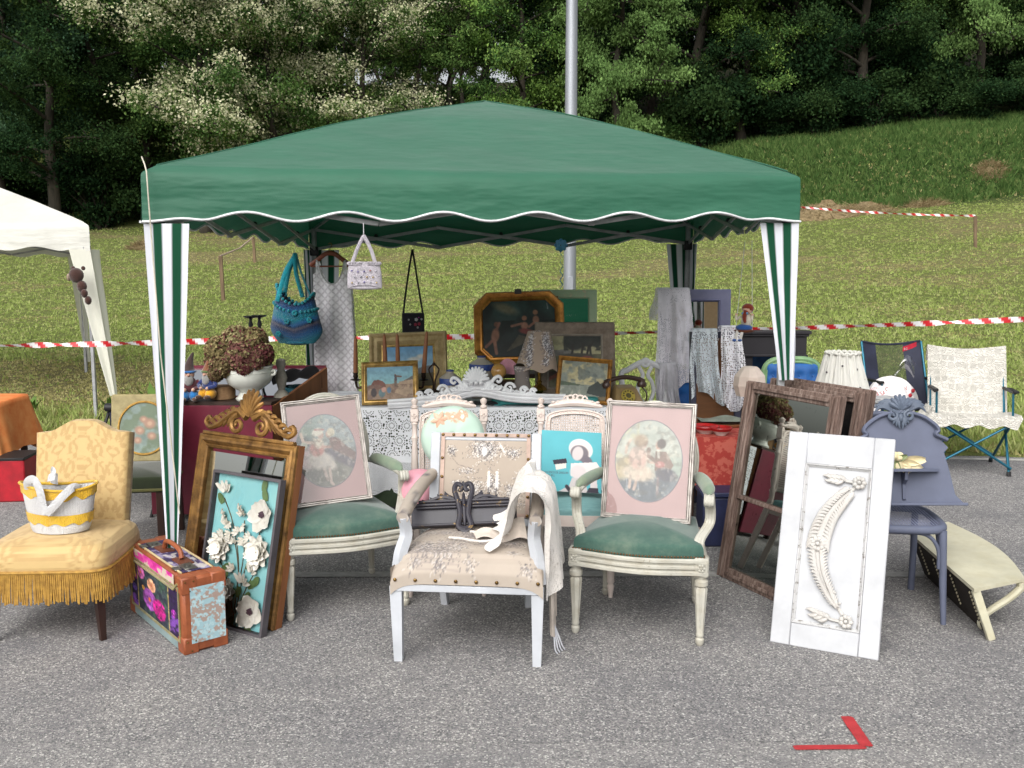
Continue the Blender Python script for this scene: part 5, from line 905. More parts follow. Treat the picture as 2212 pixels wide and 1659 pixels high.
# ---- tapestry backed dark chair behind
TC = P(305, 1120, 5.35); T = thing('tapestry_chair', 'dark wooden chair with green velvet seat and oval tapestry back', 'chair', (TC.x - .05, 5.42, 0), math.radians(5))
for sx in (-1, 1):
    mb = MB(); mb.bar((sx * .2, -.21, 0), (sx * .2, -.21, .40), .04, .04); obj('leg', mb, MAT_MAHOG, T); mb = MB(); mb.bar((sx * .185, .26, 0), (sx * .19, .2, .42), .036, .036); obj('leg', mb, MAT_MAHOG, T)
O = seat_outline(.47, .41, .46, .01); mb = MB(); cushion(mb, O, .36, .45, .03); obj('seat', mb, velvet('dark_green_velvet', (26, 32, 18), (36, 44, 24), (48, 54, 30)), T); mb = MB(); mb.tube(ring_path(O, .375, 1.02), .009, 6, closed=True); obj('seat_braid', mb, mat('olive_braid', (96, 94, 50)), T)
Mb = Matrix.Translation((0, .2, .46)) @ Matrix.Rotation(math.radians(-10), 4, 'X'); mb = MB(); mb.box((0, 0, .20), (.40, .045, .42), .03, Mb); obj('back_pad', mb, mat('old_gold_damask', (158, 146, 104), (128, 116, 80), scale=22), T)
cv = Cv(70, 80, (128, 142, 136)); cv.grain(.15, 8); cv.blotch((104, 116, 96), 6, .5, 4, .8, .15)
for x, y, q in ((.62, .42, .12), (.42, .55, .10), (.66, .66, .09), (.5, .34, .08), (.38, .74, .08)): cv.ell(x, y, q, q * .8, (158, 128, 112), 20, .6); cv.ell(x, y, q * .4, q * .35, (178, 150, 130), 0, .6)
o_ = canvas_obj('tapestry', cv, .30, .32, -.025, MAT_TOILE, T, 0, .04, True); o_.matrix_local = Mb; mb = MB(); mb.tube([Mb @ Vector((.152 * math.cos(a), -.026, .20 + .162 * math.sin(a))) for a in [k * math.pi / 24 for k in range(48)]], .007, 6, closed=True); obj('oval_braid', mb, MAT_FRINGE, T)
# ---- black camp chair behind that
c = P(290, 905, 6.3); T = thing('camp_chair', 'black padded folding chair behind the tapestry chair', 'chair', (c.x, 6.45, 0), math.radians(-6)); MAT_NAVY = mat('navy_nylon', (40, 44, 64), (30, 33, 50), rough=.7, bump=.2, bscale=30, dist=.004)
mb = MB(); mb.tube([(-.27, 0, .66), (.27, 0, .66)], .03, 10); obj('top_roll', mb, MAT_BLK, T); mb = MB(); mb.box((0, .01, .52), (.5, .025, .27), .01); obj('backrest', mb, MAT_NAVY, T); mb = MB(); mb.box((0, -.24, .40), (.5, .44, .03), .012); obj('seat', mb, MAT_NAVY, T)
for sx in (-1, 1):
    mb = MB(); mb.tube([(sx * .26, .04, .66), (sx * .26, -.45, 0)], .011, 8); obj('leg', mb, MAT_BLK, T); mb = MB(); mb.tube([(sx * .26, -.42, .42), (sx * .26, .12, 0)], .011, 8); obj('leg', mb, MAT_BLK, T)
# ---- orange cloth table and red crate of the neighbour
c = G(30, 1080); T = thing('draped_table', 'small table under an orange mottled cloth on the neighbouring pitch', 'table', (c.x - .62, c.y + .42, 0), math.radians(4)); MAT_ORC = mat('orange_mottled_cloth', (222, 150, 88), (206, 112, 52), rough=.85, scale=7)
mb = MB(); mb.box((0, 0, .64), (.8, .6, .03), .004); obj('table_top', mb, MAT_DARKW, T)
for sx in (-1, 1):
    for sy in (-1, 1): mb = MB(); mb.bar((sx * .36, sy * .26, 0), (sx * .36, sy * .26, .63), .04, .04); obj('leg', mb, MAT_DARKW, T)
def cloth(u, v):
    a = u * 2 * math.pi; q = .3; cx = math.copysign(abs(math.cos(a)) ** q, math.cos(a)); cy = math.copysign(abs(math.sin(a)) ** q, math.sin(a))
    if v < .4: s_ = v / .4; return Vector((.43 * cx * s_, .33 * cy * s_, .662))
    t = (v - .4) / .6; cn = abs(cx * cy) ** 3; fl = 1 + .04 * t * math.sin(u * 60) + cn * .34 * t + .10 * t; return Vector((.43 * cx * fl, .33 * cy * fl, .662 - t * (.36 + .20 * cn)))
obj('cloth', MB().grid(cloth, 120, 20, closed=True), MAT_ORC, T, ang=180)
c = G(45, 1086); T = thing('folding_crate', 'red and black folding crate under the orange cloth table', 'crate', (c.x - .15, c.y + .16, 0), math.radians(6)); mb = MB(); mb.box((.06, 0, .15), (.2, .3, .3), .008); obj('red_panel', mb, mat('red_plastic', (176, 24, 40), rough=.5, bump=0), T); mb = MB(); mb.box((-.14, 0, .14), (.19, .29, .28), .008); obj('black_panel', mb, MAT_BLK, T); mb = MB(); mb.box((.06, 0, .305), (.205, .305, .02), .004); obj('rim', mb, MAT_BLK, T)

# ---- covered suitcase
A = G(400, 1416); Bp = G(482, 1387); Cp = G(281, 1314); dx = (A - Cp).normalized(); L = .70; W = .19; H = .335; M, _, _ = pose(A - dx * L, A, A - dx * L + Vector((0, 0, 1)))
T = thing('suitcase', 'brown suitcase covered in patchwork of floral velvet and blue brocade', 'suitcase', M=M)
MAT_LEA = mat('tan_leather', (156, 88, 54), (128, 68, 42), rough=.5, scale=14, bump=.25, bscale=120); MAT_PW = colmat('patchwork_cloth', rough=.8, bump=.2, bscale=220, var=.1); MAT_BRAID = crochet('gold_green_braid', (168, 152, 92), 300, (120, 118, 74)); MAT_STEEL = mat('old_steel_lock', (150, 148, 142), (100, 98, 94), rough=.35, metal=.8, bump=.1)
mb = MB(); mb.box((0, W / 2, H / 2), (L, W, H), .012); obj('case', mb, MAT_LEA, T)
cv = Cv(150, 100, (46, 50, 62)); r = np.random.default_rng(4); cv.blotch((70, 82, 84), 10, .5, 3, .8); cv.blotch((60, 90, 70), 7, .6, 9, .8)
cv.put(((cv.x < .14) | (cv.x > .80)) * 1.0, (44, 28, 64)); cv.blotch((120, 70, 160), 9, .62, 6, .9, .06, ((cv.x < .14) | (cv.x > .80)) * 1.0)
for x, y, rr, c, c2 in ((.22, .22, .085, (196, 106, 170), (226, 116, 60)), (.45, .34, .085, (224, 160, 124), (200, 110, 80)), (.40, .66, .14, (160, 84, 172), (210, 100, 60)), (.60, .72, .13, (186, 36, 128), (150, 20, 100)), (.07, .62, .05, (110, 80, 180), (160, 120, 200)), (.90, .56, .05, (160, 50, 160), (200, 90, 190)), (.10, .38, .04, (150, 50, 130), (190, 90, 170)), (.27, .5, .03, (216, 160, 70), (160, 90, 40))):
    for k in range(9): a = k * .698; cv.ell(x + rr * .55 * math.cos(a), y + rr * .8 * math.sin(a), rr * .5, rr * .72, sh(c, r.uniform(.8, 1.2)), a * 57, .3)
    cv.ell(x, y, rr * .55, rr * .8, sh(c, .92), 0, .6); cv.ell(x, y, rr * .2, rr * .3, c2, 0, .5)
for x in (.15, .80): cv.line([(x, 0), (x, 1)], .010, (176, 156, 96))
cv.grain(.35, 30, 5); cv.blotch((40, 44, 56), 26, .66, 8, .6, .08); canvas_obj('flower_panel', cv, L * .88, H * .70, -.003, MAT_PW, T, 0, H * .15)
cv = Cv(120, 30, (200, 186, 168)); cv.blotch((216, 74, 160), 9, .44, 12, 1, .06); cv.blotch((186, 40, 130), 9, .62, 12, .8, .06); canvas_obj('pink_brocade', cv, L * .76, .062, -.0045, MAT_PW, T, 0, H - .062)
mb = MB(); frame(mb, rect(L * .90, H * .74, H * .13), [(0, .001), (0, .006), (.012, .006), (.012, .001)]); obj('braid', mb, MAT_BRAID, T); mb = MB(); mb.tube([(-L * .44, -.006, H - .03), (-L * .38, -.006, H - .064), (L * .38, -.006, H - .064), (L * .44, -.006, H - .03)], .006, 6); obj('braid', mb, MAT_BRAID, T)
mb = MB(); mb.add([(-L * .40, -.003, .008), (L * .40, -.003, .008), (L * .40, -.003, H * .125), (-L * .40, -.003, H * .125)], [(0, 1, 2, 3)]); obj('grey_blue_panel', mb, mat('grey_blue_cloth', (138, 156, 156), (116, 134, 136)), T)
cv = Cv(60, 100, (166, 146, 136)); cv.blotch((158, 190, 198), 8, .50, 31, 1, .05); cv.blotch((176, 204, 210), 14, .6, 33, 1, .05); o_ = canvas_obj('blue_brocade', cv, W * .80, H * .74, 0, MAT_PW, T, 0, 0); o_.matrix_local = Matrix.Translation((L / 2 + .0035, W * .56, H * .13)) @ Matrix.Rotation(math.pi / 2, 4, 'Z')
cv = Cv(120, 50, (60, 50, 84)); cv.blotch((150, 140, 170), 10, .55, 41, .9, .08); cv.blotch((196, 190, 180), 16, .6, 43, .8, .06, (cv.x > .45) * 1.0); o_ = canvas_obj('purple_panel', cv, L * .78, W * .72, 0, MAT_PW, T, 0, 0); o_.matrix_local = Matrix.Translation((0, W * .14, H + .003)) @ Matrix.Rotation(-math.pi / 2, 4, 'X')
mb = MB(); mb.tube([(-L * .39, W * .14, H + .004), (L * .39, W * .14, H + .004)], .005, 6); mb.tube([(-L * .39, W * .86, H + .004), (L * .39, W * .86, H + .004)], .005, 6); obj('cream_braid', mb, mat('cream_braid', (214, 196, 150)), T)
for sx in (-1, 1):
    for sz in (0, 1):
        mb = MB(); mb.box((sx * (L / 2 - .034), .03, .035 + sz * (H - .07)), (.074, .068, .076), .006); cp = obj('corner_cap', mb, MAT_LEA, T); mb = MB()
        for q in ((.018, .02), (-.018, .02), (0, -.022)): mb.blob((sx * (L / 2 + .004), .03 + q[0], .035 + sz * (H - .07) + q[1]), .004, 6)
        obj('rivet', mb, MAT_BRASS, cp); mb = MB(); mb.box((sx * (L / 2 - .034), W - .03, .035 + sz * (H - .07)), (.074, .068, .076), .006); obj('corner_cap', mb, MAT_LEA, T)
    mb = MB(); mb.box((sx * L * .30, W * .42, H + .006), (.085, .055, .008), .003); mb.lathe([(.014, .010), (.014, .014), (.004, .015)], 14, (sx * L * .30, W * .42, H)); mb.box((sx * L * .30, W * .16, H + .006), (.05, .03, .006), .002); obj('lock', mb, MAT_STEEL, T)
    mb = MB(); mb.prism([(-.05, -.03), (.05, -.03), (.06, .03), (-.06, .03)], 0, .008); o_ = obj('handle_tab', mb, mat('brown_leather', (112, 64, 46), rough=.5), T); o_.matrix_local = Matrix.Translation((sx * .115, W * .48, H + .010)) @ Matrix.Rotation(-math.pi / 2, 4, 'X')
mb = MB(); mb.tube(catmull([(-.11, W * .48, H + .015), (-.085, W * .48, H + .048), (0, W * .46, H + .062), (.085, W * .48, H + .048), (.11, W * .48, H + .015)], 6), .011, 8); obj('handle', mb, MAT_LEA, T)

# ---- shadow box with white flowers
BR_ = G(563, 1380); BL_ = G(418, 1338); TL_ = P(421, 1007, BL_.y + .20); M, w_, h_ = pose(BL_, BR_, TL_); T = thing('flower_shadow_box', 'turquoise shadow box of white paper flowers in a dark grey frame', 'shadow box', M=M); FD = .034
MAT_DGREY = mat('dark_grey_paint', (86, 82, 86), (70, 66, 70), rough=.5); mb = MB(); frame(mb, rect(w_, h_), [(0, -FD), (0, .0), (.012, .002), (.014, -.004), (.016, -FD)]); obj('frame', mb, MAT_DGREY, T, ang=25)
m = NT('turquoise_ground'); m.base(m.ramp(m.noise(3.5, 4), [(.3, (124, 190, 198)), (.7, (152, 208, 208))])); m.set(rough=.9); mb = MB(); mb.box((0, FD - .004, h_ / 2), (w_ - .03, .004, h_ - .03), .001); obj('ground_panel', mb, m.m, T)
MAT_PETAL = mat('cream_petal', (240, 238, 230), (222, 218, 206), rough=.8, scale=30, bump=.1); MAT_STAM = mat('purple_stamen', (104, 78, 92)); MAT_LEAFG = mat('silk_leaf', (116, 142, 88), (84, 110, 66), rough=.7); MAT_STEM = mat('brown_stem', (98, 88, 62)); Y0 = FD - .012
def petal(mb, c, ang, L, W, y, cup=.012, k=6):
    d = Vector((math.cos(ang), 0, math.sin(ang))); s_ = Vector((-d.z, 0, d.x))
    mb.grid(lambda u, v: Vector(c) + d * (L * (.08 + .92 * v)) + s_ * ((u - .5) * W * math.sin(math.pi * min(.94, .18 + .75 * v)) ** .7) + Vector((0, -cup * (v ** 1.5 + .6 * (abs(u - .5) * 2) ** 2) - y, 0)), 4, k)
def flower(x, z, r, n, kind, rot=0):
    x = max(-w_ / 2 + .02 + r, min(w_ / 2 - .02 - r, x)); mb = MB(); c = (x, Y0, z); rr = random.Random(int(x * 900 + z * 70))
    if kind == 'open':
        for k in range(n): petal(mb, c, rot + k * 6.283 / n + rr.uniform(-.1, .1), r * rr.uniform(.85, 1.1), r * .95, .002 * (k % 2), .014)
    elif kind == 'ruff':
        for q in range(3):
            for k in range(9): petal(mb, c, q * .35 + k * .698, r * (1 - .27 * q), r * .6, .008 * q + .003 * (k % 2), .014)
    else:
        for k in range(n): petal(mb, c, rot + (k - (n - 1) / 2) * .55, r * rr.uniform(.8, 1.1), r * .42, .002 * k, .01)
    o = obj('flower', mb, MAT_PETAL, T, ang=180)
    if kind == 'open':
        mb = MB()
        for k in range(14): a = k * 2.4; q = r * .05 * k ** .5; mb.blob((x + q * math.cos(a), Y0 - .012, z + q * math.sin(a)), (.005, .006, .005), 5)
        obj('stamen', mb, MAT_STAM, o)
fx = lambda u: -w_ / 2 + w_ * u; fz = lambda v: h_ * (1 - v)
for (u, v), r_, n, kd, ro in (((.76, .24), .078, 6, 'open', .3), ((.84, .86), .082, 6, 'open', .8), ((.12, .50), .074, 6, 'ruff', 0), ((.87, .48), .080, 6, 'ruff', 0), ((.14, .14), .062, 4, 'bud', 1.7), ((.60, .70), .055, 5, 'bud', 1.2), ((.42, .76), .055, 6, 'ruff', 0), ((.70, .62), .05, 4, 'bud', 1.0), ((.45, .63), .04, 4, 'bud', 2.4)): flower(fx(u), fz(v), r_, n, kd, ro)
for i, (u, v) in enumerate(((.18, .29), (.26, .35), (.22, .42), (.34, .40), (.30, .33), (.42, .24), (.48, .27), (.46, .38), (.54, .42), (.50, .33), (.58, .47), (.40, .46), (.63, .40), (.33, .47))): flower(fx(u), fz(v), .034, 5, 'bud', i * 1.3)
mb = MB()
for pts in (((.16, .18), (.34, .34), (.50, .60), (.52, .95)), ((.22, .30), (.42, .48), (.52, .66)), ((.76, .20), (.74, .36), (.60, .60), (.54, .9)), ((.86, .52), (.70, .66), (.56, .86)), ((.5, .30), (.55, .5), (.54, .7)), ((.70, .84), (.60, .9), (.56, .98)), ((.14, .55), (.34, .68), (.5, .9))): mb.tube(catmull([(fx(u), Y0 + .004, fz(v)) for u, v in pts], 6), .0026, 5)
obj('stem', mb, MAT_STEM, T)
rr = random.Random(6)
for u, v, a in ((.72, .10, 1.4), (.78, .16, 1.9), (.16, .22, 2.2), (.58, .50, -.6), (.62, .56, -.9), (.40, .60, 3.6), (.36, .64, 4.0), (.66, .72, .6), (.74, .70, .9), (.60, .78, -.3), (.48, .80, 3.5), (.42, .86, 3.9), (.62, .88, 5.2), (.52, .92, 4.4), (.46, .96, 4.7), (.64, .82, 1.0), (.56, .72, 4.6), (.50, .74, 4.2), (.68, .93, 5.6), (.38, .92, 3.2)):
    mb = MB(); petal(mb, (fx(u), Y0 + .003, fz(v)), a, .06 * rr.uniform(.8, 1.2), .036, 0, .004); obj('leaf', mb, MAT_LEAFG, T, ang=180)
mb = MB(); mb.add([(-w_ / 2 + .012, .002, .012), (w_ / 2 - .012, .002, .012), (w_ / 2 - .012, .002, h_ - .012), (-w_ / 2 + .012, .002, h_ - .012)], [(0, 1, 2, 3)]); obj('pane', mb, MAT_GLASS, T)

# ---- gilt mirror with carved crest
MAT_GILT = mat('antique_gilt', (160, 120, 66), (88, 62, 34), rough=.45, metal=.45, scale=16, bump=.4, bscale=50, dist=.003, lo=.3, hi=.65); MAT_RAWW = mat('raw_brown_wood', (142, 92, 56), (110, 68, 40), rough=.7, stretch=(1, 1, .15)); MAT_MIR = mirror('aged_mirror')
BR_ = G(588, 1368) + Vector((0, .03, 0)); BL_ = BR_ + Vector((-.85, .527, 0)) * .66; TR_ = P(592, 957, BR_.y + .24); M, w_, h_ = pose(BL_, BR_, TR_ + (BL_ - BR_)); T = thing('gilt_mirror', 'large gilt framed mirror with carved shell crest behind the shadow box', 'mirror', M=M)
mb = MB(); frame(mb, rect(w_, h_), [(0, -.03), (0, .008), (.008, .016), (.018, .013), (.028, .018), (.038, .010), (.046, .002), (.052, .007), (.062, .003), (.066, -.006), (.066, -.03)]); obj('frame', mb, MAT_GILT, T, ang=25); mb = MB(); frame(mb, rect(w_ + .004, h_ + .004, -.002), [(0, -.045), (0, -.008), (.02, -.008), (.02, -.045)]); obj('side_board', mb, MAT_RAWW, T, ang=25)
mb = MB(); mb.add([(-w_ / 2 + .08, .004, .08), (w_ / 2 - .08, .004, .08), (w_ / 2 - .08, .004, h_ - .08), (-w_ / 2 + .08, .004, h_ - .08)], [(0, 1, 2, 3)]); obj('mirror_glass', mb, MAT_MIR, T, smooth=False)
def crest(mb, W, H, z0, y=0, t=.012, shell=True):
    for sx in (-1, 1):
        mb.tube(catmull([(sx * .04 * W, y, z0 + .42 * H), (sx * .14 * W, y, z0 + .56 * H), (sx * .24 * W, y, z0 + .40 * H), (sx * .33 * W, y, z0 + .22 * H), (sx * .42 * W, y, z0 + .12 * H), (sx * .48 * W, y, z0 + .22 * H), (sx * .455 * W, y, z0 + .34 * H), (sx * .42 * W, y, z0 + .27 * H)], 6), lambda q: t * (1.5 - .7 * q), 7)
        mb.tube(spiral(sx * .13 * W, z0 + .24 * H, .075 * W, .012 * W, math.pi / 2, -sx * 1.4, 26, y), lambda q: t * (1.15 - .5 * q), 7)
        for k in range(5): f = k / 4; leafy(mb, (sx * (.17 + .20 * f) * W, z0 + (.52 - .34 * f) * H), (sx * (.235 + .23 * f) * W, z0 + (.58 - .36 * f) * H), t * 1.25, y - .004, t * 1.1, bend=.25 * sx); leafy(mb, (sx * (.2 + .18 * f) * W, z0 + (.40 - .26 * f) * H), (sx * (.24 + .2 * f) * W, z0 + (.16 - .1 * f) * H), t * .9, y, t)
    if shell:
        for k in range(9):
            a = math.radians(22 + 136 * k / 8); R_ = (.52 + .12 * math.sin(math.pi * k / 8)) * H; mb.tube([(math.cos(a) * R_ * q * .80, y - .012 * math.sin(math.pi * q), z0 + .44 * H + math.sin(a) * R_ * q) for q in (.05, .3, .6, .85, 1.0)], [t * .35, t * .6, t * .85, t * .95, t * .5], 6)
mb = MB(); crest(mb, w_ * .95, .215, h_ + .012, -.004, .0125); mb.box((0, 0, h_ + .008), (w_ * .94, .03, .018), .005); obj('crest', mb, MAT_GILT, T)

# ---- burgundy display cabinet with sloping glass lid
MAT_BURG = mat('burgundy_paint', (108, 30, 50), (92, 24, 42), rough=.45, bump=.05); x0 = P(318, 900, 5.9).x; x1 = P(588, 900, 5.9).x; cx = (x0 + x1) / 2; W = x1 - x0
T = thing('display_cabinet', 'burgundy fronted display cabinet with glass lid under the tureen', 'cabinet', (cx, 5.9, 0))
mb = MB(); mb.box((0, .009, .40), (W, .018, .72), .003); obj('front_board', mb, MAT_BURG, T); XR = P(704, 800, 6.6).x - cx
for xs, xe in ((-W / 2 + .01, -W / 2 + .01), (W / 2 - .01, XR)):
    mb = MB(); V = [(xs - .01, .02, .3), (xe - .01, .7, .3), (xe - .01, .7, .93), (xs - .01, .02, .75)]; mb.add(V + [(p[0] + .02, p[1], p[2]) for p in V], [(0, 1, 2, 3), (7, 6, 5, 4)] + [(k, k + 4, (k + 1) % 4 + 4, (k + 1) % 4) for k in range(4)]); obj('side_board', mb, MAT_RAWW, T, smooth=False)
mb = MB(); V = [(-W / 2, .70, .3), (XR, .70, .3), (XR, .70, .945), (-W / 2, .70, .945)]; mb.add(V + [(p[0], p[1] + .02, p[2]) for p in V], [(0, 1, 2, 3), (7, 6, 5, 4)] + [(k, k + 4, (k + 1) % 4 + 4, (k + 1) % 4) for k in range(4)]); obj('rear_board', mb, MAT_BURG, T, smooth=False)
mb = MB(); V = [(-W / 2, .02, .68), (W / 2, .02, .68), (XR, .69, .68), (-W / 2, .69, .68)]; mb.add(V, [(0, 1, 2, 3)]); obj('felt_bed', mb, mat('dark_green_felt', (54, 66, 40), (40, 50, 32), rough=1), T, smooth=False)
mb = MB(); V = [(-W / 2 + .01, .22, .795), (W / 2 - .01 + (XR - W / 2) * .3, .22, .795), (XR - .015, .69, .925), (-W / 2 + .01, .69, .925)]; mb.add(V, [(0, 1, 2, 3)]); obj('glass_lid', mb, glass('lid_glass', (190, 200, 190), .10), T, smooth=False)
mb = MB(); V = [(-W / 2 + .01, .018, .762), (W / 2 - .01, .018, .762), (W / 2 + (XR - W / 2) * .28, .23, .762), (-W / 2 + .01, .23, .762)]; mb.add(V + [(p[0], p[1], .782) for p in V], [(3, 2, 1, 0), (4, 5, 6, 7)] + [(k, (k + 1) % 4, (k + 1) % 4 + 4, k + 4) for k in range(4)]); obj('front_ledge', mb, MAT_DARKW, T, smooth=False)
for sx in (-W / 2 + .05, W / 2 - .05):
    for y in (.06, .64): mb = MB(); mb.bar((sx, y, 0), (sx, y, .32), .045, .045); obj('leg', mb, MAT_DARKW, T)
# black cloth thrown over its rear edge
mb = MB(); a_ = P(592, 815, 6.45); b_ = P(700, 798, 6.6)
def bc(u, v): p = a_.lerp(b_, u); return p + Vector((0, -.02 - .12 * v + (.06 * v * v), .02 + .03 * math.sin(v * 3) - .10 * v * v + .012 * math.sin(u * 17 + v * 5) - (.05 * max(0, u - .85) / .15)))
tag(obj('black_cloth', mb.grid(bc, 30, 10), mat('black_cotton', (26, 25, 28), rough=.95), None, ang=180), 'black cloth crumpled along the rear edge of the display cabinet', 'cloth')
# ---- tureen with dried hydrangeas
MAT_PORC = mat('white_porcelain', (214, 216, 208), (198, 200, 192), rough=.15, spec=.6, bump=0); B = P(540, 872, 6.02); B.z = .782; T = thing('tureen', 'white porcelain footed tureen on the display cabinet', 'tureen', B)
mb = MB(); mb.lathe([(.085, 0), (.09, .012), (.072, .03), (.062, .052), (.066, .062), (.09, .075), (.135, .11), (.152, .15), (.155, .19), (.15, .212), (.158, .222), (.158, .228), (.146, .228), (.140, .20), (.10, .12), (0, .09)], 40); obj('bowl', mb, MAT_PORC, T)
for sx in (-1, 1): mb = MB(); mb.tube(catmull([(sx * .14, -.02, .185), (sx * .172, -.022, .195), (sx * .178, -.03, .178), (sx * .168, -.03, .168), (sx * .145, -.02, .165)], 5), .009, 7); obj('handle', mb, MAT_PORC, T)
mb = MB(); mb.tube([(.1555 * math.cos(a), .1555 * math.sin(a), .186) for a in [k * math.pi / 24 for k in range(48)]], .0025, 5, closed=True); obj('rim_line', mb, MAT_PORC, T)
def hydrangea_bunch(label, loc, R, n, heads):
    T = thing('dried_hydrangea', label, 'dried flowers', loc); r = np.random.default_rng(8); pal = lin(np.array(((152, 140, 100), (128, 112, 82), (134, 94, 88), (108, 64, 66), (164, 154, 114), (104, 94, 68)), float))
    for hx, hy, hz, hr, tone in heads:
        k = n; dv = r.normal(0, 1, (k, 3)); dv /= np.linalg.norm(dv, axis=1)[:, None]; c = dv * hr * (1 - .28 * r.random((k, 1)) ** 2) + np.array((hx, hy, hz)); nn = dv + r.normal(0, .45, (k, 3)); nn /= np.linalg.norm(nn, axis=1)[:, None]; t = np.cross(nn, r.normal(0, 1, (k, 3))); t /= np.linalg.norm(t, axis=1)[:, None]; b = np.cross(nn, t); s_ = r.uniform(.008, .0135, (k, 1))
        V = np.stack([c - t * s_, c - b * s_ * .9 + nn * s_ * .25, c + t * s_, c + b * s_ * .9 + nn * s_ * .25], 1).reshape(-1, 3); C = pal[np.where(r.random(k) < .55, tone, r.integers(0, 6, k))] * r.uniform(.7, 1.3, (k, 1)); link('flower_head', mesh_np('flower_head', V, np.arange(4 * k).reshape(-1, 4), np.repeat(C, 4, 0)), MAT_LEAF, T)
    mb = MB()
    for hx, hy, hz, hr, tone in heads: mb.tube([(0, 0, -.12), (hx * .5, hy * .5, hz * .4), (hx, hy, hz)], .004, 5)
    obj('stem', mb, MAT_STEM, T); return T
hydrangea_bunch('bunch of dried brown and mauve hydrangea heads in the tureen', B + Vector((-.04, 0, .23)),   .2, 1500, ((-.13, -.05, .10, .095, 0), (-.03, -.02, .16, .10, 4), (.08, .0, .15, .095, 0), (.13, -.03, .07, .085, 3), (.02, -.10, .06, .10, 2), (-.10, -.09, .01, .085, 1), (.10, -.09, .04, .075, 2), (-.17, 0, .02, .075, 5), (0, .08, .12, .09, 1), (.05, -.12, .0, .06, 3), (-.16, -.06, -.05, .055, 1)))
# ---- black candlesticks behind
MAT_BGLASS = mat('black_glass', (26, 26, 30), rough=.15, spec=.6, bump=0)
for u, h, lb in ((541, .0, 'black turned candlestick behind the hydrangeas, nearer the striped curtain'), (560, .01, 'black turned candlestick behind the hydrangeas, nearer the blue bag')):
    c = P(u, 686, 6.35); T = thing('candlestick', lb, 'candlestick', (c.x, 6.35, .84 + h * .5), 0, 'pair of black candlesticks'); H = c.z - .84; mb = MB(); mb.lathe([(.05, 0), (.05, .01), (.014, .03), (.010, .10), (.016, .14), (.010, .18), (.017, .24), (.011, .30), (.018, H - .10), (.010, H - .07), (.017, H - .05), (.009, H - .02), (.012, H - .006)], 14); obj('stem', mb, MAT_BGLASS, T); mb = MB(); mb.lathe([(.012, H - .008), (.04, H), (.05, H + .008), (.05, H + .012), (.03, H + .008), (0, H + .006)], 18); obj('drip_dish', mb, MAT_BGLASS, T)
# ---- gnome dolls and log
def gnome(label, loc, rz, hat, band, coat, leg, s_):
    T = thing('gnome_doll', label, 'doll', loc, rz, 'felt gnome dolls'); T.scale = (s_, s_, s_); f = lambda n, c: mat(n, c, sh(c, .75), rough=1, bump=.8, bscale=160, dist=.003, sheen=.5)
    mb = MB(); mb.blob((-.028, -.02, .035), (.036, .05, .036), 12); mb.blob((.028, -.02, .035), (.036, .05, .036), 12); obj('trousers', mb, f('felt_trousers', leg), T); mb = MB(); mb.blob((0, 0, .10), (.05, .042, .062), 14); obj('coat', mb, f('felt_coat', coat), T)
    for sx in (-1, 1): mb = MB(); mb.tube(catmull([(sx * .045, 0, .13), (sx * .068, -.02, .095), (sx * .03, -.055, .08)], 4), .014, 8); ar = obj('arm', mb, f('felt_coat', coat), T); mb = MB(); mb.blob((sx * .026, -.058, .078), .012, 8); obj('hand', mb, f('felt_skin', (226, 180, 156)), ar); mb = MB(); mb.blob((sx * .035, -.075, .016), (.02, .032, .016), 8); obj('shoe', mb, f('felt_shoe', (80, 52, 36)), T)
    mb = MB(); mb.blob((0, -.012, .175), (.036, .034, .036), 12); hd = obj('head', mb, f('felt_skin', (226, 180, 156)), T); mb = MB(); mb.blob((0, -.048, .172), .010, 8); obj('nose', mb, f('felt_skin', (226, 170, 146)), hd); mb = MB(); mb.blob((0, -.034, .138), (.030, .020, .04), 10); obj('beard', mb, f('grey_wool', (176, 174, 172)), hd); 
    for sx in (-1, 1): mb = MB(); mb.blob((sx * .013, -.045, .185), .004, 6); obj('eye', mb, MAT_BLK, hd)
    mb = MB(); mb.tube(catmull([(0, -.005, .185), (0, .0, .21), (.01, .006, .26), (.03, .01, .315)], 5), lambda t: .042 * (1 - t) ** .8 + .004, 10); ht = obj('hat', mb, f('felt_hat', hat), T); mb = MB(); mb.tube([(.041 * math.cos(a), -.005 + .041 * math.sin(a), .192) for a in [k * .5236 for k in range(12)]], .008, 6, closed=True); obj('hat_band', mb, f('felt_band', band), ht)
a_ = P(412, 868, 5.98); gnome('seated felt gnome with blue trousers and blue banded hat', (a_.x, 5.97, .782), .25, (66, 48, 46), (40, 110, 180), (96, 32, 44), (28, 110, 176), 1.0)
a_ = P(455, 845, 6.02); gnome('felt gnome with yellow trousers and tall brown hat beside the log', (a_.x + .01, 5.96, .80), -.3, (130, 82, 54), (90, 110, 60), (40, 58, 120), (220, 158, 30), .92)
a_ = P(478, 868, 6.03); mb = MB(); mb.lathe([(.07, 0), (.078, .004), (.08, .05), (.077, .084), (.07, .088), (0, .088)], 22, ripple=lambda a, t: 1 + .05 * math.sin(a * 3) + .03 * math.sin(a * 7)); T = tag(obj('log_slice', mb, mat('log_wood', (168, 136, 100), (120, 88, 62), rough=.9, scale=20, bump=.6)), 'thick sawn log slice standing behind the felt gnomes', 'log'); T.location = (a_.x, 6.06, .782)
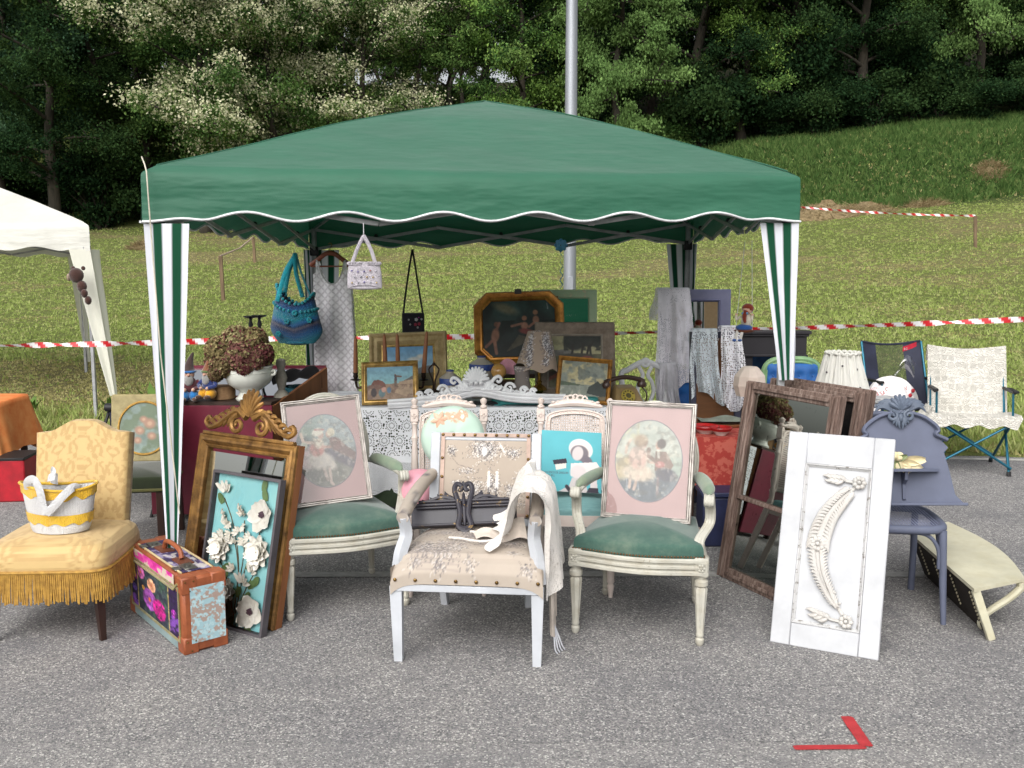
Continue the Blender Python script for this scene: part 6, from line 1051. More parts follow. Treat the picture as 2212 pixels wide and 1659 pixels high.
a_ = P(607, 850, 6.1); mb = MB(); mb.lathe([(.05, 0), (.045, .02), (.02, .05), (.03, .08), (.045, .13), (.03, .17), (.022, .19), (.03, .22), (.028, .25), (0, .262)], 14, ripple=lambda a, t: 1 + .12 * math.sin(a * 2 + t * 9)); T = tag(obj('figurine', mb, mat('grey_stone_figure', (150, 146, 136), (110, 106, 98), rough=.8, bump=.6, bscale=40)), 'small grey stone figurine beside the white tureen', 'figurine'); T.location = (a_.x, 6.12, .785)

# ---- hanging things: blue bag, dress, white bag, black bag
c = P(640, 690, 6.6); MAT_BLUEC = NT('blue_striped_crochet'); m = MAT_BLUEC; sp = m.n('SeparateXYZ'); m.l(m.co(), sp.inputs[0]); k_ = m.math('ADD', sp.outputs[2], m.math('MULTIPLY', m.math('ABSOLUTE', sp.outputs[0]), -.35)); k_ = m.math('FRACT', m.math('MULTIPLY', k_, 5.2)); m.base(m.ramp(k_, [(0, (26, 100, 122)), (.22, (20, 74, 120)), (.40, (28, 46, 82)), (.50, (80, 78, 90)), (.56, (24, 50, 80)), (.66, (22, 84, 136)), (.84, (18, 110, 124)), (1, (26, 100, 122))])); m.set(rough=.95, sheen=.3, spec=.1); m.bump(m.voro(150, rnd=.5), 1.0, .008); MAT_BLUEC = m.m
MAT_TEALC = crochet('teal_crochet', (26, 140, 152), 150, (18, 110, 124)); T = thing('blue_crochet_bag', 'blue and teal striped crochet bag with pompoms hanging in the gazebo', 'bag', (c.x, c.y, c.z - .17), math.radians(-8))
def bb(u, v): a = u * 6.2832; rx = .13 + .062 * math.sin(min(1, v * 3.2) * math.pi / 2) - .06 * max(0, v - .35) / .65; ry = .075 * math.sin(min(1, .25 + v) * math.pi / 2) * (1 - .35 * max(0, v - .55)); return Vector((rx * math.copysign(abs(math.cos(a)) ** .8, math.cos(a)), ry * math.sin(a), .33 * v + .05 * v * math.cos(2 * a) * (v > .5) * (v - .5) * 2 - .03 * math.cos(a) * v))
mb = MB(); mb.grid(bb, 48, 26, closed=True); mb.blob((0, 0, .006), (.10, .04, .02), 20); obj('body', mb, MAT_BLUEC, T)
mb = MB()
for k in range(34): p = bb(k / 34, 1.0); mb.blob(p * 1.03 + Vector((0, 0, -.005)), .0125, 7); 
for k in range(30): p = bb(k / 30, .76); mb.blob((p.x * 1.04, p.y * 1.05, p.z), .0115, 7)
po = obj('pompom_trim', mb, MAT_TEALC, T); po['kind'] = 'stuff'
for x, z in ((-.04, .16), (.12, .17), (-.11, .07), (.02, .22)):
    mb = MB(); yy = -.078 * math.sqrt(max(.1, 1 - (x / .19) ** 2))
    for k in range(6): a = k * 1.047; mb.blob((x + .013 * math.cos(a), yy - .004, z + .013 * math.sin(a)), (.010, .007, .010), 7)
    obj('crochet_flower', mb, MAT_TEALC, T)
tp = P(637, 550, 6.6) - T.location
for sy, dx in ((-.06, 0), (.06, .015)): mb = MB(); mb.tube(catmull([(-.115, sy, .30), (-.06, sy * .5, .50), (tp.x - .006, sy * .1, tp.z - .02), (tp.x + .006, sy * .1, tp.z), (.02 + dx, sy * .5, .50), (.075 + dx, sy, .33)], 7), .017, 8, sq=.35); obj('strap', mb, MAT_TEALC, T)
mb = MB(); mb.tube([Vector((tp.x, 0, tp.z)), Vector((tp.x, .02, tp.z + .10))], .0015, 4); obj('hanging_string', mb, MAT_WTRIM, T)
MAT_HANG = mat('hanger_wood', (140, 70, 40), (112, 54, 32), rough=.4); c = P(713, 548, 6.85); T = thing('coat_hanger', 'brown wooden coat hanger at the rear gazebo leg', 'hanger', c, math.radians(-8)); mb = MB(); mb.tube(catmull([(-.155, 0, -.085), (-.09, 0, -.04), (-.03, 0, .0), (.03, 0, .0), (.09, 0, -.04), (.155, 0, -.085)], 6), .017, 8, sq=.7); obj('shoulder', mb, MAT_HANG, T); mb = MB(); mb.tube([(-.145, 0, -.092), (.145, 0, -.092)], .006, 6); obj('trouser_bar', mb, MAT_HANG, T); mb = MB(); mb.tube(catmull([(0, 0, .01), (0, 0, .04), (.015, 0, .06), (.004, 0, .078), (-.012, 0, .07)], 5), .003, 5); obj('hook', mb, MAT_BRASS, T)
m = NT('white_lace_knit'); m.set(rough=.95, spec=.1, sheen=.2); sp = m.n('SeparateXYZ'); m.l(m.co(), sp.inputs[0]); p1 = m.math('ADD', sp.outputs[0], sp.outputs[2]); p2 = m.math('SUBTRACT', sp.outputs[0], sp.outputs[2]); f1 = m.math('ABSOLUTE', m.math('SUBTRACT', m.math('FRACT', m.math('MULTIPLY', p1, 18)), .5)); f2 = m.math('ABSOLUTE', m.math('SUBTRACT', m.math('FRACT', m.math('MULTIPLY', p2, 18)), .5)); ed = m.math('MAXIMUM', f1, f2); m.base(m.ramp(ed, [(.25, (246, 244, 248)), (.5, (206, 202, 208))])); vv = m.voro(130, rnd=.3); m.bump(ed, .6, .006); m.holes(m.math('MAXIMUM', m.math('GREATER_THAN', vv, .36), m.math('LESS_THAN', ed, .40))); MAT_LKNIT = m.m
T = thing('lace_dress', 'long white lace knit dress hanging from the wooden hanger', 'dress', (c.x + .02, c.y - .012, c.z - 1.05), math.radians(-8))
def dress(u, v):  # u across, v up
    w = lerp(.165, .135, v) - (.02 if v > .9 else 0); x = (u - .5) * 2 * w; y = -.03 - .022 * math.sin(u * 14 + v * 2) * (1 - v * .7) - .012 * float(fbm(u * 4, v * 6, 5)); neck = .17 * max(0, 1 - (abs(x) / .10) ** 2) ** .6 if v > .001 else 0; z = v * (1.0 - neck); return Vector((x + .02 * (1 - v), y, z))
obj('front', MB().grid(dress, 40, 70), MAT_LKNIT, T, ang=180); obj('back', MB().grid(lambda u, v: dress(u, v) + Vector((0, .05, 0)), 30, 50), MAT_LKNIT, T, ang=180)
mb = MB(); mb.tube([dress(k / 30, 1.0) for k in range(31)], .005, 6); obj('neck_band', mb, MAT_WCOT, T)
c = P(788, 624, 4.24); T = thing('beaded_bag', 'small white crocheted bag with coloured beads hanging from the front truss', 'bag', c, math.radians(6)); MAT_LILW = crochet('lilac_white_crochet', (214, 208, 216), 420, (192, 186, 196))
def wb(u, v): a = u * 6.2832; rx = .078 - .010 * v + .004 * math.sin(math.pi * v); return Vector((rx * math.copysign(abs(math.cos(a)) ** .6, math.cos(a)), .026 * math.sin(a) * (1 - .3 * v), .008 + .115 * v - .008 * math.cos(2 * a) * (1 - v)))
mb = MB(); mb.grid(wb, 48, 14, closed=True); mb.blob((0, 0, .006), (.074, .024, .010), 24, e=.8); obj('body', mb, MAT_LILW, T); mb = MB()
for k in range(26): p = wb(k / 26, .93); mb.tube([p * 1.0 + Vector((.006 * math.cos(q), -.004 if p.y < 0 else .004, .006 * math.sin(q))) for q in [j * 1.047 for j in range(6)]], .003, 5, closed=True)
sc_ = obj('scallop_edge', mb, MAT_LILW, T); sc_['kind'] = 'stuff'
r = random.Random(3); BC = [mat('bead_' + n, cc, rough=.25, metal=.5, bump=0) for n, cc in (('violet', (120, 110, 170)), ('gold', (196, 170, 110)), ('rose', (190, 130, 130)), ('silver', (170, 170, 180)))]
for j, z in enumerate((.03, .055, .08)):
    for i in range(5): x = -.055 + i * .0275 + (.012 if j % 2 else 0); mb = MB(); mb.blob((x, -.028, z + r.uniform(-.004, .004)), .0042, 8); obj('bead', mb, r.choice(BC), T)
tz_ = 1.80 - c.z; tz_ = P(790, 508, 4.24).z - c.z; mb = MB(); mb.tube(catmull([(-.055, 0, .115), (-.03, 0, .18), (-.004, 0, tz_ - .01), (.004, 0, tz_ - .01), (.03, 0, .18), (.05, 0, .115)], 7), .0085, 8, sq=.6); obj('handle', mb, MAT_LILW, T); mb = MB(); mb.tube([(0, 0, tz_ - .006), (0, -.01, tz_ + .055)], .002, 5); obj('hanging_string', mb, MAT_WTRIM, T)
c = P(893, 719, 6.7); T = thing('black_felt_bag', 'small black felt shoulder bag with flowers hanging from the rear truss', 'bag', c, 0); MAT_BFELT = mat('black_felt', (34, 32, 42), (24, 22, 30), rough=1, bump=.6, bscale=200, sheen=.3)
mb = MB(); mb.box((0, 0, .072), (.16, .035, .145), .016); obj('body', mb, MAT_BFELT, T); tp = P(893, 546, 6.7) - c; mb = MB(); mb.tube(catmull([(-.072, 0, .13), (-.05, 0, .3), (-.006, 0, tp.z - .01), (.006, 0, tp.z - .008), (.045, 0, .3), (.072, 0, .13)], 7), .007, 8, sq=.7); obj('strap', mb, MAT_BFELT, T); mb = MB(); mb.tube([(0, 0, tp.z), (0, .3, tp.z + .08)], .0012, 4); obj('hanging_string', mb, MAT_BLK, T)
for x, z, cc, rr_ in ((.018, .062, (150, 36, 64), .012), (.045, .066, (160, 40, 70), .012), (.024, .098, (186, 186, 190), .013), (-.03, .096, (180, 180, 186), .007), (-.02, .062, (180, 182, 186), .007), (.062, .1, (190, 190, 196), .008), (.042, .112, (180, 40, 160), .005), (.034, .04, (176, 178, 182), .008)): mb = MB(); [mb.blob((x + rr_ * .5 * math.cos(k * 1.257), -.02, z + rr_ * .5 * math.sin(k * 1.257)), (rr_ * .55, .005, rr_ * .55), 7) for k in range(5)]; obj('felt_flower', mb, mat('felt_flower', cc, bump=0), T)
# ================================================================== TABLE IN THE MIDDLE
m = NT('lace_cloth'); m.base(m.ramp(m.noise(3, 4), [(.3, (222, 225, 230)), (.7, (240, 241, 244))])); m.set(rough=.95, spec=.1)
uvn = m.n('VertexColor', layer_name='Col'); sp = m.n('SeparateColor'); m.l(uvn.outputs[0], sp.inputs[0])    # r,g carry cloth coordinates
PITCHL = .098
def fr(o): return m.math('SUBTRACT', m.math('FRACT', m.math('MULTIPLY', o, 1 / PITCHL)), .5)
X_ = m.math('MULTIPLY', sp.outputs[0], 3.0); Z_ = sp.outputs[1]
rowi = m.math('FLOOR', m.math('MULTIPLY', Z_, 1 / PITCHL)); X2 = m.math('ADD', X_, m.math('MULTIPLY', m.math('MODULO', rowi, 2.0), PITCHL / 2)); fx_ = fr(X2); fz_ = fr(Z_)
rad_ = m.math('SQRT', m.math('ADD', m.math('MULTIPLY', fx_, fx_), m.math('MULTIPLY', fz_, fz_))); ang_ = m.math('ARCTAN2', fz_, fx_)
spoke = m.math('GREATER_THAN', m.math('SINE', m.math('MULTIPLY', ang_, 12.0)), .15)
ringh = m.math('MULTIPLY', m.math('GREATER_THAN', rad_, .13), m.math('LESS_THAN', rad_, .22)); ringh = m.math('MULTIPLY', ringh, spoke)
ring2 = m.math('MULTIPLY', m.math('GREATER_THAN', rad_, .30), m.math('LESS_THAN', rad_, .37)); ring2 = m.math('MULTIPLY', ring2, m.math('GREATER_THAN', m.math('SINE', m.math('MULTIPLY', ang_, 18.0)), 0.0))
cmb = m.n('CombineXYZ'); m.l(X_, cmb.inputs[0]); m.l(Z_, cmb.inputs[1]); vv = m.voro(62, rnd=.6, co=cmb.outputs[0]); outer = m.math('MULTIPLY', m.math('GREATER_THAN', rad_, .40), m.math('LESS_THAN', vv, .40))
hole = m.math('MAXIMUM', m.math('MAXIMUM', ringh, ring2), outer); low = m.math('LESS_THAN', Z_, .44); gridh = m.math('LESS_THAN', m.voro(150, rnd=.1, co=cmb.outputs[0]), .33); bandh = m.math('LESS_THAN', Z_, .40)
hole = m.math('ADD', m.math('MULTIPLY', hole, m.math('SUBTRACT', 1.0, low)), m.math('MULTIPLY', m.math('MULTIPLY', gridh, bandh), .9)); topm = m.math('LESS_THAN', Z_, .735); hole = m.math('MULTIPLY', hole, topm)
m.holes(m.math('SUBTRACT', 1.0, hole)); MAT_TLACE = m.m
TX0, TX1, TY0, TY1 = -1.28, .86, 5.88, 6.62; TZ = .75
T = thing('market_table', 'long trestle table under a white lace cloth in the gazebo', 'table', ((TX0 + TX1) / 2, (TY0 + TY1) / 2, 0)); tw, td = TX1 - TX0, TY1 - TY0
mb = MB(); mb.box((0, 0, TZ - .022), (tw, td, .03), .004); obj('table_top', mb, MAT_DARKW, T)
for sx in (-1, 1):
    for sy in (-1, 1): mb = MB(); mb.bar((sx * (tw / 2 - .1), sy * (td / 2 - .08), 0), (sx * (tw / 2 - .1), sy * (td / 2 - .08), TZ - .03), .045, .045); obj('leg', mb, MAT_DARKW, T)
mb = MB(); mb.grid(lambda u, v: Vector(((u - .5) * (tw + .01), -td / 2 - .012, .10 + v * (TZ - .115))), 8, 4); obj('green_undercloth', mb, mat('dark_green_cloth', (52, 66, 46), (40, 52, 36), rough=1), T)
def lc(u, v):   # front drop
    x = (u - .5) * (tw + .06); return Vector((x, -td / 2 - .024 - (.05 * math.sin(u * 46) + .02 * math.sin(u * 17)) * .5 * (1 - v) ** 1.3 - .02 * (1 - v), .20 + v * (TZ - .195) + .012 * math.sin(u * 90) * (v < .02)))
mb = MB(); mb.grid(lc, 150, 24, cfn=lambda u, v: (0, 0, 0)); ob = obj('lace_cloth', mb, MAT_TLACE, T, ang=180)
def setuv(o, cols): a = o.data.color_attributes['Col']; a.data.foreach_set('color', np.array(cols, np.float32).ravel())
setuv(ob, [((i / 150) * (tw + .06) / 3, .20 + (j / 24) * (TZ - .195), 0, 1) for j in range(25) for i in range(151)])
mb = MB(); mb.grid(lambda u, v: Vector(((u - .5) * (tw + .06), -td / 2 - .022 + v * (td + .04), TZ + .004 + .002 * math.sin(u * 40) * v)), 40, 6); obj('cloth_top', mb, mat('white_cotton', (232, 234, 240), rough=.95), T)
# ---- paintings
MAT_OIL = colmat('oil_paint', rough=.45, bump=.35, bscale=140, spec=.4, var=.12)
def painting(label, M, w, h, fw, prof, fm, cv, poly=None, group=None, y=-.002, inner=None):
    T = thing('framed_painting', label, 'painting', M=M, group=group); mb = MB(); frame(mb, poly or rect(w, h), prof); obj('frame', mb, fm, T, ang=25)
    if inner: mb = MB(); frame(mb, rect(w - 2 * fw + .02, h - 2 * fw + .02, fw - .01), [(0, -.002), (0, .008), (.008, .010), (.014, .003), (.014, -.002)]); obj('slip', mb, inner, T, ang=25)
    canvas_obj('canvas', cv, w - 2 * fw + .012, h - 2 * fw + .012, y, MAT_OIL, T, 0, fw - .006); mb = MB(); mb.box((0, .016, h / 2), (w - fw, .012, h - fw), .002); obj('stretcher', mb, MAT_RAWW, T); return T
def pf(fw, d, *pts): return [(0, -.02), (0, d * .6)] + [(fw * a, d * b) for a, b in pts] + [(fw, 0), (fw, -.02)]
MAT_GILTL = mat('bright_gilt', (206, 170, 104), (120, 88, 46), rough=.35, metal=.6, scale=18, bump=.4, bscale=60, lo=.3, hi=.62); MAT_CREAMF = mat('cream_gilt_moulding', (184, 164, 118), (140, 118, 78), rough=.55, scale=14, bump=.5, bscale=40, dist=.004); MAT_GREYF = mat('grey_beige_moulding', (148, 134, 120), (112, 98, 86), rough=.6, scale=16, bump=.7, bscale=34, dist=.006)
# beach scene in bright gilt frame
cv = Cv(110, 80, (120, 160, 180)); cv.grad((120, 162, 186), (132, 176, 182), 0, .5); cv.poly([(0, .62), (.3, .55), (.7, .52), (1, .30), (1, 1), (0, 1)], (150, 126, 106)); cv.poly([(0, .62), (.10, .55), (.16, .42), (.26, .40), (.34, .44), (.40, .52), (.42, .62), (.2, .7)], (118, 78, 68)); cv.poly([(.78, .48), (1, .30), (1, .5)], (96, 96, 94)); cv.poly([(.70, .48), (1, .42), (1, 1), (.6, .8)], (170, 146, 122)); cv.blotch((120, 96, 84), 9, .56, 3, .7, .1, (cv.y > .55) * 1.0)
cv.ell(.16, .78, .06, .13, (70, 62, 64)); cv.ell(.33, .80, .07, .12, (96, 120, 126)); cv.ell(.37, .70, .05, .08, (190, 146, 132)); cv.ell(.48, .72, .045, .09, (98, 124, 150)); cv.line([(.62, .40), (.62, .60)], .028, (112, 98, 90)); cv.ell(.615, .27, .016, .022, (150, 110, 90)); cv.line([(.62, .30), (.63, .42)], .024, (78, 68, 74)); cv.line([(.64, .31), (.74, .33)], .018, (112, 88, 78)); cv.line([(.62, .60), (.66, .62)], .02, (110, 92, 80)); cv.grain(.14, 20)
M, w_, h_ = pose(P(782, 876, 5.93), P(905, 871, 5.95), P(776, 784, 6.03)); painting('small seaside painting with a standing figure in a bright gilt frame', M, w_, h_, .036, pf(.036, .022, (.1, .8), (.3, 1), (.45, .7), (.6, .75), (.9, .3)), MAT_GILTL, cv)
# blue sky landscape, cream frame
cv = Cv(100, 70, (110, 160, 196)); cv.grad((92, 146, 190), (150, 180, 196), 0, .6); cv.ell(.62, .35, .12, .06, (196, 196, 190), 0, .7); cv.ell(.75, .28, .08, .05, (200, 196, 188), 0, .7); cv.ell(.2, .5, .2, .06, (180, 188, 192), 0, .8); cv.poly([(.5, .62), (.8, .52), (1, .48), (1, 1), (.4, 1)], (104, 104, 108)); cv.poly([(0, .74), (1, .66), (1, 1), (0, 1)], (86, 78, 52)); cv.grain(.12, 18)
M, w_, h_ = pose(P(800, 868, 6.36), P(968, 862, 6.36), P(793, 722, 6.48)); painting('landscape painting with blue sky in a wide cream frame behind the candles', M, w_, h_, .095, pf(.095, .035, (.06, 1), (.2, .9), (.35, .55), (.6, .7), (.75, .35)), MAT_CREAMF, cv, inner=MAT_GILTL)
# octagonal gilt frame with putti
cv = Cv(120, 90, (34, 40, 40)); cv.blotch((62, 86, 84), 3, .46, 5, .9, .25, np.clip(1.3 - 1.8 * cv.y, 0, 1)); cv.ell(.32, .14, .16, .08, (116, 110, 90), 20, .9); cv.blotch((24, 28, 26), 6, .5, 8, .8, .2, (cv.y > .35) * 1.0)
for x, y, s_ in ((.17, .62, 1.0),): cv.ell(x, y, .055, .13, (150, 104, 84), 10, .4); cv.line([(x - .01, y + .12), (x + .01, y + .32)], .022, (146, 100, 82)); cv.line([(x - .05, y + .1), (x - .13, y + .2)], .02, (140, 92, 78)); cv.ell(x + .02, y - .2, .035, .045, (118, 80, 66)); cv.line([(x + .02, y - .1), (x + .06, y - .22)], .018, (136, 92, 78))
cv.ell(.58, .46, .05, .07, (158, 112, 92), 0, .4); cv.ell(.58, .32, .035, .045, (150, 106, 84)); cv.line([(.54, .42), (.40, .46)], .016, (140, 98, 82)); cv.ell(.60, .56, .1, .05, (130, 62, 60), 10, .5); cv.ell(.74, .36, .045, .08, (156, 112, 92), 0, .4); cv.ell(.735, .22, .035, .045, (160, 116, 92)); cv.line([(.70, .42), (.64, .48)], .016, (146, 100, 84)); cv.poly([(.32, .92), (.5, .62), (.6, .66), (.56, .78)], (110, 96, 76), .6); cv.line([(.90, .06), (.91, .16)], .008, (130, 140, 140)); cv.grain(.2, 16)
M, w_, h_ = pose(P(1026, 792, 6.62), P(1222, 786, 6.62), P(1026, 634, 6.76)); a = .095; k = .012
poly = [(-w_ / 2 + a, 0), (w_ / 2 - a, 0), (w_ / 2, a), (w_ / 2, h_ - a), (w_ / 2 - a, h_), (-w_ / 2 + a, h_), (-w_ / 2, h_ - a), (-w_ / 2, a)]
GF = mat('warm_gilt', (214, 150, 72), (136, 84, 36), rough=.4, metal=.55, scale=14, bump=.4, bscale=45, lo=.3, hi=.65)
T = painting('dark painting of putti in a large eight sided gilt frame', M, w_, h_, .072, [(0, -.02), (0, .02), (.010, .034), (.028, .030), (.044, .018), (.056, .020), (.064, .006), (.064, -.02)], GF, cv, poly); mb = MB(); mb.box((0, -.036, h_ - .004), (.05, .02, .035), .003); obj('picture_clip', mb, MAT_DGREY, T)
o8 = inset([(-w_ / 2 + a, 0), (w_ / 2 - a, 0), (w_ / 2, a), (w_ / 2, h_ - a), (w_ / 2 - a, h_), (-w_ / 2 + a, h_), (-w_ / 2, h_ - a), (-w_ / 2, a)], .062)
for sx in (-1, 1):
    for zz in (0, 1): mb = MB(); c0 = (sx * (w_ / 2 - .06), .06 + zz * (h_ - .12)); mb.prism([c0, (c0[0] - sx * (a - .02), c0[1]), (c0[0], c0[1] + (1 - 2 * zz) * (a - .02))], -.012, -.004); obj('corner_spandrel', mb, GF, T, smooth=False)
# grey carved frame with trees
cv = Cv(100, 96, (166, 158, 122)); cv.grad((150, 144, 112), (170, 164, 128), 0, .35); cv.poly([(0, .30), (.35, .28), (.5, .34), (0, .44)], (120, 116, 112)); cv.poly([(0, .42), (1, .36), (1, 1), (0, 1)], (100, 98, 72)); cv.ell(.5, .14, .2, .16, (46, 48, 44), 0, .35); cv.ell(.70, .10, .26, .13, (44, 46, 42), 0, .3); cv.ell(.9, .12, .12, .12, (50, 52, 46), 0, .3); cv.blotch((46, 48, 44), 12, .5, 4, .8, .1, ((cv.y < .3) & (cv.x > .3)) * 1.0)
for pts in (((.45, .38), (.48, .2)), ((.62, .4), (.66, .18)), ((.80, .44), (.78, .24), (.84, .14)), ((.72, .40), (.76, .22))): cv.line(pts, .02, (44, 40, 36))
cv.ell(.55, .40, .3, .05, (62, 60, 52), 0, .5); cv.ell(.72, .43, .1, .03, (130, 72, 60), 0, .5); cv.poly([(0, .7), (.3, .66), (.2, .8), (0, .86)], (72, 60, 54)); cv.line([(.02, .84), (.2, .74)], .03, (130, 74, 62)); cv.grain(.2, 18)
M, w_, h_ = pose(P(1156, 866, 6.26), P(1330, 866, 6.26), P(1168, 697, 6.42)); painting('landscape with dark trees in a wide grey carved frame', M, w_, h_, .092, pf(.092, .032, (.08, 1), (.18, .8), (.5, .55), (.55, .65), (.85, .3)), MAT_GREYF, cv, inner=mat('grey_slip', (160, 150, 138)))
# gold framed lake
cv = Cv(90, 70, (176, 166, 128)); cv.blotch((120, 128, 122), 5, .48, 6, .9, .15, (cv.y < .6) * 1.0); cv.blotch((96, 104, 100), 7, .6, 16, .8, .1, (cv.y < .55) * 1.0); cv.poly([(0, .58), (.5, .62), (1, .62), (1, 1), (0, 1)], (128, 134, 124)); cv.poly([(0, .56), (.3, .60), (.55, .64), (0, .68)], (76, 90, 72)); cv.poly([(.58, .84), (.62, .66), (.72, .58), (.80, .50), (.86, .56), (1, .46), (1, .92)], (44, 52, 48)); cv.blotch((180, 178, 160), 14, .55, 2, .6, .1, ((cv.y > .68) & (cv.x < .6)) * 1.0); cv.poly([(.5, .95), (1, .88), (1, 1), (.4, 1)], (98, 84, 58)); cv.grain(.15, 18)
M, w_, h_ = pose(P(1200, 866, 5.98), P(1314, 876, 5.95), P(1226, 770, 6.1)); painting('small lake landscape in a narrow gold frame leaning before the grey frame', M, w_ * 1.04, h_, .03, pf(.03, .02, (.15, 1), (.4, .8), (.6, .9), (.9, .3)), mat('orange_gilt', (190, 136, 62), (104, 66, 30), rough=.4, metal=.5, scale=18, bump=.4, lo=.3, hi=.65), cv)
# mint framed mirror behind
M, w_, h_ = pose(P(1150, 790, 6.95), P(1290, 790, 6.95), P(1150, 626, 7.06)); T = thing('mint_mirror', 'mirror in a pale mint painted frame behind the gilt painting', 'mirror', M=M); mb = MB(); frame(mb, rect(w_, h_), [(0, -.02), (0, .012), (.004, .016), (.058, .016), (.066, .004), (.066, -.02)]); obj('frame', mb, worn('mint_paint', (206, 228, 192), (232, 218, 184), amount=.42, stretch=(1, 1, 1)), T, ang=25); mb = MB(); mb.add([(-w_ / 2 + .06, 0, .06), (w_ / 2 - .06, 0, .06), (w_ / 2 - .06, 0, h_ - .06), (-w_ / 2 + .06, 0, h_ - .06)], [(0, 1, 2, 3)]); obj('mirror_glass', mb, mirror('clear_mirror', (225, 228, 226), .01), T, smooth=False)
mb = MB(); [mb.bar(Vector((x, 0, -.0)), Vector((x * 1.0, .0, -M.translation.z + .0)), .03) for x in ()]; 
# stand for the tall pieces at the back of the table
mb = MB(); cx_ = P(1190, 800, 6.9).x; T = thing('rear_stand', 'dark wooden stand carrying pictures behind the lace table', 'stand', (cx_, 6.98, 0)); mb.box((-.05, 0, .84), (1.0, .3, .03), .004); obj('shelf', mb, MAT_DARKW, T)
for sx in (-.5, .40):
    mb = MB(); mb.bar((sx, 0, 0), (sx, 0, .83), .05, .05); obj('leg', mb, MAT_DARKW, T)
# ---- candelabra with four candles
MAT_BRONZE = mat('dark_bronze', (74, 58, 50), (46, 36, 32), rough=.4, metal=.7, bump=.2); MAT_CANDLE = mat('brown_wax', (156, 104, 66), (132, 84, 54), rough=.5, bump=.1)
c = P(842, 868, 6.16); T = thing('candelabra', 'dark bronze candelabra with curved arms behind the seaside painting', 'candelabra', (c.x, 6.16, TZ + .006)); mb = MB(); mb.lathe([(.075, 0), (.075, .012), (.03, .03), (.014, .06), (.02, .10), (.012, .13), (.016, .18), (.022, .2)], 18); obj('stem', mb, MAT_BRONZE, T)
CN = ((768, 728, 806, 0), (833, 722, 800, 3), (860, 722, 800, 2), (915, 716, 806, -7))
for i, (u, vt, vb, tl) in enumerate(CN):
    pb = P(u, vb, 6.16) - T.location; pt = P(u - tl, vt, 6.16) - T.location; mb = MB(); mb.tube(catmull([(0, 0, .17), (pb.x * .5, 0, .12), (pb.x * .92, 0, pb.z - .10), (pb.x, 0, pb.z - .05)], 6), .008, 7); ar = obj('arm', mb, MAT_BRONZE, T); mb = MB(); mb.lathe([(.008, -.055), (.034, -.046), (.036, -.042), (.012, -.036), (.018, -.02), (.014, -.01), (.019, .004)], 14, (pb.x, 0, pb.z)); obj('candle_cup', mb, MAT_BRONZE, ar)
    cd = thing('candle', 'brown tapered candle in the candelabra, ' + ('the one beside the lace dress', 'the one before the cream frame edge', 'the one before the painted blue sky', 'the tilted one under the black felt bag')[i], 'candle', T.location + pb, 0, 'candles of the candelabra'); q = pt - pb; mb = MB(); mb.tube([(0, 0, -.005), q * .4, q * .92, q], [.0155, .0150, .0115, .006], 12); obj('wax', mb, MAT_CANDLE, cd); mb = MB(); mb.tube([q, q * 1.05], .0015, 4); obj('wick', mb, MAT_BLK, cd)
# ---- metal basket with handle, jars, onyx ball
c = P(938, 868, 6.1); T = thing('metal_basket', 'dark pierced metal basket with tall arched handle on the table', 'basket', (c.x, 6.1, TZ + .006)); mb = MB(); mb.lathe([(.07, 0), (.09, .015), (.118, .06), (.125, .066), (.12, .07), (.085, .02), (0, .012)], 30, ripple=lambda a, t: 1 + (.03 * math.cos(a * 15) if t > .4 else 0)); obj('bowl', mb, MAT_BRONZE, T); mb = MB(); mb.tube(catmull([(-.005, 0, .07), (-.008, 0, .14), (-.03, 0, .20), (-.03, 0, .225), (0, 0, .25), (.03, 0, .225), (.03, 0, .20), (.008, 0, .14), (.005, 0, .07)], 5), .0055, 7); mb.blob((0, 0, .252), .012, 8); obj('handle', mb, MAT_BRONZE, T)
c2 = P(937, 838, 5.98); mb = MB(); mb.box((0, 0, .022), (.05, .012, .046), .004); T = thing('bottle_stopper', 'small clear and pink glass ornament in front of the metal basket', 'ornament', (c2.x, 5.97, TZ + .006)); obj('block', mb, glass('clear_block', (225, 225, 230), .15), T); mb = MB(); mb.lathe([(.0, -.002), (.018, -.002), (.018, .003), (0, .004)], 18, M=Matrix.Translation((-.004, -.009, .024)) @ Matrix.Rotation(math.pi / 2, 4, 'X')); obj('medallion', mb, mat('pink_medallion', (214, 184, 176)), T)
MAT_STW = mat('grey_stoneware', (176, 168, 158), (158, 150, 140), rough=.35, bump=.05); MAT_COB = mat('cobalt_band', (56, 82, 146), (38, 60, 120), rough=.35, scale=40, bump=.1)
def jar(label, u, vtop, D, r):
    c = P(u, vtop, D); H = c.z - TZ - .006; T = thing('lidded_jar', label, 'jar', (c.x, D, TZ + .006), 0, 'blue banded stoneware jars'); mb = MB(); mb.lathe([(r * .9, 0), (r, .01), (r * 1.02, H * .45), (r, H - .105), (r * .95, H - .10)], 28); obj('body', mb, MAT_STW, T); mb = MB(); mb.lathe([(r * 1.0, H - .10), (r * 1.08, H - .098), (r * 1.10, H - .062), (r * 1.05, H - .056)], 28); obj('blue_band', mb, MAT_COB, T)
    mb = MB(); mb.lathe([(r * 1.05, H - .057), (r * .9, H - .048), (r * .45, H - .026), (r * .35, H - .02), (r * .36, H - .012)], 28); ld = obj('lid', mb, MAT_STW, T); mb = MB(); mb.lathe([(r * .34, H - .014), (r * .40, H - .010), (r * .36, H - .002), (0, H)], 18); obj('knob', mb, MAT_COB, ld)
jar('larger stoneware jar with blue band behind the carved shell', 1040, 768, 6.3, .078); jar('smaller stoneware jar with blue band beside the metal basket', 972, 798, 6.12, .066)
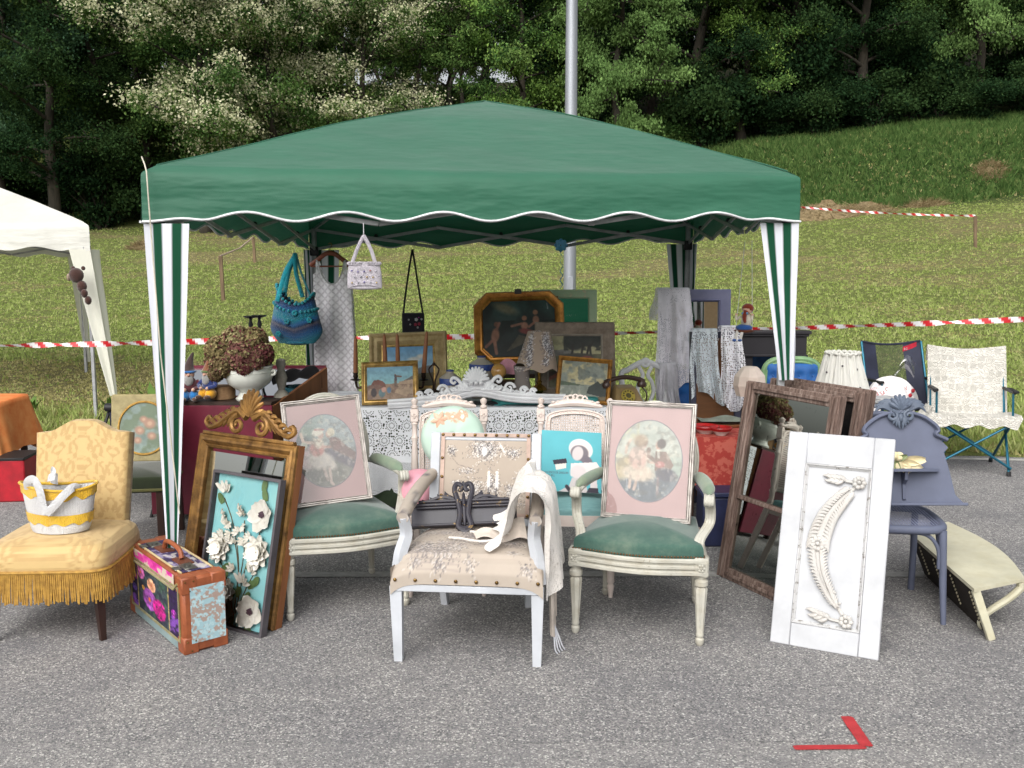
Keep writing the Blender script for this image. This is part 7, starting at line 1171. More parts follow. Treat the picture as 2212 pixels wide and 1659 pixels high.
c = P(1077, 803, 6.1); T = thing('onyx_sphere', 'honey coloured onyx sphere on a turned foot behind the white crest', 'ornament', (c.x, 6.12, TZ + .006)); H = c.z - TZ - .006; mb = MB(); mb.blob((0, 0, H), .052, 24); obj('sphere', mb, mat('honey_onyx', (196, 158, 96), (168, 122, 64), rough=.15, scale=12, bump=0, spec=.6), T); mb = MB(); mb.lathe([(.05, 0), (.05, .01), (.02, .03), (.016, H - .06), (.035, H - .04)], 18); obj('foot', mb, MAT_DARKW, T)
c = P(1098, 790, 6.2); mb = MB(); mb.grid(lambda u, v: Vector(((u - .5) * .16, .04 * math.sin(u * 6) , .10 * v * (.4 + .6 * math.sin(math.pi * u)) + .01 * math.sin(v * 9))), 16, 10); T = tag(obj('pink_napkin', mb, mat('pink_linen', (222, 160, 176), rough=.95), None, ang=180), 'folded pink napkin propped behind the onyx sphere', 'napkin'); T.location = (c.x, 6.24, c.z - .06); 
mb = MB(); mb.box((0, 0, .06), (.2, .12, .13), .008); T = tag(obj('wooden_casket', mb, MAT_MAHOG), 'small dark wooden casket under the pink napkin', 'box'); T.location = (c.x, 6.24, TZ + .008)
# ---- toile lamp and toile column
cvt = Cv(120, 70, (152, 136, 122)); r = np.random.default_rng(3)
for x, y, a, b, n in ((.30, .3, .07, .4, 520), (.36, .7, .05, .3, 260), (.62, .25, .10, .25, 620), (.70, .5, .09, .2, 420), (.60, .75, .05, .12, 140), (.85, .4, .08, .3, 200), (.1, .5, .1, .3, 260)): cvt.tuft(x, y, a, b, n, r, cols=((64, 62, 68), (222, 220, 222), (110, 106, 110)), ln=.02)
c = P(1165, 850, 6.02); T = thing('table_lamp', 'brass table lamp with beige toile shade on the lace table', 'lamp', (c.x, 6.06, TZ + .006)); mb = MB(); mb.lathe([(.05, 0), (.05, .012), (.02, .025), (.016, .05), (.035, .065), (.055, .085), (.04, .105), (.016, .125), (.02, .14), (.012, .15), (.012, .26)], 6); obj('base', mb, mat('polished_brass', (170, 136, 60), (110, 84, 34), rough=.25, metal=.9, bump=.1), T, ang=20)
st = P(1166, 715, 6.06).z - TZ - .006; sb = P(1150, 798, 6.06).z - TZ - .006
def shade(u, v): a = u * 6.2832; q = lerp(.142, .075, v); return Vector((q * math.cos(a) - .02 * (1 - v), q * .8 * math.sin(a), lerp(sb, st, v) + (.012 * math.sin(a * 6) * (1 - v))))
mb = MB(); mb.grid(shade, 110, 60, cfn=lambda u, v: cvt.at((u * 1.7 + .2) % 1, 1 - v), closed=True); obj('shade', mb, MAT_TOILE, T)
c = P(1128, 862, 6.0); T = thing('toile_candlestick', 'toile covered column standing under the toile lampshade', 'column', (c.x, 6.02, TZ + .006)); mb = MB(); cvt2 = toile_cv(60, 80, 7, 14, 2.2, (120, 112, 108)); mb.grid(lambda u, v: (lambda a, q: Vector((q * math.cos(a), q * math.sin(a), .25 * v)))(u * 6.2832, .062 - .010 * v + .008 * math.sin(v * 7)), 40, 50, cfn=lambda u, v: cvt2.at(u, 1 - v), closed=True); obj('cover', mb, MAT_TOILE, T); mb = MB(); mb.lathe([(.05, .25), (.04, .262), (.012, .27), (0, .27)], 18); obj('cap', mb, MAT_BRONZE, T)
# ---- rotary telephone
c = P(1352, 868, 5.98); T = thing('rotary_telephone', 'old beige rotary telephone with dark brown handset', 'telephone', (c.x, 6.02, TZ + .006), math.radians(14)); MAT_TEL = mat('beige_bakelite', (138, 118, 84), (122, 102, 70), rough=.3, bump=0); mb = MB(); mb.prism([(-.10, 0), (.10, 0), (.09, .07), (.06, .105), (-.06, .105), (-.09, .07)], -.09, .06); 
V = [(-.105, -.11, 0), (.105, -.11, 0), (.10, .08, 0), (-.10, .08, 0), (-.07, -.03, .105), (.07, -.03, .105), (.065, .05, .125), (-.065, .05, .125)]; mb = MB(); mb.add(V, [(3, 2, 1, 0), (4, 5, 6, 7), (0, 1, 5, 4), (1, 2, 6, 5), (2, 3, 7, 6), (3, 0, 4, 7)]); o_ = obj('body', mb, MAT_TEL, T, smooth=False); bv = o_.modifiers.new('bevel', 'BEVEL'); bv.width = .016; bv.segments = 3
Md = Matrix.Translation((-.01, -.078, .058)) @ Matrix.Rotation(math.radians(53), 4, 'X'); mb = MB(); mb.lathe([(.0, .012), (.044, .012), (.048, .006), (.048, .0)], 26, M=Md); dl = obj('dial', mb, mat('olive_gold_dial', (164, 148, 68), (140, 124, 52), rough=.35, bump=0), T); mb = MB()
for k in range(10): a = k * .55 + .4; mb.lathe([(0, .0135), (.0062, .0135), (.0062, .012)], 10, (.034 * math.cos(a), .034 * math.sin(a), 0), Md)
mb.lathe([(0, .014), (.018, .0135), (.018, .012)], 14, M=Md); obj('finger_hole', mb, mat('dark_olive', (84, 76, 40), bump=0), dl)
MAT_HAND = mat('dark_brown_bakelite', (66, 48, 40), rough=.3, bump=0); mb = MB(); mb.tube(catmull([(-.13, .02, .135), (-.10, .02, .155), (0, .02, .172), (.10, .02, .155), (.13, .02, .135)], 6), lambda t: .015 + .010 * abs(2 * t - 1) ** 3, 10); 
for sx in (-1, 1): mb.lathe([(.0, -.03), (.028, -.03), (.032, -.01), (.02, .012), (0, .014)], 16, (sx * .122, .02, .135))
obj('handset', mb, MAT_HAND, T); mb = MB(); mb.tube(catmull([(.12, .02, .11), (.15, -.0, .06), (.13, -.03, .01), (.08, -.06, .004)], 8), .005, 6); obj('cord', mb, MAT_HAND, T)
# ---- white carved headboard crest, teal shelf, iron piece
MAT_WCARV = worn('white_carved_paint', (240, 241, 244), (196, 194, 194), rough=.4, amount=.25, dirt=(222, 222, 226)); BLc = P(838, 884, 5.84); BRc = P(1222, 872, 5.86); M, w_, h_ = pose(BLc, BRc, BLc + Vector((0, .03, .2))); T = thing('carved_headboard', 'white carved headboard crest with central shell lying on the lace table', 'carving', M=M)
def railz(x): t = abs(x) / (w_ / 2); return .03 + .055 * math.exp(-(t / .42) ** 2) + .008 * math.cos(t * 9) * math.exp(-t * 2)
mb = MB()
for dz, q, y in ((0, .016, 0), (.022, .012, -.010), (-.018, .010, .004)): mb.tube([Vector((-w_ / 2 + w_ * k / 50, y, railz(-w_ / 2 + w_ * k / 50) + dz)) for k in range(51)], q, 8)
mb.grid(lambda u, v: Vector(((u - .5) * w_, .012, railz((u - .5) * w_) + (v - .5) * .06)), 40, 2); obj('rail', mb, MAT_WCARV, T)
mb = MB(); z0 = railz(0) + .02
for k in range(11): a = math.radians(12 + 156 * k / 10); mb.tube([(.085 * q * math.cos(a), -.012 - .012 * math.sin(math.pi * q), z0 + .045 + .095 * q * math.sin(a)) for q in (.1, .4, .75, 1.0)], [.005, .009, .012, .007], 7)
for k in (-1, 0, 1): mb.blob((k * .03, -.03, z0 + .035), .014, 8)
for sx in (-1, 1):
    mb.tube(catmull([(sx * .05, -.006, z0), (sx * .085, -.006, z0 + .02), (sx * .115, -.006, z0 + .06), (sx * .145, -.006, z0 + .075), (sx * .16, -.006, z0 + .055), (sx * .145, -.006, z0 + .038), (sx * .13, -.006, z0 + .05)], 6), lambda t: .014 - .006 * t, 8)
    for k, (xx, s_) in enumerate(((.21, .05), (.30, .036), (.36, .028))): mb.tube(spiral(sx * xx, railz(xx) + .03 + s_ * .6, s_ * .7, .006, math.pi * (.5 - sx * .5) + (0 if sx > 0 else 0), sx * 1.3, 22, -.008), lambda t: .011 - .005 * t, 7)
    for k in range(9): x = .06 + k * .036; leafy(mb, (sx * x, railz(x) + .022), (sx * (x + .04), railz(x) + .062 - .006 * k), .020 - .001 * k, -.006, .014, bend=.3 * sx)
    for k in range(5): x = .03 + k * .025; leafy(mb, (sx * x, z0 - .01), (sx * (x + .03), z0 + .022), .012, -.018, .012, bend=-.3 * sx)
    mb.grid(lambda u, v: Vector((sx * (.0 + .40 * u), .004, lerp(railz(.4 * u), railz(.4 * u) + .022 + .125 * (1 - u) ** 2.2 + .012 * math.sin(u * 16), v))), 20, 3)
obj('carving', mb, MAT_WCARV, T)
c = P(1178, 880, 5.9); T = thing('teal_shelf', 'small teal painted wall shelf lying under the white carving', 'shelf', (c.x, 5.97, TZ + .006)); mb = MB(); mb.box((0, 0, .024), (.58, .12, .032), .010); obj('board', mb, mat('teal_paint', (58, 140, 138), (42, 116, 116), rough=.35, bump=.1), T)
for sx in (-1, 1): mb = MB(); mb.lathe([(.045, 0), (.05, .02), (.046, .046), (.03, .052), (0, .053)], 20, (sx * .30, 0, 0)); obj('rounded_end', mb, mat('teal_paint_end', (58, 140, 138), (42, 116, 116), rough=.35, bump=.1), T)
for u0, u1, lb in ((905, 962, 'wrought iron scroll bracket lying under the white carving beside the gilt frame'), (1010, 1075, 'wrought iron bracket lying under the middle of the white carving')):
    a_ = P(u0, 878, 5.9); b_ = P(u1, 876, 5.9); T = thing('iron_bracket', lb, 'bracket', ((a_.x + b_.x) / 2, 5.93, TZ + .008), 0, 'iron brackets'); L = (b_.x - a_.x); mb = MB(); mb.tube(catmull([(-L / 2, 0, .012), (-L / 4, -.01, .022), (0, 0, .012), (L / 4, -.01, .022), (L / 2, 0, .012)], 6), .010, 7); obj('bar', mb, MAT_BLK, T)
    for sx in (-1, 1): mb = MB(); mb.tube(spiral(sx * L * .3, .02, .03, .008, 0, 1.4, 20), .006, 6); o_ = obj('scroll', mb, MAT_BLK, T); o_.matrix_local = Matrix.Rotation(math.radians(-70), 4, 'X')
# ================================================================== RIGHT SIDE OF THE STALL
# ---- white carved door panel
MAT_DOOR = worn('white_door_paint', (188, 190, 194), (132, 130, 128), rough=.35, amount=.27, scale=5); BL_, BR_ = G(1662, 1386), G(1898, 1428); TL_ = P(1703, 931, BL_.y + .27); M, w_, h_ = pose(BL_, BR_, TL_); T = thing('carved_door_panel', 'white cupboard door with carved garland leaning in front of the brown frames', 'door panel', M=M)
fw = .085; mb = MB()
for sx in (-1, 1): mb = MB(); mb.box((sx * (w_ / 2 - fw / 2), .011, h_ / 2), (fw, .022, h_), .004); obj('stile', mb, MAT_DOOR, T)
for z, hh in ((.05, .10), (h_ - .07, .14)): mb = MB(); mb.box((0, .0115, z), (w_ - 2 * fw, .021, hh), .003); obj('rail', mb, MAT_DOOR, T)
mb = MB(); pw, ph = w_ - 2 * fw, h_ - .24; frame(mb, rect(pw, ph, .10), [(0, -.010), (0, .002), (.004, .003), (.008, -.003), (.014, -.007), (.014, -.012)]); obj('bead_moulding', mb, worn('grimy_white_paint', (196, 196, 196), (120, 116, 110), amount=.45, scale=12, stretch=(1, 1, 1)), T, ang=25); mb = MB(); mb.box((0, .016, .10 + ph / 2), (pw - .01, .010, ph - .01), .001); obj('field', mb, MAT_DOOR, T)
mb = MB(); FX = lambda u: (u - .5) * pw; FZ = lambda v: .10 + ph * (1 - v)
arcp = catmull([(FX(.78), .004, FZ(.12)), (FX(.60), .004, FZ(.20)), (FX(.40), .004, FZ(.33)), (FX(.30), .004, FZ(.50)), (FX(.36), .004, FZ(.66)), (FX(.54), .004, FZ(.80)), (FX(.74), .004, FZ(.91))], 8); n_ = len(arcp)
mb.tube(arcp, lambda t: .008 + .022 * math.sin(math.pi * min(1, max(0, (t - .08) / .84))) ** .8, 8, sq=.45); r = random.Random(4)
for k in range(3, n_ - 3, 1):
    t = (arcp[k + 1] - arcp[k - 1]).normalized(); s_ = Vector((-t.z, 0, t.x)); tt = k / n_; wv = .010 + .018 * math.sin(math.pi * tt)
    for sd in (-1, 1): p = arcp[k]; q = p + t * (-.035 if tt > .5 else .035) * (1 if sd > 0 else .9) + s_ * sd * wv * 1.7; leafy(mb, (p.x + s_.x * sd * wv * .4, p.z + s_.z * sd * wv * .4), (q.x, q.z), .011, -.008, .010, bend=.25 * sd)
    if k % 4 == 0: mb.blob(arcp[k] + s_ * wv * r.choice((-1.2, 1.2)) + Vector((0, -.014, 0)), .0065, 7)
def daisy(mb, x, z, R, n=8):
    for k in range(n): a = k * 6.283 / n; mb.blob((x + R * .62 * math.cos(a), -.010, z + R * .62 * math.sin(a)), (R * .36, .010, R * .36), 8)
    mb.blob((x, -.016, z), (R * .3, .012, R * .3), 8)
daisy(mb, FX(.295), FZ(.5), .036, 9); daisy(mb, FX(.83), FZ(.095), .032, 7); daisy(mb, FX(.80), FZ(.945), .032, 7)
for (a0, b0), (a1, b1) in (((.62, .09), (.26, .075)), ((.56, .945), (.18, .90))):
    for q in range(7): t = q / 6; z_ = lerp(b0, b1, t * .6) + (.022 if q % 2 else -.022) * (1 - t * .5); leafy(mb, (FX(lerp(a0, a1, t * .55)), FZ(lerp(b0, b1, t * .55))), (FX(lerp(a0, a1, min(1, t * .55 + .42))), FZ(z_)), .013, -.004, .012, bend=.15 if q % 2 else -.15)
    mb.tube([(FX(a0), 0, FZ(b0)), (FX(a0 + .16), 0, FZ(b0 + .005))], .008, 6)
obj('carved_garland', mb, worn('white_carving_paint', (194, 192, 188), (110, 98, 88), amount=.30, scale=12, stretch=(1, 1, 1), dirt=(176, 168, 160)), T)
# ---- brown window frames with mirror glass
MAT_OLDW = NT('weathered_brown_wood'); m = MAT_OLDW; gr = m.noise(9, 6, .75, (7, 7, .6)); m.base(m.ramp(gr, [(.3, (58, 47, 42)), (.48, (104, 86, 78)), (.64, (142, 125, 116)), (.74, (184, 171, 162))])); m.set(rough=.85, spec=.2); m.bump(gr, .8, .006); MAT_OLDW = m.m
def window_frame(label, BL, BR, TL, glass_m, muntin=.42, fw=.062, dp=.05):
    M, w, h = pose(BL, BR, TL); T = thing('window_frame', label, 'window frame', M=M, group='old brown window frames'); 
    for sx in (-1, 1): mb = MB(); mb.box((sx * (w / 2 - fw / 2), dp / 2, h / 2), (fw, dp, h), .006); mb.box((sx * (w / 2 - fw * .62), -.004, h / 2), (fw * .3, .012, h - .02), .004); mb.box((sx * (w / 2 - fw * .2), -.003, h / 2), (fw * .25, .010, h - .01), .003); obj('stile', mb, MAT_OLDW, T)
    for z in (fw / 2, h - fw / 2): mb = MB(); mb.box((0, dp / 2 + .001, z), (w - 2 * fw - .002, dp - .004, fw), .005); mb.box((0, -.003, z), (w - 2 * fw - .004, .010, fw * .3), .003); obj('rail', mb, MAT_OLDW, T)
    if muntin: mb = MB(); mb.box((0, .012, h * muntin), (w - 2 * fw - .002, .026, .022), .004); obj('muntin', mb, MAT_OLDW, T)
    for z0, z1 in (((fw, h * muntin - .011), (h * muntin + .011, h - fw)) if muntin else ((fw, h - fw),)): mb = MB(); mb.add([(-w / 2 + fw, .022, z0), (w / 2 - fw, .022, z0), (w / 2 - fw, .022, z1), (-w / 2 + fw, .022, z1)], [(0, 1, 2, 3)]); obj('pane', mb, glass_m, T, smooth=False)
    return T
BL_ = G(1556, 1242); BL_ = BL_ + Vector((-.02, 0, 0)); BR_ = BL_ + Vector((.285, -.60, 0)); TL_ = P(1588, 817, 4.98); window_frame('brown weathered window frame glazed with mirror beside the green armchair', BL_, BR_, TL_, mirror('window_mirror', (190, 196, 190), .015))
for o2, lb, gm in ((Vector((.15, .13, 0)), 'second brown weathered frame leaning behind the mirror glazed one', mat('dark_glass', (30, 28, 28), rough=.2, bump=0)), (Vector((.21, .21, 0)), 'third brown weathered frame at the rear of the stack', mat('dark_board', (46, 38, 34), rough=.6))):
    window_frame(lb, BL_ + o2, BR_ + o2, TL_ + o2 + Vector((.02, .0, .0)), gm, None, .06)
# ---- grey bentwood chair
MAT_GBLUE = worn('grey_blue_chalk_paint', (96, 102, 122), (130, 134, 148), rough=.6, amount=.30, scale=8); c = Vector((1.83, 4.36, 0)); T = thing('bentwood_chair', 'grey blue painted bentwood chair with cane seat under the crested shelf', 'chair', c, math.radians(-8)); R_ = .205
def rs(a, k=1.0): q = .45; return Vector((R_ * k * math.copysign(abs(math.cos(a)) ** q, math.cos(a)), R_ * k * math.copysign(abs(math.sin(a)) ** q, math.sin(a)), 0))
mb = MB(); mb.tube([rs(k * math.pi / 24) + Vector((0, 0, .445)) for k in range(48)], .021, 10, closed=True); obj('seat_ring', mb, MAT_GBLUE, T); mb = MB(); mb.add([rs(k * math.pi / 24, .93) + Vector((0, 0, .458)) for k in range(48)], [tuple(range(48))]); obj('cane_seat', mb, cane('grey_cane_flat', (122, 128, 154), .014), T, smooth=False)
for sx in (-1, 1):
    mb = MB(); mb.tube([(sx * .185, -.185, .44), (sx * .195, -.195, .2), (sx * .205, -.205, 0)], [.019, .017, .013], 10); obj('front_leg', mb, MAT_GBLUE, T); mb = MB(); mb.tube(catmull([(sx * .165, .185, .44), (sx * .18, .23, .2), (sx * .19, .27, 0)], 5), [.017] * 11, 10); obj('rear_leg', mb, MAT_GBLUE, T); mb = MB(); mb.tube(catmull([(sx * .175, -.19, .26), (sx * .165, -.19, .36), (sx * .11, -.19, .42), (0, -.195, .428)], 6), .009, 8); obj('seat_brace', mb, MAT_GBLUE, T); mb = MB(); mb.tube(catmull([(sx * .188, -.17, .26), (sx * .185, -.11, .40), (sx * .19, .0, .425)], 6), .009, 8); obj('side_brace', mb, MAT_GBLUE, T)
for q, rr_ in ((0, .016), (.055, .011)): mb = MB(); mb.tube(catmull([(-.165 + q, .19, .45), (-.20 + q, .25, .66), (-.17 + q, .29, .84 - q), (0, .305, .905 - q), (.17 - q, .29, .84 - q), (.20 - q, .25, .66), (.165 - q, .19, .45)], 7), rr_, 9); obj('back_hoop', mb, MAT_GBLUE, T)
# ---- crested wall shelf on it
BLs = P(1826, 1092, 4.31); BRs = P(2082, 1092, 4.24); M, w_, h_ = pose(BLs, BRs, P(1850, 905, 4.40)); H = .36; T = thing('crested_wall_shelf', 'grey blue wall shelf with carved shell crest standing on the bentwood chair', 'shelf', M=M)
prof = [(-w_ / 2, .012), (w_ / 2, .012), (w_ / 2 - .035, .05), (w_ / 2 - .055, .16), (w_ / 2 - .075, .25), (w_ / 2 - .055, .272), (w_ / 2 - .075, .295), (w_ / 2 - .10, .33), (.16, .365), (.13, .40), (.07, .425), (0, .43)]; prof += [(-x, z) for x, z in prof[::-1][1:-2]]
mb = MB(); mb.prism(prof, 0, .02); obj('back_plate', mb, MAT_GBLUE, T, smooth=False); mb = MB(); mb.box((0, -.016, .007), (w_ + .01, .07, .014), .004); obj('base_board', mb, MAT_GBLUE, T); mb = MB()
for dy, q in ((-.008, .011), (-.018, .007)): mb.tube(catmull([(-w_ / 2 + .06, dy, .308), (-w_ / 2 + .11, dy, .335), (-.17, dy, .355), (-.15, dy, .385), (-.09, dy, .425), (0, dy, .445), (.09, dy, .425), (.15, dy, .385), (.17, dy, .355), (w_ / 2 - .11, dy, .335), (w_ / 2 - .06, dy, .308)], 6), q, 7)
obj('top_moulding', mb, MAT_GBLUE, T); mb = MB(); mb.prism([(-.16, -.005), (.16, -.005), (.16, .010), (-.16, .010)], -.0, .0); mb = MB(); n = 16; O = [(-.16, 0)] + [(-.16 + .32 * k / n, -.02 - .075 * math.sin(math.pi * k / n)) for k in range(n + 1)] + [(.16, 0)]; V = [(x, y, .158) for x, y in O] + [(x, y, .172) for x, y in O]; q = len(O); mb.add(V, [tuple(range(q))[::-1], tuple(range(q, 2 * q))] + [(k, (k + 1) % q, (k + 1) % q + q, k + q) for k in range(q)]); obj('ledge', mb, MAT_GBLUE, T, ang=30)
mb = MB(); mb.add([(-.007, 0, .158), (-.007, -.075, .158), (-.007, -.06, .12), (-.007, -.02, .10), (-.007, -.012, .03), (-.007, 0, .025), (.007, 0, .158), (.007, -.075, .158), (.007, -.06, .12), (.007, -.02, .10), (.007, -.012, .03), (.007, 0, .025)], [(0, 1, 2, 3, 4, 5), (11, 10, 9, 8, 7, 6)] + [(k, k + 6, (k + 1) % 6 + 6, (k + 1) % 6) for k in range(6)]); obj('bracket', mb, MAT_GBLUE, T, smooth=False)
mb = MB(); cz = .445
for k in range(7): a = math.radians(30 + 120 * k / 6); mb.tube([(.06 * q * math.cos(a), -.018 - .014 * math.sin(math.pi * q), cz + .005 + .075 * q * math.sin(a)) for q in (.1, .4, .75, 1.0)], [.005, .009, .012, .007], 7)
for sx in (-1, 1):
    mb.tube(spiral(sx * .038, cz - .02, .026, .006, math.pi / 2, sx * 1.3, 22, -.02), lambda t: .010 - .004 * t, 7)
    for k in range(7): a = math.radians(-10 + 26 * k); leafy(mb, (sx * .045, cz + .005), (sx * (.045 + .075 * math.cos(a)), cz + .005 + .062 * math.sin(a)), .016, -.014, .014, bend=.35 * sx)
    for k in range(3): leafy(mb, (sx * .015, cz - .02), (sx * (.006 + .016 * k), cz - .085 + .012 * k), .012, -.018, .012)
mb.blob((0, -.022, cz - .03), (.012, .012, .022), 8); obj('shell_crest', mb, worn('grey_blue_carving', (92, 102, 118), (68, 76, 92), amount=.42, scale=14, stretch=(1, 1, 1)), T)
Mi = M
# fabric flower on its ledge
c = M @ Vector((-.035, -.045, .172)); T = thing('fabric_flower', 'cream fabric rose with bow lying on the grey shelf ledge', 'flower', c); MAT_CRC = mat('cream_fabric', (226, 214, 178), (204, 190, 150), rough=.9); mb = MB()
for k in range(10): a = k * 2.4; q = .004 * k; mb.blob((-.02 + q * math.cos(a), q * math.sin(a), .06 + .006 * math.sin(a * 2)), (.022, .02, .016), 8)
obj('rose', mb, MAT_CRC, T); 
for k, (a, L) in enumerate(((-.3, .10), (.15, .11), (3.5, .075), (2.7, .06), (-.9, .06))): mb = MB(); petal(mb, (.012, 0, .034), a, L, .05, 0, .02); obj('bow_loop', mb, MAT_CRC, T, ang=180)
for k, a in enumerate((3.3, 2.6, .4, -1.2)): mb = MB(); petal(mb, (-.02, -.008, .045), a, .06, .03, .004, .01); obj('leaf', mb, mat('sage_fabric', (138, 148, 104), (112, 124, 84)), T, ang=180)
mb = MB(); mb.lathe([(.03, 0), (.034, .01), (.026, .04), (0, .046)], 14, (.0, .012, 0)); obj('pad', mb, MAT_CRC, T)
# ---- white plaster cherub heap behind
c = P(1890, 935, 4.95); T = thing('plaster_ornament', 'white plaster leafy ornament behind the crested shelf', 'ornament', (c.x - .01, 5.02, 0)); mb = MB(); r = random.Random(8); z_ = P(1890, 945, 5.0).z
for k in range(26): a = r.uniform(0, 6.28); q = r.uniform(0, .12); mb.blob((q * math.cos(a) * 1.4, q * math.sin(a), z_ + .0 + r.uniform(-.10, .06) - q * .5), (r.uniform(.02, .045), r.uniform(.02, .04), r.uniform(.015, .035)), 8)
obj('carving', mb, mat('white_plaster', (218, 218, 214), rough=.8), T); mb = MB(); mb.lathe([(.07, 0), (.07, .02), (.04, .05), (.035, z_ - .14), (.10, z_ - .10), (.10, z_ - .06)], 20); obj('pedestal', mb, mat('white_pedestal', (206, 206, 202)), T)
# ---- cream low console lying on the right
NL = Vector((2.03, 3.92, 0)); NR = Vector((2.33, 4.06, 0)); FL_ = Vector((2.12, 4.82, 0)); FR_ = Vector((2.42, 5.0, 0)); T = thing('cream_console', 'low cream painted console with curved legs and dark back on the asphalt', 'console', NL); MAT_CRP = worn('cream_paint', (206, 202, 178), (150, 142, 112), rough=.4, amount=.30, scale=6, dirt=(180, 172, 140)); O = NL; zt = .245
mb = MB()
def topf(u, v): l = NL.lerp(FL_, v); rr_ = NR.lerp(FR_, v) + Vector((.07 * math.sin(math.pi * v), 0, 0)); p = l.lerp(rr_, u) - O; p.z = zt; return p
mb.grid(topf, 10, 18); mb.grid(lambda u, v: topf(u, v) - Vector((0, 0, .016)), 10, 18); mb.grid(lambda u, v: topf(0, u) - Vector((0, 0, .016 * v)), 18, 1); mb.grid(lambda u, v: topf(1, u) - Vector((0, 0, .016 * v)), 18, 1); mb.grid(lambda u, v: topf(u, 0) - Vector((0, 0, .016 * v)), 10, 1); mb.grid(lambda u, v: topf(u, 1) - Vector((0, 0, .016 * v)), 10, 1); obj('top', mb, MAT_CRP, T, ang=40)
mb = MB(); a_, b_ = topf(.03, .02), topf(.03, .98); d_ = Vector((.10, .02, 0)); V = [a_ - Vector((0, 0, .017)), b_ - Vector((0, 0, .017)), b_ + d_ - Vector((0, 0, zt)), a_ + d_ - Vector((0, 0, zt))]; nrm = Vector((-.012, 0, 0)); mb.add(V + [p - nrm for p in V], [(0, 1, 2, 3), (7, 6, 5, 4)] + [(k, k + 4, (k + 1) % 4 + 4, (k + 1) % 4) for k in range(4)]); db = obj('dark_back', mb, mat('dark_stained_board', (52, 44, 38), (36, 30, 26), rough=.8, bump=.5, stretch=(1, .2, 1)), T, smooth=False)
mb = MB()
for q in (.08, .35, .62, .85):
    for j in range(9): t = j / 9; p = V[0].lerp(V[1], q).lerp(V[3].lerp(V[2], q), .15 + .7 * t); mb.blob(p + Vector((-.004, 0, 0)), (.004, .006, .007), 5)
st_ = obj('stitching', mb, mat('cream_thread', (200, 190, 160)), db); st_['kind'] = 'stuff'
mb = MB(); p0 = topf(.06, .02); mb.bar(p0 - Vector((0, 0, .017)), p0 + Vector((.085, .0, -zt)), .022, .035); obj('straight_leg', mb, MAT_CRP, T); mb = MB(); p1 = topf(.93, .02); mb.tube(catmull([p1 - Vector((.0, 0, .02)), p1 + Vector((.0, 0, -.05)), p1 + Vector((-.05, 0, -.10)), p1 + Vector((-.14, 0, -.165)), p1 + Vector((-.17, 0, -.215)), p1 + Vector((-.15, 0, -.238)), p1 + Vector((-.13, 0, -.222))], 6), lambda t: .020 - .008 * t, 8); obj('curved_leg', mb, MAT_CRP, T)
mb = MB(); p1 = topf(.93, .96); mb.tube(catmull([p1 - Vector((.0, 0, .02)), p1 + Vector((.0, 0, -.06)), p1 + Vector((-.10, 0, -.15)), p1 + Vector((-.13, 0, -.225)), p1 + Vector((-.10, 0, -.232))], 6), lambda t: .020 - .008 * t, 8); obj('curved_leg', mb, MAT_CRP, T)
# ---- camp chairs
MAT_TUBE = mat('blue_green_tube', (22, 96, 116), (16, 76, 96), rough=.3, metal=.4, bump=0); MAT_MESH = NT('dark_mesh'); m = MAT_MESH; m.base((52, 62, 40)); m.set(rough=.8); m.holes(m.math('GREATER_THAN', m.voro(420, rnd=.2), .42)); MAT_MESH = m.m
def camp_chair(label, loc, rz, mesh=True):
    T = thing('camp_chair', label, 'chair', loc, rz, 'folding camp chairs'); w = .28
    for sx in (-1, 1):
        mb = MB(); mb.tube([(sx * w, .20, .98), (sx * w, .02, .45), (sx * w * .95, -.28, .02)], .011, 8); lg = obj('back_tube', mb, MAT_TUBE, T); mb = MB(); mb.tube([(sx * w * .95, -.275, .035), (sx * w * .95, -.285, 0)], .017, 8); obj('foot', mb, MAT_BLK, lg)
        mb = MB(); mb.tube([(sx * w, -.26, .45), (sx * w * .95, .28, .02)], .011, 8); lg = obj('rear_leg', mb, MAT_TUBE, T); mb = MB(); mb.tube([(sx * w * .95, .275, .035), (sx * w * .95, .285, 0)], .017, 8); obj('foot', mb, MAT_BLK, lg)
        mb = MB(); mb.tube([(sx * w, .09, .66), (sx * w * 1.05, -.20, .655)], .013, 8); mb.box((sx * w * 1.05, -.12, .665), (.045, .22, .022), .008); obj('armrest', mb, MAT_BLK, T); mb = MB(); mb.tube([(sx * w, -.20, .65), (sx * w, -.24, .44)], .009, 8); obj('arm_post', mb, MAT_TUBE, T)
    for y0, nm in ((-.27, 'front_cross'), (.27, 'rear_cross')):
        for sx in (-1, 1): mb = MB(); mb.tube([(-sx * w, y0 + sx * .008, .06), (sx * w, y0 + sx * .008, .42)], .010, 8); obj(nm, mb, MAT_TUBE, T)
    def bk(u, v): x = (u - .5) * 2 * w; return Vector((x, lerp(.03, .205, v) + .05 * math.sin(math.pi * u), lerp(.44, .985, v) - .035 * math.sin(math.pi * u) * v))
    mb = MB(); mb.grid(lambda u, v: bk(u * .27, v), 8, 14); mb.grid(lambda u, v: bk(.73 + u * .27, v), 8, 14); bp = obj('backrest', mb, MAT_NAVY, T, ang=180); mb = MB(); mb.grid(lambda u, v: bk(.27 + u * .46, v), 10, 14); obj('mesh_panel', mb, MAT_MESH, bp, ang=180); mb = MB(); mb.tube([bk(k / 16, 1.0) for k in range(17)], .010, 6); obj('top_hem', mb, MAT_NAVY, bp)
    mb = MB(); mb.grid(lambda u, v: Vector(((u - .5) * 2 * w, lerp(-.27, .03, v), .445 - .05 * math.sin(math.pi * u) * math.sin(math.pi * v))), 12, 8); obj('seat', mb, MAT_NAVY, T, ang=180); return T, bk
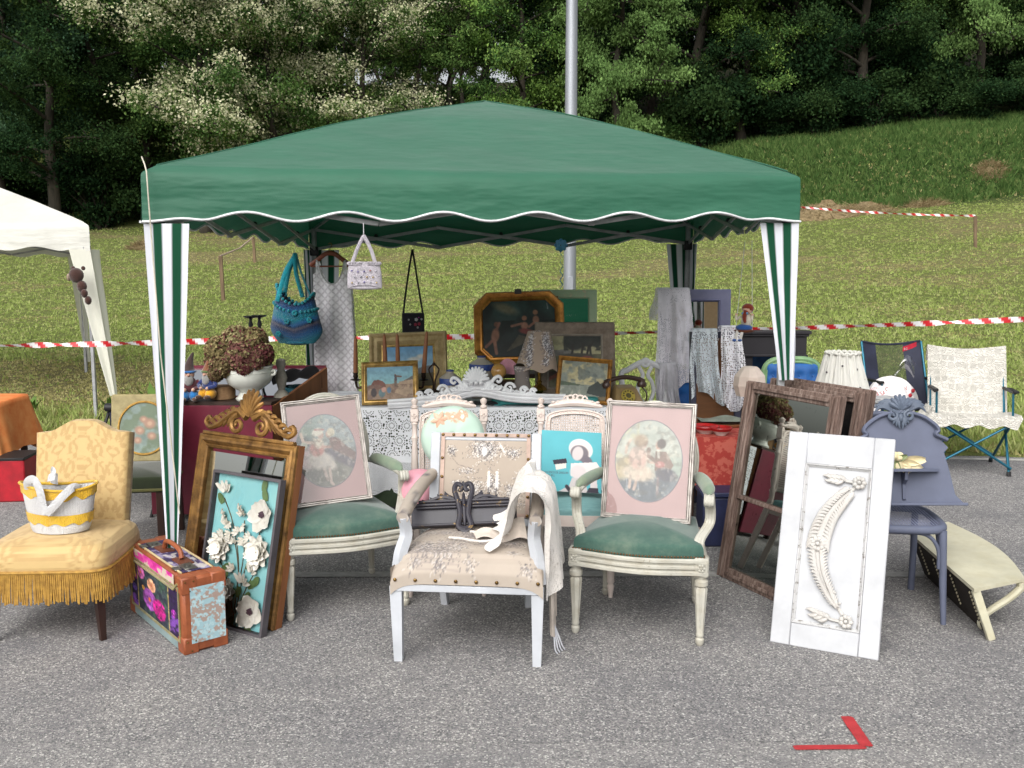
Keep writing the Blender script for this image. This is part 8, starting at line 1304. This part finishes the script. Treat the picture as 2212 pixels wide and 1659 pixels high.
CC = P(1932, 800, 8.25); CCT, bk1 = camp_chair('navy folding camp chair with mesh back and red brand tag', (CC.x, 8.1, 0), math.radians(6)); RT = mat('red_tag', (196, 30, 56), bump=0)
mb = MB(); q0 = bk1(.72, .90) + Vector((0, -.006, 0)); q1 = bk1(.93, .955) + Vector((0, -.006, 0)); mb.grid(lambda u, v: q0.lerp(q1, u) + Vector((0, 0, (v - .5) * .045)), 4, 1); tgo = obj('brand_tag', mb, RT, CCT); letters('Quechua', .034, CCT, Matrix.Translation(q0 + Vector((.035, -.006, -.004))) @ Matrix.Rotation(.2, 4, 'Y') @ Matrix.Rotation(math.pi / 2, 4, 'X'), mat('tag_white', (230, 225, 225), bump=0)) if False else letters('❖ QUECHUA', .026, CCT, Matrix.Translation(q0 + Vector((.008, -.006, -.006))) @ Matrix.Rotation(-.17, 4, 'Y') @ Matrix.Rotation(math.pi / 2, 4, 'X') @ Matrix.Scale(.6, 4, (1, 0, 0)), mat('tag_white', (230, 225, 225), bump=0))
CC2 = P(2085, 1010, 7.5); CCT2, bk2 = camp_chair('folding camp chair with teal tubes under a white crocheted cover', (CC2.x, 7.52, 0), math.radians(-14))
T = thing('crochet_cover', 'thick white crocheted bedspread thrown over the camp chair', 'bedspread', (CC2.x, 7.52, 0), math.radians(-14)); m = NT('raised_crochet'); m.base(m.ramp(m.noise(5, 4), [(.3, (184, 181, 172)), (.7, (206, 203, 196))])); m.set(rough=.95, spec=.1); vb = m.voro(17, 'SMOOTH_F1', rnd=.3); rg = m.math('SINE', m.math('MULTIPLY', vb, 60.0)); m.bump(m.math('ADD', m.math('MULTIPLY', rg, .5), m.voro(90, rnd=.4)), .7, .008); MAT_RCR = m.m
def cover(u, v):
    x = (u - .5) * 2 * .30
    if v < .12: t = v / .12; return Vector((x, .235 + .05 * math.sin(math.pi * u), .86 + .13 * t - .03 * math.sin(math.pi * u)))
    if v < .62: t = (v - .12) / .5; p = bk2(u, 1 - t); return p + Vector((x * .07, -.022, .018 * (1 - t)))
    if v < .90: t = (v - .62) / .28; return Vector((x * (1.07 + .05 * t), lerp(.01, -.27, t), .475 - .03 * math.sin(math.pi * u) + .012 * math.sin(u * 20) * t))
    t = (v - .90) / .10; return Vector((x * 1.14 - .04 * t, -.285 - .02 * t, .475 - .085 * t + .014 * math.sin(u * 24)))
obj('cloth', MB().grid(cover, 60, 90), MAT_RCR, T, ang=180); obj('side_fold', MB().grid(lambda u, v: Vector((-.30 - .10 * v - .02 * math.sin(u * 9), lerp(-.26, .02, u), .49 - .13 * v + .04 * u)), 14, 10), MAT_RCR, T, ang=180)
# bag of goods on the navy chair
T = thing('plastic_bag', 'white plastic bag with red lettering lying on the navy camp chair', 'bag', (P(1925, 860, 7.9).x, 7.92, .43), math.radians(-6)); T.scale = (1.15, 1.05, 1.3); m = NT('white_poly'); m.base((226, 222, 222)); m.set(rough=.35, spec=.5); m.bump(m.noise(14, 4, .6), .7, .02); r = random.Random(1)
def pb(u, v): a = u * 6.2832; q = (1 - v ** 2.2) ** .5 * (1 + .09 * math.sin(a * 5 + v * 4) + .06 * math.sin(a * 9)); return Vector((.19 * q * math.cos(a), .13 * q * math.sin(a), .22 * v ** .9 + .02 * math.sin(a * 3) * (1 - v)))
obj('body', MB().grid(pb, 40, 16, closed=True), m.m, T, ang=180); mb = MB(); mb.grid(lambda u, v: Vector((.02 + .13 * u + .02 * v, -.02 + .03 * math.sin(v * 5 + u * 4), .20 + .07 * math.sin(u * 3) + .09 * v)), 10, 8); obj('clear_wrap', mb, glass('clear_film', (235, 235, 238), .22), T, ang=180); RL = mat('red_print', (176, 40, 52), bump=0)
for k, (tx, x, z, rt_, sz) in enumerate((("CA'SAVING", -.15, .085, -.18, .045), ("AVING", -.17, .125, -.3, .03), ("C A 'S", -.07, .135, .35, .04), ("AV", .03, .10, -.1, .045), ("V", .08, .13, -.4, .04))): letters(tx, sz, T, Matrix.Translation((x, -.138 + abs(x) * .12 + z * .16, z)) @ Matrix.Rotation(rt_, 4, 'Y') @ Matrix.Rotation(math.radians(70), 4, 'X') @ Matrix.Scale(.75, 4, (1, 0, 0)), RL)
for x, z in ((.12, .10), (.14, .13), (.06, .07)): mb = MB(); mb.blob((x, -.125 + x * .25 + z * .1, z), (.014, .006, .014), 8); obj('cherry_print', mb, RL, T)
# newspaper stack and small folding table with gathered white lamp
c = P(1850, 872, 6.6); TBX = P(1825, 870, 6.6).x; T = thing('side_table', 'small folding side table carrying the gathered white lampshade', 'table', (TBX, 6.65, 0)); ZT = P(1825, 872, 6.5).z
mb = MB(); mb.box((.08, 0, ZT - .012), (.62, .42, .024), .006); obj('table_top', mb, mat('grey_table', (120, 124, 132)), T)
for sx in (-1, 1):
    mb = MB(); mb.tube([(.08 + sx * .27, -.18, 0), (.08 + sx * .27, .18, ZT - .02)], .011, 8); obj('leg', mb, MAT_TUBE, T); mb = MB(); mb.tube([(.08 + sx * .25, .18, 0), (.08 + sx * .25, -.18, ZT - .02)], .011, 8); obj('leg', mb, MAT_TUBE, T)
T = thing('gathered_lamp', 'lamp with a large gathered white cloth shade beside the camp chair', 'lamp', (TBX - .03, 6.6, ZT)); m = NT('gathered_cotton'); m.base((222, 221, 214)); m.set(rough=.9, spec=.1); m.bump(m.noise(60, 3), .2, .003); t_ = m.n('BsdfTranslucent'); t_.inputs[0].default_value = (.75, .74, .7, 1); x_ = m.n('MixShader'); x_.inputs[0].default_value = .3; m.l(m.b.outputs[0], x_.inputs[1]); m.l(t_.outputs[0], x_.inputs[2]); m.l(x_.outputs[0], m.out.inputs['Surface']); HS = P(1820, 764, 6.6).z - ZT
def gs(u, v): a = u * 6.2832; q = lerp(.215, .11, v ** .9) + .012 * math.sin(a * 14) * (.3 + v * .7) * (1 - .0 * v) + .006 * math.sin(a * 31 + v * 3); return Vector((q * math.cos(a), q * math.sin(a), .012 + (HS - .01) * v + .01 * math.sin(a * 2)))
obj('shade', MB().grid(gs, 168, 14, closed=True), m.m, T, ang=180); mb = MB(); mb.tube([(.112 * math.cos(a) * (1 + .05 * math.sin(a * 20)), .112 * math.sin(a), HS + .004 + .006 * math.sin(a * 18)) for a in [k * math.pi / 40 for k in range(80)]], .012, 6, closed=True); obj('ruffle', mb, m.m, T)
for k, (a, v) in enumerate(((-2.3, .3), (-1.9, .75), (-1.5, .2), (-1.1, .72), (-1.2, .35), (-.7, .5), (-2.6, .6), (-1.75, .03), (-.9, .05))): p = gs(a / 6.2832 % 1, v); mb = MB(); mb.blob(p * 1.0 + Vector((.004 * math.cos(a), .004 * math.sin(a), 0)), .008, 7); obj('button', mb, MAT_DGREY, T)
mb = MB(); mb.lathe([(.07, 0), (.07, .015), (.02, .03), (.02, HS * .8)], 16); obj('base', mb, MAT_PORC, T)
mb = MB(); [mb.box((0, 0, .006 + .008 * k), (.26 - .02 * k, .19, .007), .002, Matrix.Rotation(.12 * k, 4, 'Z')) for k in range(4)]; T = tag(obj('newspaper_stack', mb, mat('newsprint', (196, 196, 194), (150, 150, 152), scale=30)), 'small stack of newspapers beside the gathered lamp', 'newspapers'); T.location = (TBX + .28, 6.58, ZT)
# ---- black overmantel mirror, blue buttoned chairs
c = P(1673, 720, 7.6); HB = P(1673, 713, 7.6).z; T = thing('overmantel_mirror', 'tall black overmantel mirror with flat cornice behind the blue chair', 'mirror', (c.x, 7.6, 0), math.radians(-2)); MAT_BLKW = worn('rubbed_black_paint', (44, 42, 46), (110, 96, 84), rough=.45, amount=.28, scale=8); W = .52
for sx in (-1, 1): mb = MB(); mb.box((sx * (W / 2 - .045), .02, (HB - .2) / 2), (.09, .04, HB - .2), .004); obj('stile', mb, MAT_BLKW, T)
mb = MB(); mb.box((0, .02, HB - .12), (W + .01, .05, .17), .004); mb.box((0, .01, HB - .018), (W + .07, .09, .03), .006); mb.box((0, .012, HB - .042), (W + .04, .07, .02), .006); mb.box((0, .005, HB - .21), (W + .03, .06, .018), .005); obj('cornice', mb, MAT_BLKW, T); mb = MB(); mb.box((0, .02, .06), (W - .18, .04, .12), .004); obj('plinth', mb, MAT_BLKW, T); mb = MB(); mb.add([(-W / 2 + .09, .02, .12), (W / 2 - .09, .02, .12), (W / 2 - .09, .02, HB - .2), (-W / 2 + .09, .02, HB - .2)], [(0, 1, 2, 3)]); obj('glass', mb, mirror('cloudy_mirror', (176, 174, 172), .12), T, smooth=False)
MAT_BLUEV = mat('bright_blue_velvet', (24, 98, 168), (16, 76, 140), rough=.6, bump=.1, sheen=.3); MAT_GRNP = mat('sage_green_paint', (128, 162, 118), (104, 138, 96), rough=.5)
def blue_chair(label, x, y, rz, zt=.975):
    T = thing('tub_chair', label, 'armchair', (x, y, 0), rz, 'blue buttoned chairs with green frames'); mb = MB(); cushion(mb, seat_outline(.52, .46, .5, .03), .30, .44, .05); obj('seat', mb, MAT_BLUEV, T); Mb = Matrix.Translation((0, .24, .44)) @ Matrix.Rotation(math.radians(-8), 4, 'X'); H = zt - .45
    def ol(s_): return [Vector((.235 * s_ * math.copysign(abs(math.cos(a)) ** .55, math.cos(a)), 0, H / 2 + H / 2 * s_ * math.copysign(abs(math.sin(a)) ** .55, math.sin(a)))) for a in [k * math.pi / 24 for k in range(48)]]
    mb = MB()
    for s_, q, y_ in ((.95, .020, 0), (.86, .010, -.012), (1.0, .010, .006)): mb.tube([p + Vector((0, y_, 0)) for p in ol(s_)], q, 8, closed=True, M=Mb)
    obj('back_frame', mb, MAT_GRNP, T); mb = MB()
    def pad(u, v): x = (u - .5) * .40; z = H / 2 + (v - .5) * H * .80; d = 1; 
    def padf(u, v):
        x = (u - .5) * .40; z = H / 2 + (v - .5) * H * .84; e = (1 - (abs(u - .5) * 2) ** 4) * (1 - (abs(v - .5) * 2) ** 4); tuft = min(math.hypot((x - bx), (z - bz)) for bx, bz in BT); return Mb @ Vector((x, -.004 - .045 * max(0, e) ** .5 * (.35 + .65 * min(1, tuft / .045)), z))
    BT = [((i - 1.5 + (.5 if j % 2 else 0)) * .10, H / 2 + (j - 1) * .12) for j in range(3) for i in range(4)]
    mb.grid(padf, 30, 30); bp_ = obj('back_pad', mb, MAT_BLUEV, T, ang=180)
    for bx, bz in BT:
        if abs(bx) < .19: mb = MB(); mb.blob(Mb @ Vector((bx, -.022, bz)), .008, 7); obj('button', mb, MAT_BLUEV, bp_)
    for sx in (-1, 1):
        mb = MB(); mb.tube([(sx * .23, -.22, .31), (sx * .235, -.23, .1), (sx * .24, -.235, 0)], [.022, .018, .012], 8); obj('leg', mb, MAT_GRNP, T); mb = MB(); mb.tube([(sx * .2, .22, .31), (sx * .2, .25, .1), (sx * .2, .28, 0)], [.02, .017, .012], 8); obj('leg', mb, MAT_GRNP, T)
    return T
blue_chair('blue buttoned chair with green frame in front of the black overmantel', P(1710, 780, 7.0).x, 6.75, math.radians(-4)); blue_chair('blue buttoned chair with green frame half hidden behind the shawls', P(1497, 830, 6.9).x + .06, 6.72, math.radians(10), .93)
# ---- tall grey blue mirror with shawl, narrow dark mirror with lace shawls
c = P(1497, 800, 7.05); HT = P(1500, 623, 7.1).z; T = thing('tall_mirror', 'tall mirror in a wide slate blue frame leaning at the rear gazebo leg', 'mirror', M=stand(P(1499, 800, 6.95).x, 6.92, 0, 0, 0, -6, 5)); W = .53; mb = MB(); frame(mb, rect(W, HT), [(0, -.02), (0, .014), (.003, .018), (.075, .018), (.080, .026), (.088, .022), (.095, .004), (.095, -.02)]); obj('frame', mb, mat('slate_blue_paint', (96, 98, 124), (84, 86, 112), rough=.5, bump=.05), T, ang=25); mb = MB(); mb.add([(-W / 2 + .09, 0, .09), (W / 2 - .09, 0, .09), (W / 2 - .09, 0, HT - .09), (-W / 2 + .09, 0, HT - .09)], [(0, 1, 2, 3)]); obj('mirror_glass', mb, mirror('bright_mirror', (228, 228, 226), .01), T, smooth=False)
MAT_LSHW = lace('white_lace_shawl', (246, 243, 250), 120, .30); MAT_LSHB = lace('blue_grey_lace_shawl', (220, 230, 236), 105, .36); MAT_LSH3 = lace('open_white_lace', (246, 246, 252), 80, .38)
def hang(name, label, cat, c, w, L, mt, seed, lean=0.0, front=1.0, sp=0.35, back=.35, ry=.03, rz=0):
    T = thing(name, label, cat, c, rz)
    def fn(u, v, sg=-1, l=L): x = (u - .5) * w * (1 + sp * v); f = .030 * math.sin(u * 11 + seed) * v + .018 * math.sin(u * 23 + seed * 2) * v; t = v * l; return Vector((x + lean * t + .02 * math.sin(v * 5 + seed) * v, sg * (ry + f * (1 if v > .08 else v / .08) + .02 * v), .006 - max(0, t - .02) * (1 + .10 * math.sin(u * 5 + seed)) - (0.0 if v > .03 else 0)))
    obj('front_drop', MB().grid(fn, 44, 50), mt, T, ang=180); obj('rear_drop', MB().grid(lambda u, v: fn(u, v, 1, L * back), 30, 20), mt, T, ang=180); mb = MB(); mb.grid(lambda u, v: fn(u, 0).lerp(fn(u, 0, 1), v) + Vector((0, 0, .008 * math.sin(math.pi * v))), 30, 4); obj('fold', mb, mt, T, ang=180); return T
tc = P(1452, 622, 7.0); hang('lace_shawl', 'long white lace shawl hung over the corner of the tall slate blue mirror', 'shawl', (tc.x, 6.99, HT * .997), .24, .80, MAT_LSHW, 1.0, .06, sp=.35, back=.3, ry=.04)
Hd = P(1548, 716, 6.45).z; T = thing('dressing_mirror', 'narrow dark framed mirror carrying two lace shawls', 'mirror', M=stand(P(1548, 800, 6.42).x, 6.38, 0, 0, 0, 4, 4)); W = .36; mb = MB(); frame(mb, rect(W, Hd), [(0, -.02), (0, .012), (.004, .016), (.04, .016), (.046, .004), (.046, -.02)]); obj('frame', mb, mat('slate_dark_paint', (62, 64, 84), rough=.5), T, ang=25); mb = MB(); mb.add([(-W / 2 + .04, 0, .04), (W / 2 - .04, 0, .04), (W / 2 - .04, 0, Hd - .04), (-W / 2 + .04, 0, Hd - .04)], [(0, 1, 2, 3)]); obj('painted_reflection', mb, mat('brown_reflection', (112, 76, 46), (92, 60, 36), rough=.4, stretch=(.2, 1, 2)), T, smooth=False)  # mirror glass painted flat brown, standing in for its brown reflection
a_ = P(1523, 722, 6.4); hang('lace_shawl', 'blue grey lace shawl hung over the narrow dark mirror', 'shawl', (a_.x, 6.44, Hd + .01), .17, .50, MAT_LSHB, 3.0, .02, sp=.35, back=.3); a_ = P(1578, 712, 6.4); hang('lace_shawl', 'open white lace shawl hung over the narrow dark mirror', 'shawl', (a_.x, 6.43, Hd + .03), .13, .56, MAT_LSH3, 5.0, .05, sp=.5, back=.3, ry=.045)
# ---- white baroque chair with cloth
c = P(1408, 800, 6.75); T = thing('baroque_chair', 'white carved baroque chair with pierced back splat behind the telephone', 'chair', (c.x, 6.6, 0), math.radians(8)); Hc = P(1408, 776, 6.8).z; mb = MB(); cushion(mb, seat_outline(.46, .40, .42, .02), .38, .45, .02); obj('seat', mb, MAT_CROW, T); Mb = Matrix.Translation((0, .2, .42)) @ Matrix.Rotation(math.radians(-6), 4, 'X'); H = Hc - .42; mb = MB()
for sx in (-1, 1): mb.tube([Mb @ Vector(p) for p in catmull([(sx * .16, 0, 0), (sx * .15, 0, H * .4), (sx * .185, 0, H * .78), (sx * .13, 0, H * .86), (sx * .05, 0, H * .94), (0, 0, H * .97)], 6)], .021, 8); mb.tube([Mb @ Vector(p) for p in catmull([(sx * .03, -.004, H * .02), (sx * .055, -.004, H * .2), (sx * .03, -.004, H * .38), (sx * .06, -.004, H * .55), (sx * .05, -.004, H * .68), (sx * .02, -.004, H * .78), (sx * .05, -.004, H * .9)], 6)], .015, 8)
mb.tube([Mb @ p for p in arc(0, H * .95, .028, .026, 0, 350, 14, -.01)], .012, 7); obj('back_frame', mb, MAT_WCARV, T)
for sx in (-1, 1):
    mb = MB(); mb.tube(catmull([(sx * .2, -.18, .38), (sx * .215, -.2, .25), (sx * .19, -.18, .1), (sx * .205, -.2, 0)], 5), [.024, .024, .023, .022, .021, .02, .018, .016, .015, .014, .014, .014, .015, .016, .016, .016], 8); obj('leg', mb, MAT_WCARV, T); mb = MB(); mb.tube([(sx * .16, .2, .42), (sx * .17, .28, 0)], [.02, .014], 8); obj('leg', mb, MAT_WCARV, T)
a_ = Mb @ Vector((.135, 0, H * .88)); a_ = Matrix.Translation((c.x, 6.6, 0)) @ Matrix.Rotation(math.radians(8), 4, 'Z') @ a_; hang('white_cloth', 'white textured cloth hung over the shoulder of the baroque chair', 'cloth', (a_.x + .03, a_.y, a_.z + .022), .12, .40, crochet('white_waffle', (242, 240, 248), 120), 2.0, .10, sp=.4, back=.8, ry=.028)
# ---- red cloth table with crockery, cream lamp
RX = P(1575, 960, 5.75).x; ZR = P(1540, 944, 5.55).z; T = thing('red_table', 'low table under a red patterned cloth behind the green armchair', 'table', (RX, 5.85, 0)); m = NT('red_damask'); m.base(m.ramp(m.noise(26, 3, .5), [(.48, (158, 54, 46)), (.54, (180, 90, 76))])); m.set(rough=.9); MAT_REDD = m.m
mb = MB(); mb.box((0, 0, ZR - .02), (.62, .62, .03), .004); obj('table_top', mb, MAT_DARKW, T)
for sx in (-1, 1):
    for sy in (-1, 1): mb = MB(); mb.bar((sx * .27, sy * .27, 0), (sx * .27, sy * .27, ZR - .03), .04, .04); obj('leg', mb, MAT_DARKW, T)
mb = MB(); mb.grid(lambda u, v: (lambda a, q: Vector((.33 * q * min(1, 1) * math.copysign(abs(math.cos(a)) ** .3, math.cos(a)), .33 * q * math.copysign(abs(math.sin(a)) ** .3, math.sin(a)), ZR + .003)))(u * 6.2832, v), 60, 6, closed=True); mb.grid(lambda u, v: (lambda a: Vector((.33 * (1 + .04 * v * math.sin(u * 70)) * math.copysign(abs(math.cos(a)) ** .3, math.cos(a)), .33 * (1 + .04 * v * math.sin(u * 70)) * math.copysign(abs(math.sin(a)) ** .3, math.sin(a)), ZR + .003 - .30 * v)))(u * 6.2832), 60, 8, closed=True); obj('cloth', mb, MAT_REDD, T, ang=60)
MAT_PLATE = mat('white_glaze', (222, 220, 214), rough=.2, bump=0, spec=.6); MAT_RRIM = mat('red_glaze', (178, 40, 40), rough=.25, bump=0)
for u, v, D, rr_, lb in ((1524, 936, 5.66, .085, 'red rimmed white bowl on the red cloth, the one standing higher'), (1556, 975, 5.60, .07, 'small red rimmed saucer at the edge of the red cloth')):
    p = P(u, v, D); T = thing('red_rim_bowl', lb, 'bowl', (p.x, D, ZR + .004), 0, 'red rimmed crockery'); mb = MB(); mb.lathe([(rr_ * .45, 0), (rr_ * .5, .006), (rr_ * .85, .03), (rr_ * .8, .034), (rr_ * .5, .012), (0, .010)], 26); obj('well', mb, MAT_PLATE, T); mb = MB(); mb.lathe([(rr_ * .80, .030), (rr_ * .85, .028), (rr_, .045), (rr_ * .98, .05), (rr_ * .80, .036)], 26); obj('rim', mb, MAT_RRIM, T)
p = P(1560, 918, 5.95); T = thing('wooden_tray', 'round wooden tray with grey cloth on the red table', 'tray', (p.x, 5.98, ZR + .004)); mb = MB(); mb.lathe([(.15, 0), (.16, .012), (.16, .02), (.15, .02), (.14, .01), (0, .01)], 28); obj('tray', mb, MAT_RAWW, T); mb = MB(); mb.grid(lambda u, v: Vector(((u - .5) * .3, (v - .5) * .2, .035 + .012 * math.sin(u * 7) * math.sin(v * 5))), 14, 10); obj('cloth', mb, mat('sage_grey_cloth', (156, 164, 150)), T, ang=180)
p = P(1610, 850, 6.02); H = p.z - ZR; T = thing('cream_lamp', 'small lamp with round cream paper shade on the red table', 'lamp', (p.x + .02, 6.0, ZR + .004)); zt_ = P(1610, 792, 6.0).z - ZR - .004; mb = MB(); mb.lathe([(.085, zt_ - .19), (.108, zt_ - .12), (.10, zt_ - .06), (.06, zt_ - .01), (.045, zt_)], 10); obj('shade', mb, mat('cream_paper_shade', (222, 208, 196), (206, 190, 178), rough=.8, bump=.05), T, ang=15); mb = MB(); mb.lathe([(.06, 0), (.06, .012), (.015, .03), (.02, .1), (.012, .16), (.012, zt_ - .1)], 16); obj('base', mb, MAT_DARKW, T)
p = G(1545, 1050); T = thing('blue_storage_box', 'dark blue storage box standing in front of the red table', 'box', (P(1552, 1000, 5.35).x + .06, 5.42, 0)); mb = MB(); mb.box((0, 0, .15), (.30, .2, .30), .01); obj('body', mb, mat('dark_blue_plastic', (44, 50, 84), rough=.5, bump=0), T); mb = MB(); mb.box((0, 0, .315), (.32, .22, .03), .008); obj('lid', mb, mat('dark_blue_lid', (50, 57, 92), rough=.5, bump=0), T)
# ---- doll on a swing
c = P(1607, 712, 5.5); T = thing('swing_doll', 'felt doll with red hair on a little wooden swing hung in the gazebo', 'doll', c, math.radians(-20)); fm = lambda n, cc: mat(n, cc, sh(cc, .8), rough=1, bump=.6, bscale=180, sheen=.4)
mb = MB(); mb.blob((0, 0, -.008), (.06, .035, .012), 14); obj('seat_board', mb, mat('swing_wood', (98, 52, 30)), T); mb = MB(); mb.blob((0, 0, .012), (.05, .036, .022), 14); obj('skirt', mb, fm('blue_felt', (40, 84, 150)), T); mb = MB(); mb.blob((.012, .004, .055), (.032, .026, .045), 12); obj('blouse', mb, fm('cream_felt', (222, 214, 196)), T); mb = MB(); mb.blob((.016, .0, .118), (.030, .028, .030), 12); hd = obj('head', mb, fm('skin_felt', (224, 180, 156)), T); mb = MB(); mb.blob((.018, .006, .126), (.036, .033, .030), 12); mb.tube(catmull([(.012, -.025, .11), (.004, -.036, .085), (.006, -.034, .055), (.01, -.03, .045)], 4), lambda t: .016 - .008 * t, 8); obj('hair', mb, fm('red_wool', (136, 48, 26)), hd); mb = MB(); [mb.blob((x, -.038, .098), (.010, .006, .009), 8) for x in (-.004, .016)]; obj('bow', mb, fm('light_blue_felt', (110, 160, 200)), hd)
for sx in (-1, 1): mb = MB(); mb.tube(catmull([(.012 + sx * .03, 0, .08), (sx * .045, -.005, .06), (sx * .045, -.005, .085)], 4), .008, 7); ar = obj('arm', mb, fm('cream_felt', (222, 214, 196)), T); mb = MB(); mb.blob((sx * .046, -.005, .088), .009, 7); obj('hand', mb, fm('skin_felt', (224, 180, 156)), ar); mb = MB(); mb.tube([(-.02 + sx * .014, -.02, -.005), (-.03 + sx * .014, -.03, -.055)], .009, 7); lg = obj('leg', mb, fm('white_felt', (220, 216, 210)), T); mb = MB(); mb.blob((-.034 + sx * .016, -.036, -.062), (.014, .017, .009), 8); obj('shoe', mb, fm('blue_felt', (40, 84, 150)), lg); mb = MB(); mb.tube([(sx * .048, 0, -.005), (sx * .02 + .01, 0, 1.80 - c.z)], .0018, 5); obj('swing_cord', mb, MAT_WTRIM, T)
# ---- blue ribbon bow on the rear valance
c = P(1211, 530, 7.08); T = thing('ribbon_bow', 'light blue ribbon bow with curled tail on the rear valance', 'ribbon', c); MR = mat('light_blue_ribbon', (140, 208, 246), (110, 186, 234), rough=.4, bump=0); mb = MB()
for k in range(8): a = k * .785; petal(mb, (0, -.01, .0), a, .05, .04, .006 * (k % 2), .015)
obj('bow', mb, MR, T, ang=180); mb = MB(); mb.tube([(.006 + .010 * math.sin(z * 90), -.012 + .006 * math.cos(z * 90), -z) for z in [k * .008 for k in range(42)]], .004, 5, sq=.4); obj('tail', mb, MR, T)
# ---- house across the car park (seen only in the mirrors)
T = thing('house', 'ochre rendered house with orange string courses across the car park', 'building', (7, -26, 0)); mb = MB(); mb.box((0, 0, 3.2), (14, 8, 6.4), .02); obj('wall', mb, mat('ochre_render', (206, 178, 140), (192, 162, 124), rough=.95, bscale=20), T)
for z in (2.9, 3.3, 6.2): mb = MB(); mb.box((0, 4.02, z), (14.1, .12, .14), .01); obj('string_course', mb, mat('orange_trim', (198, 112, 40)), T)
mb = MB(); mb.prism([(-7.5, 6.4), (7.5, 6.4), (0, 8.8)], -4.4, 4.4); obj('roof', mb, mat('roof_tile', (140, 84, 62), (110, 66, 50), scale=4), T, smooth=False)
for x in (-4.5, -1.5, 1.5, 4.5):
    for z in (1.7, 4.6): mb = MB(); mb.box((x, 4.03, z), (1.1, .08, 1.5), .01); wn = obj('window', mb, mat('window_white', (220, 218, 212)), T); mb = MB(); mb.box((x, 4.08, z), (.9, .02, 1.3), .003); obj('pane', mb, mat('window_dark', (40, 46, 52), rough=.1), wn)
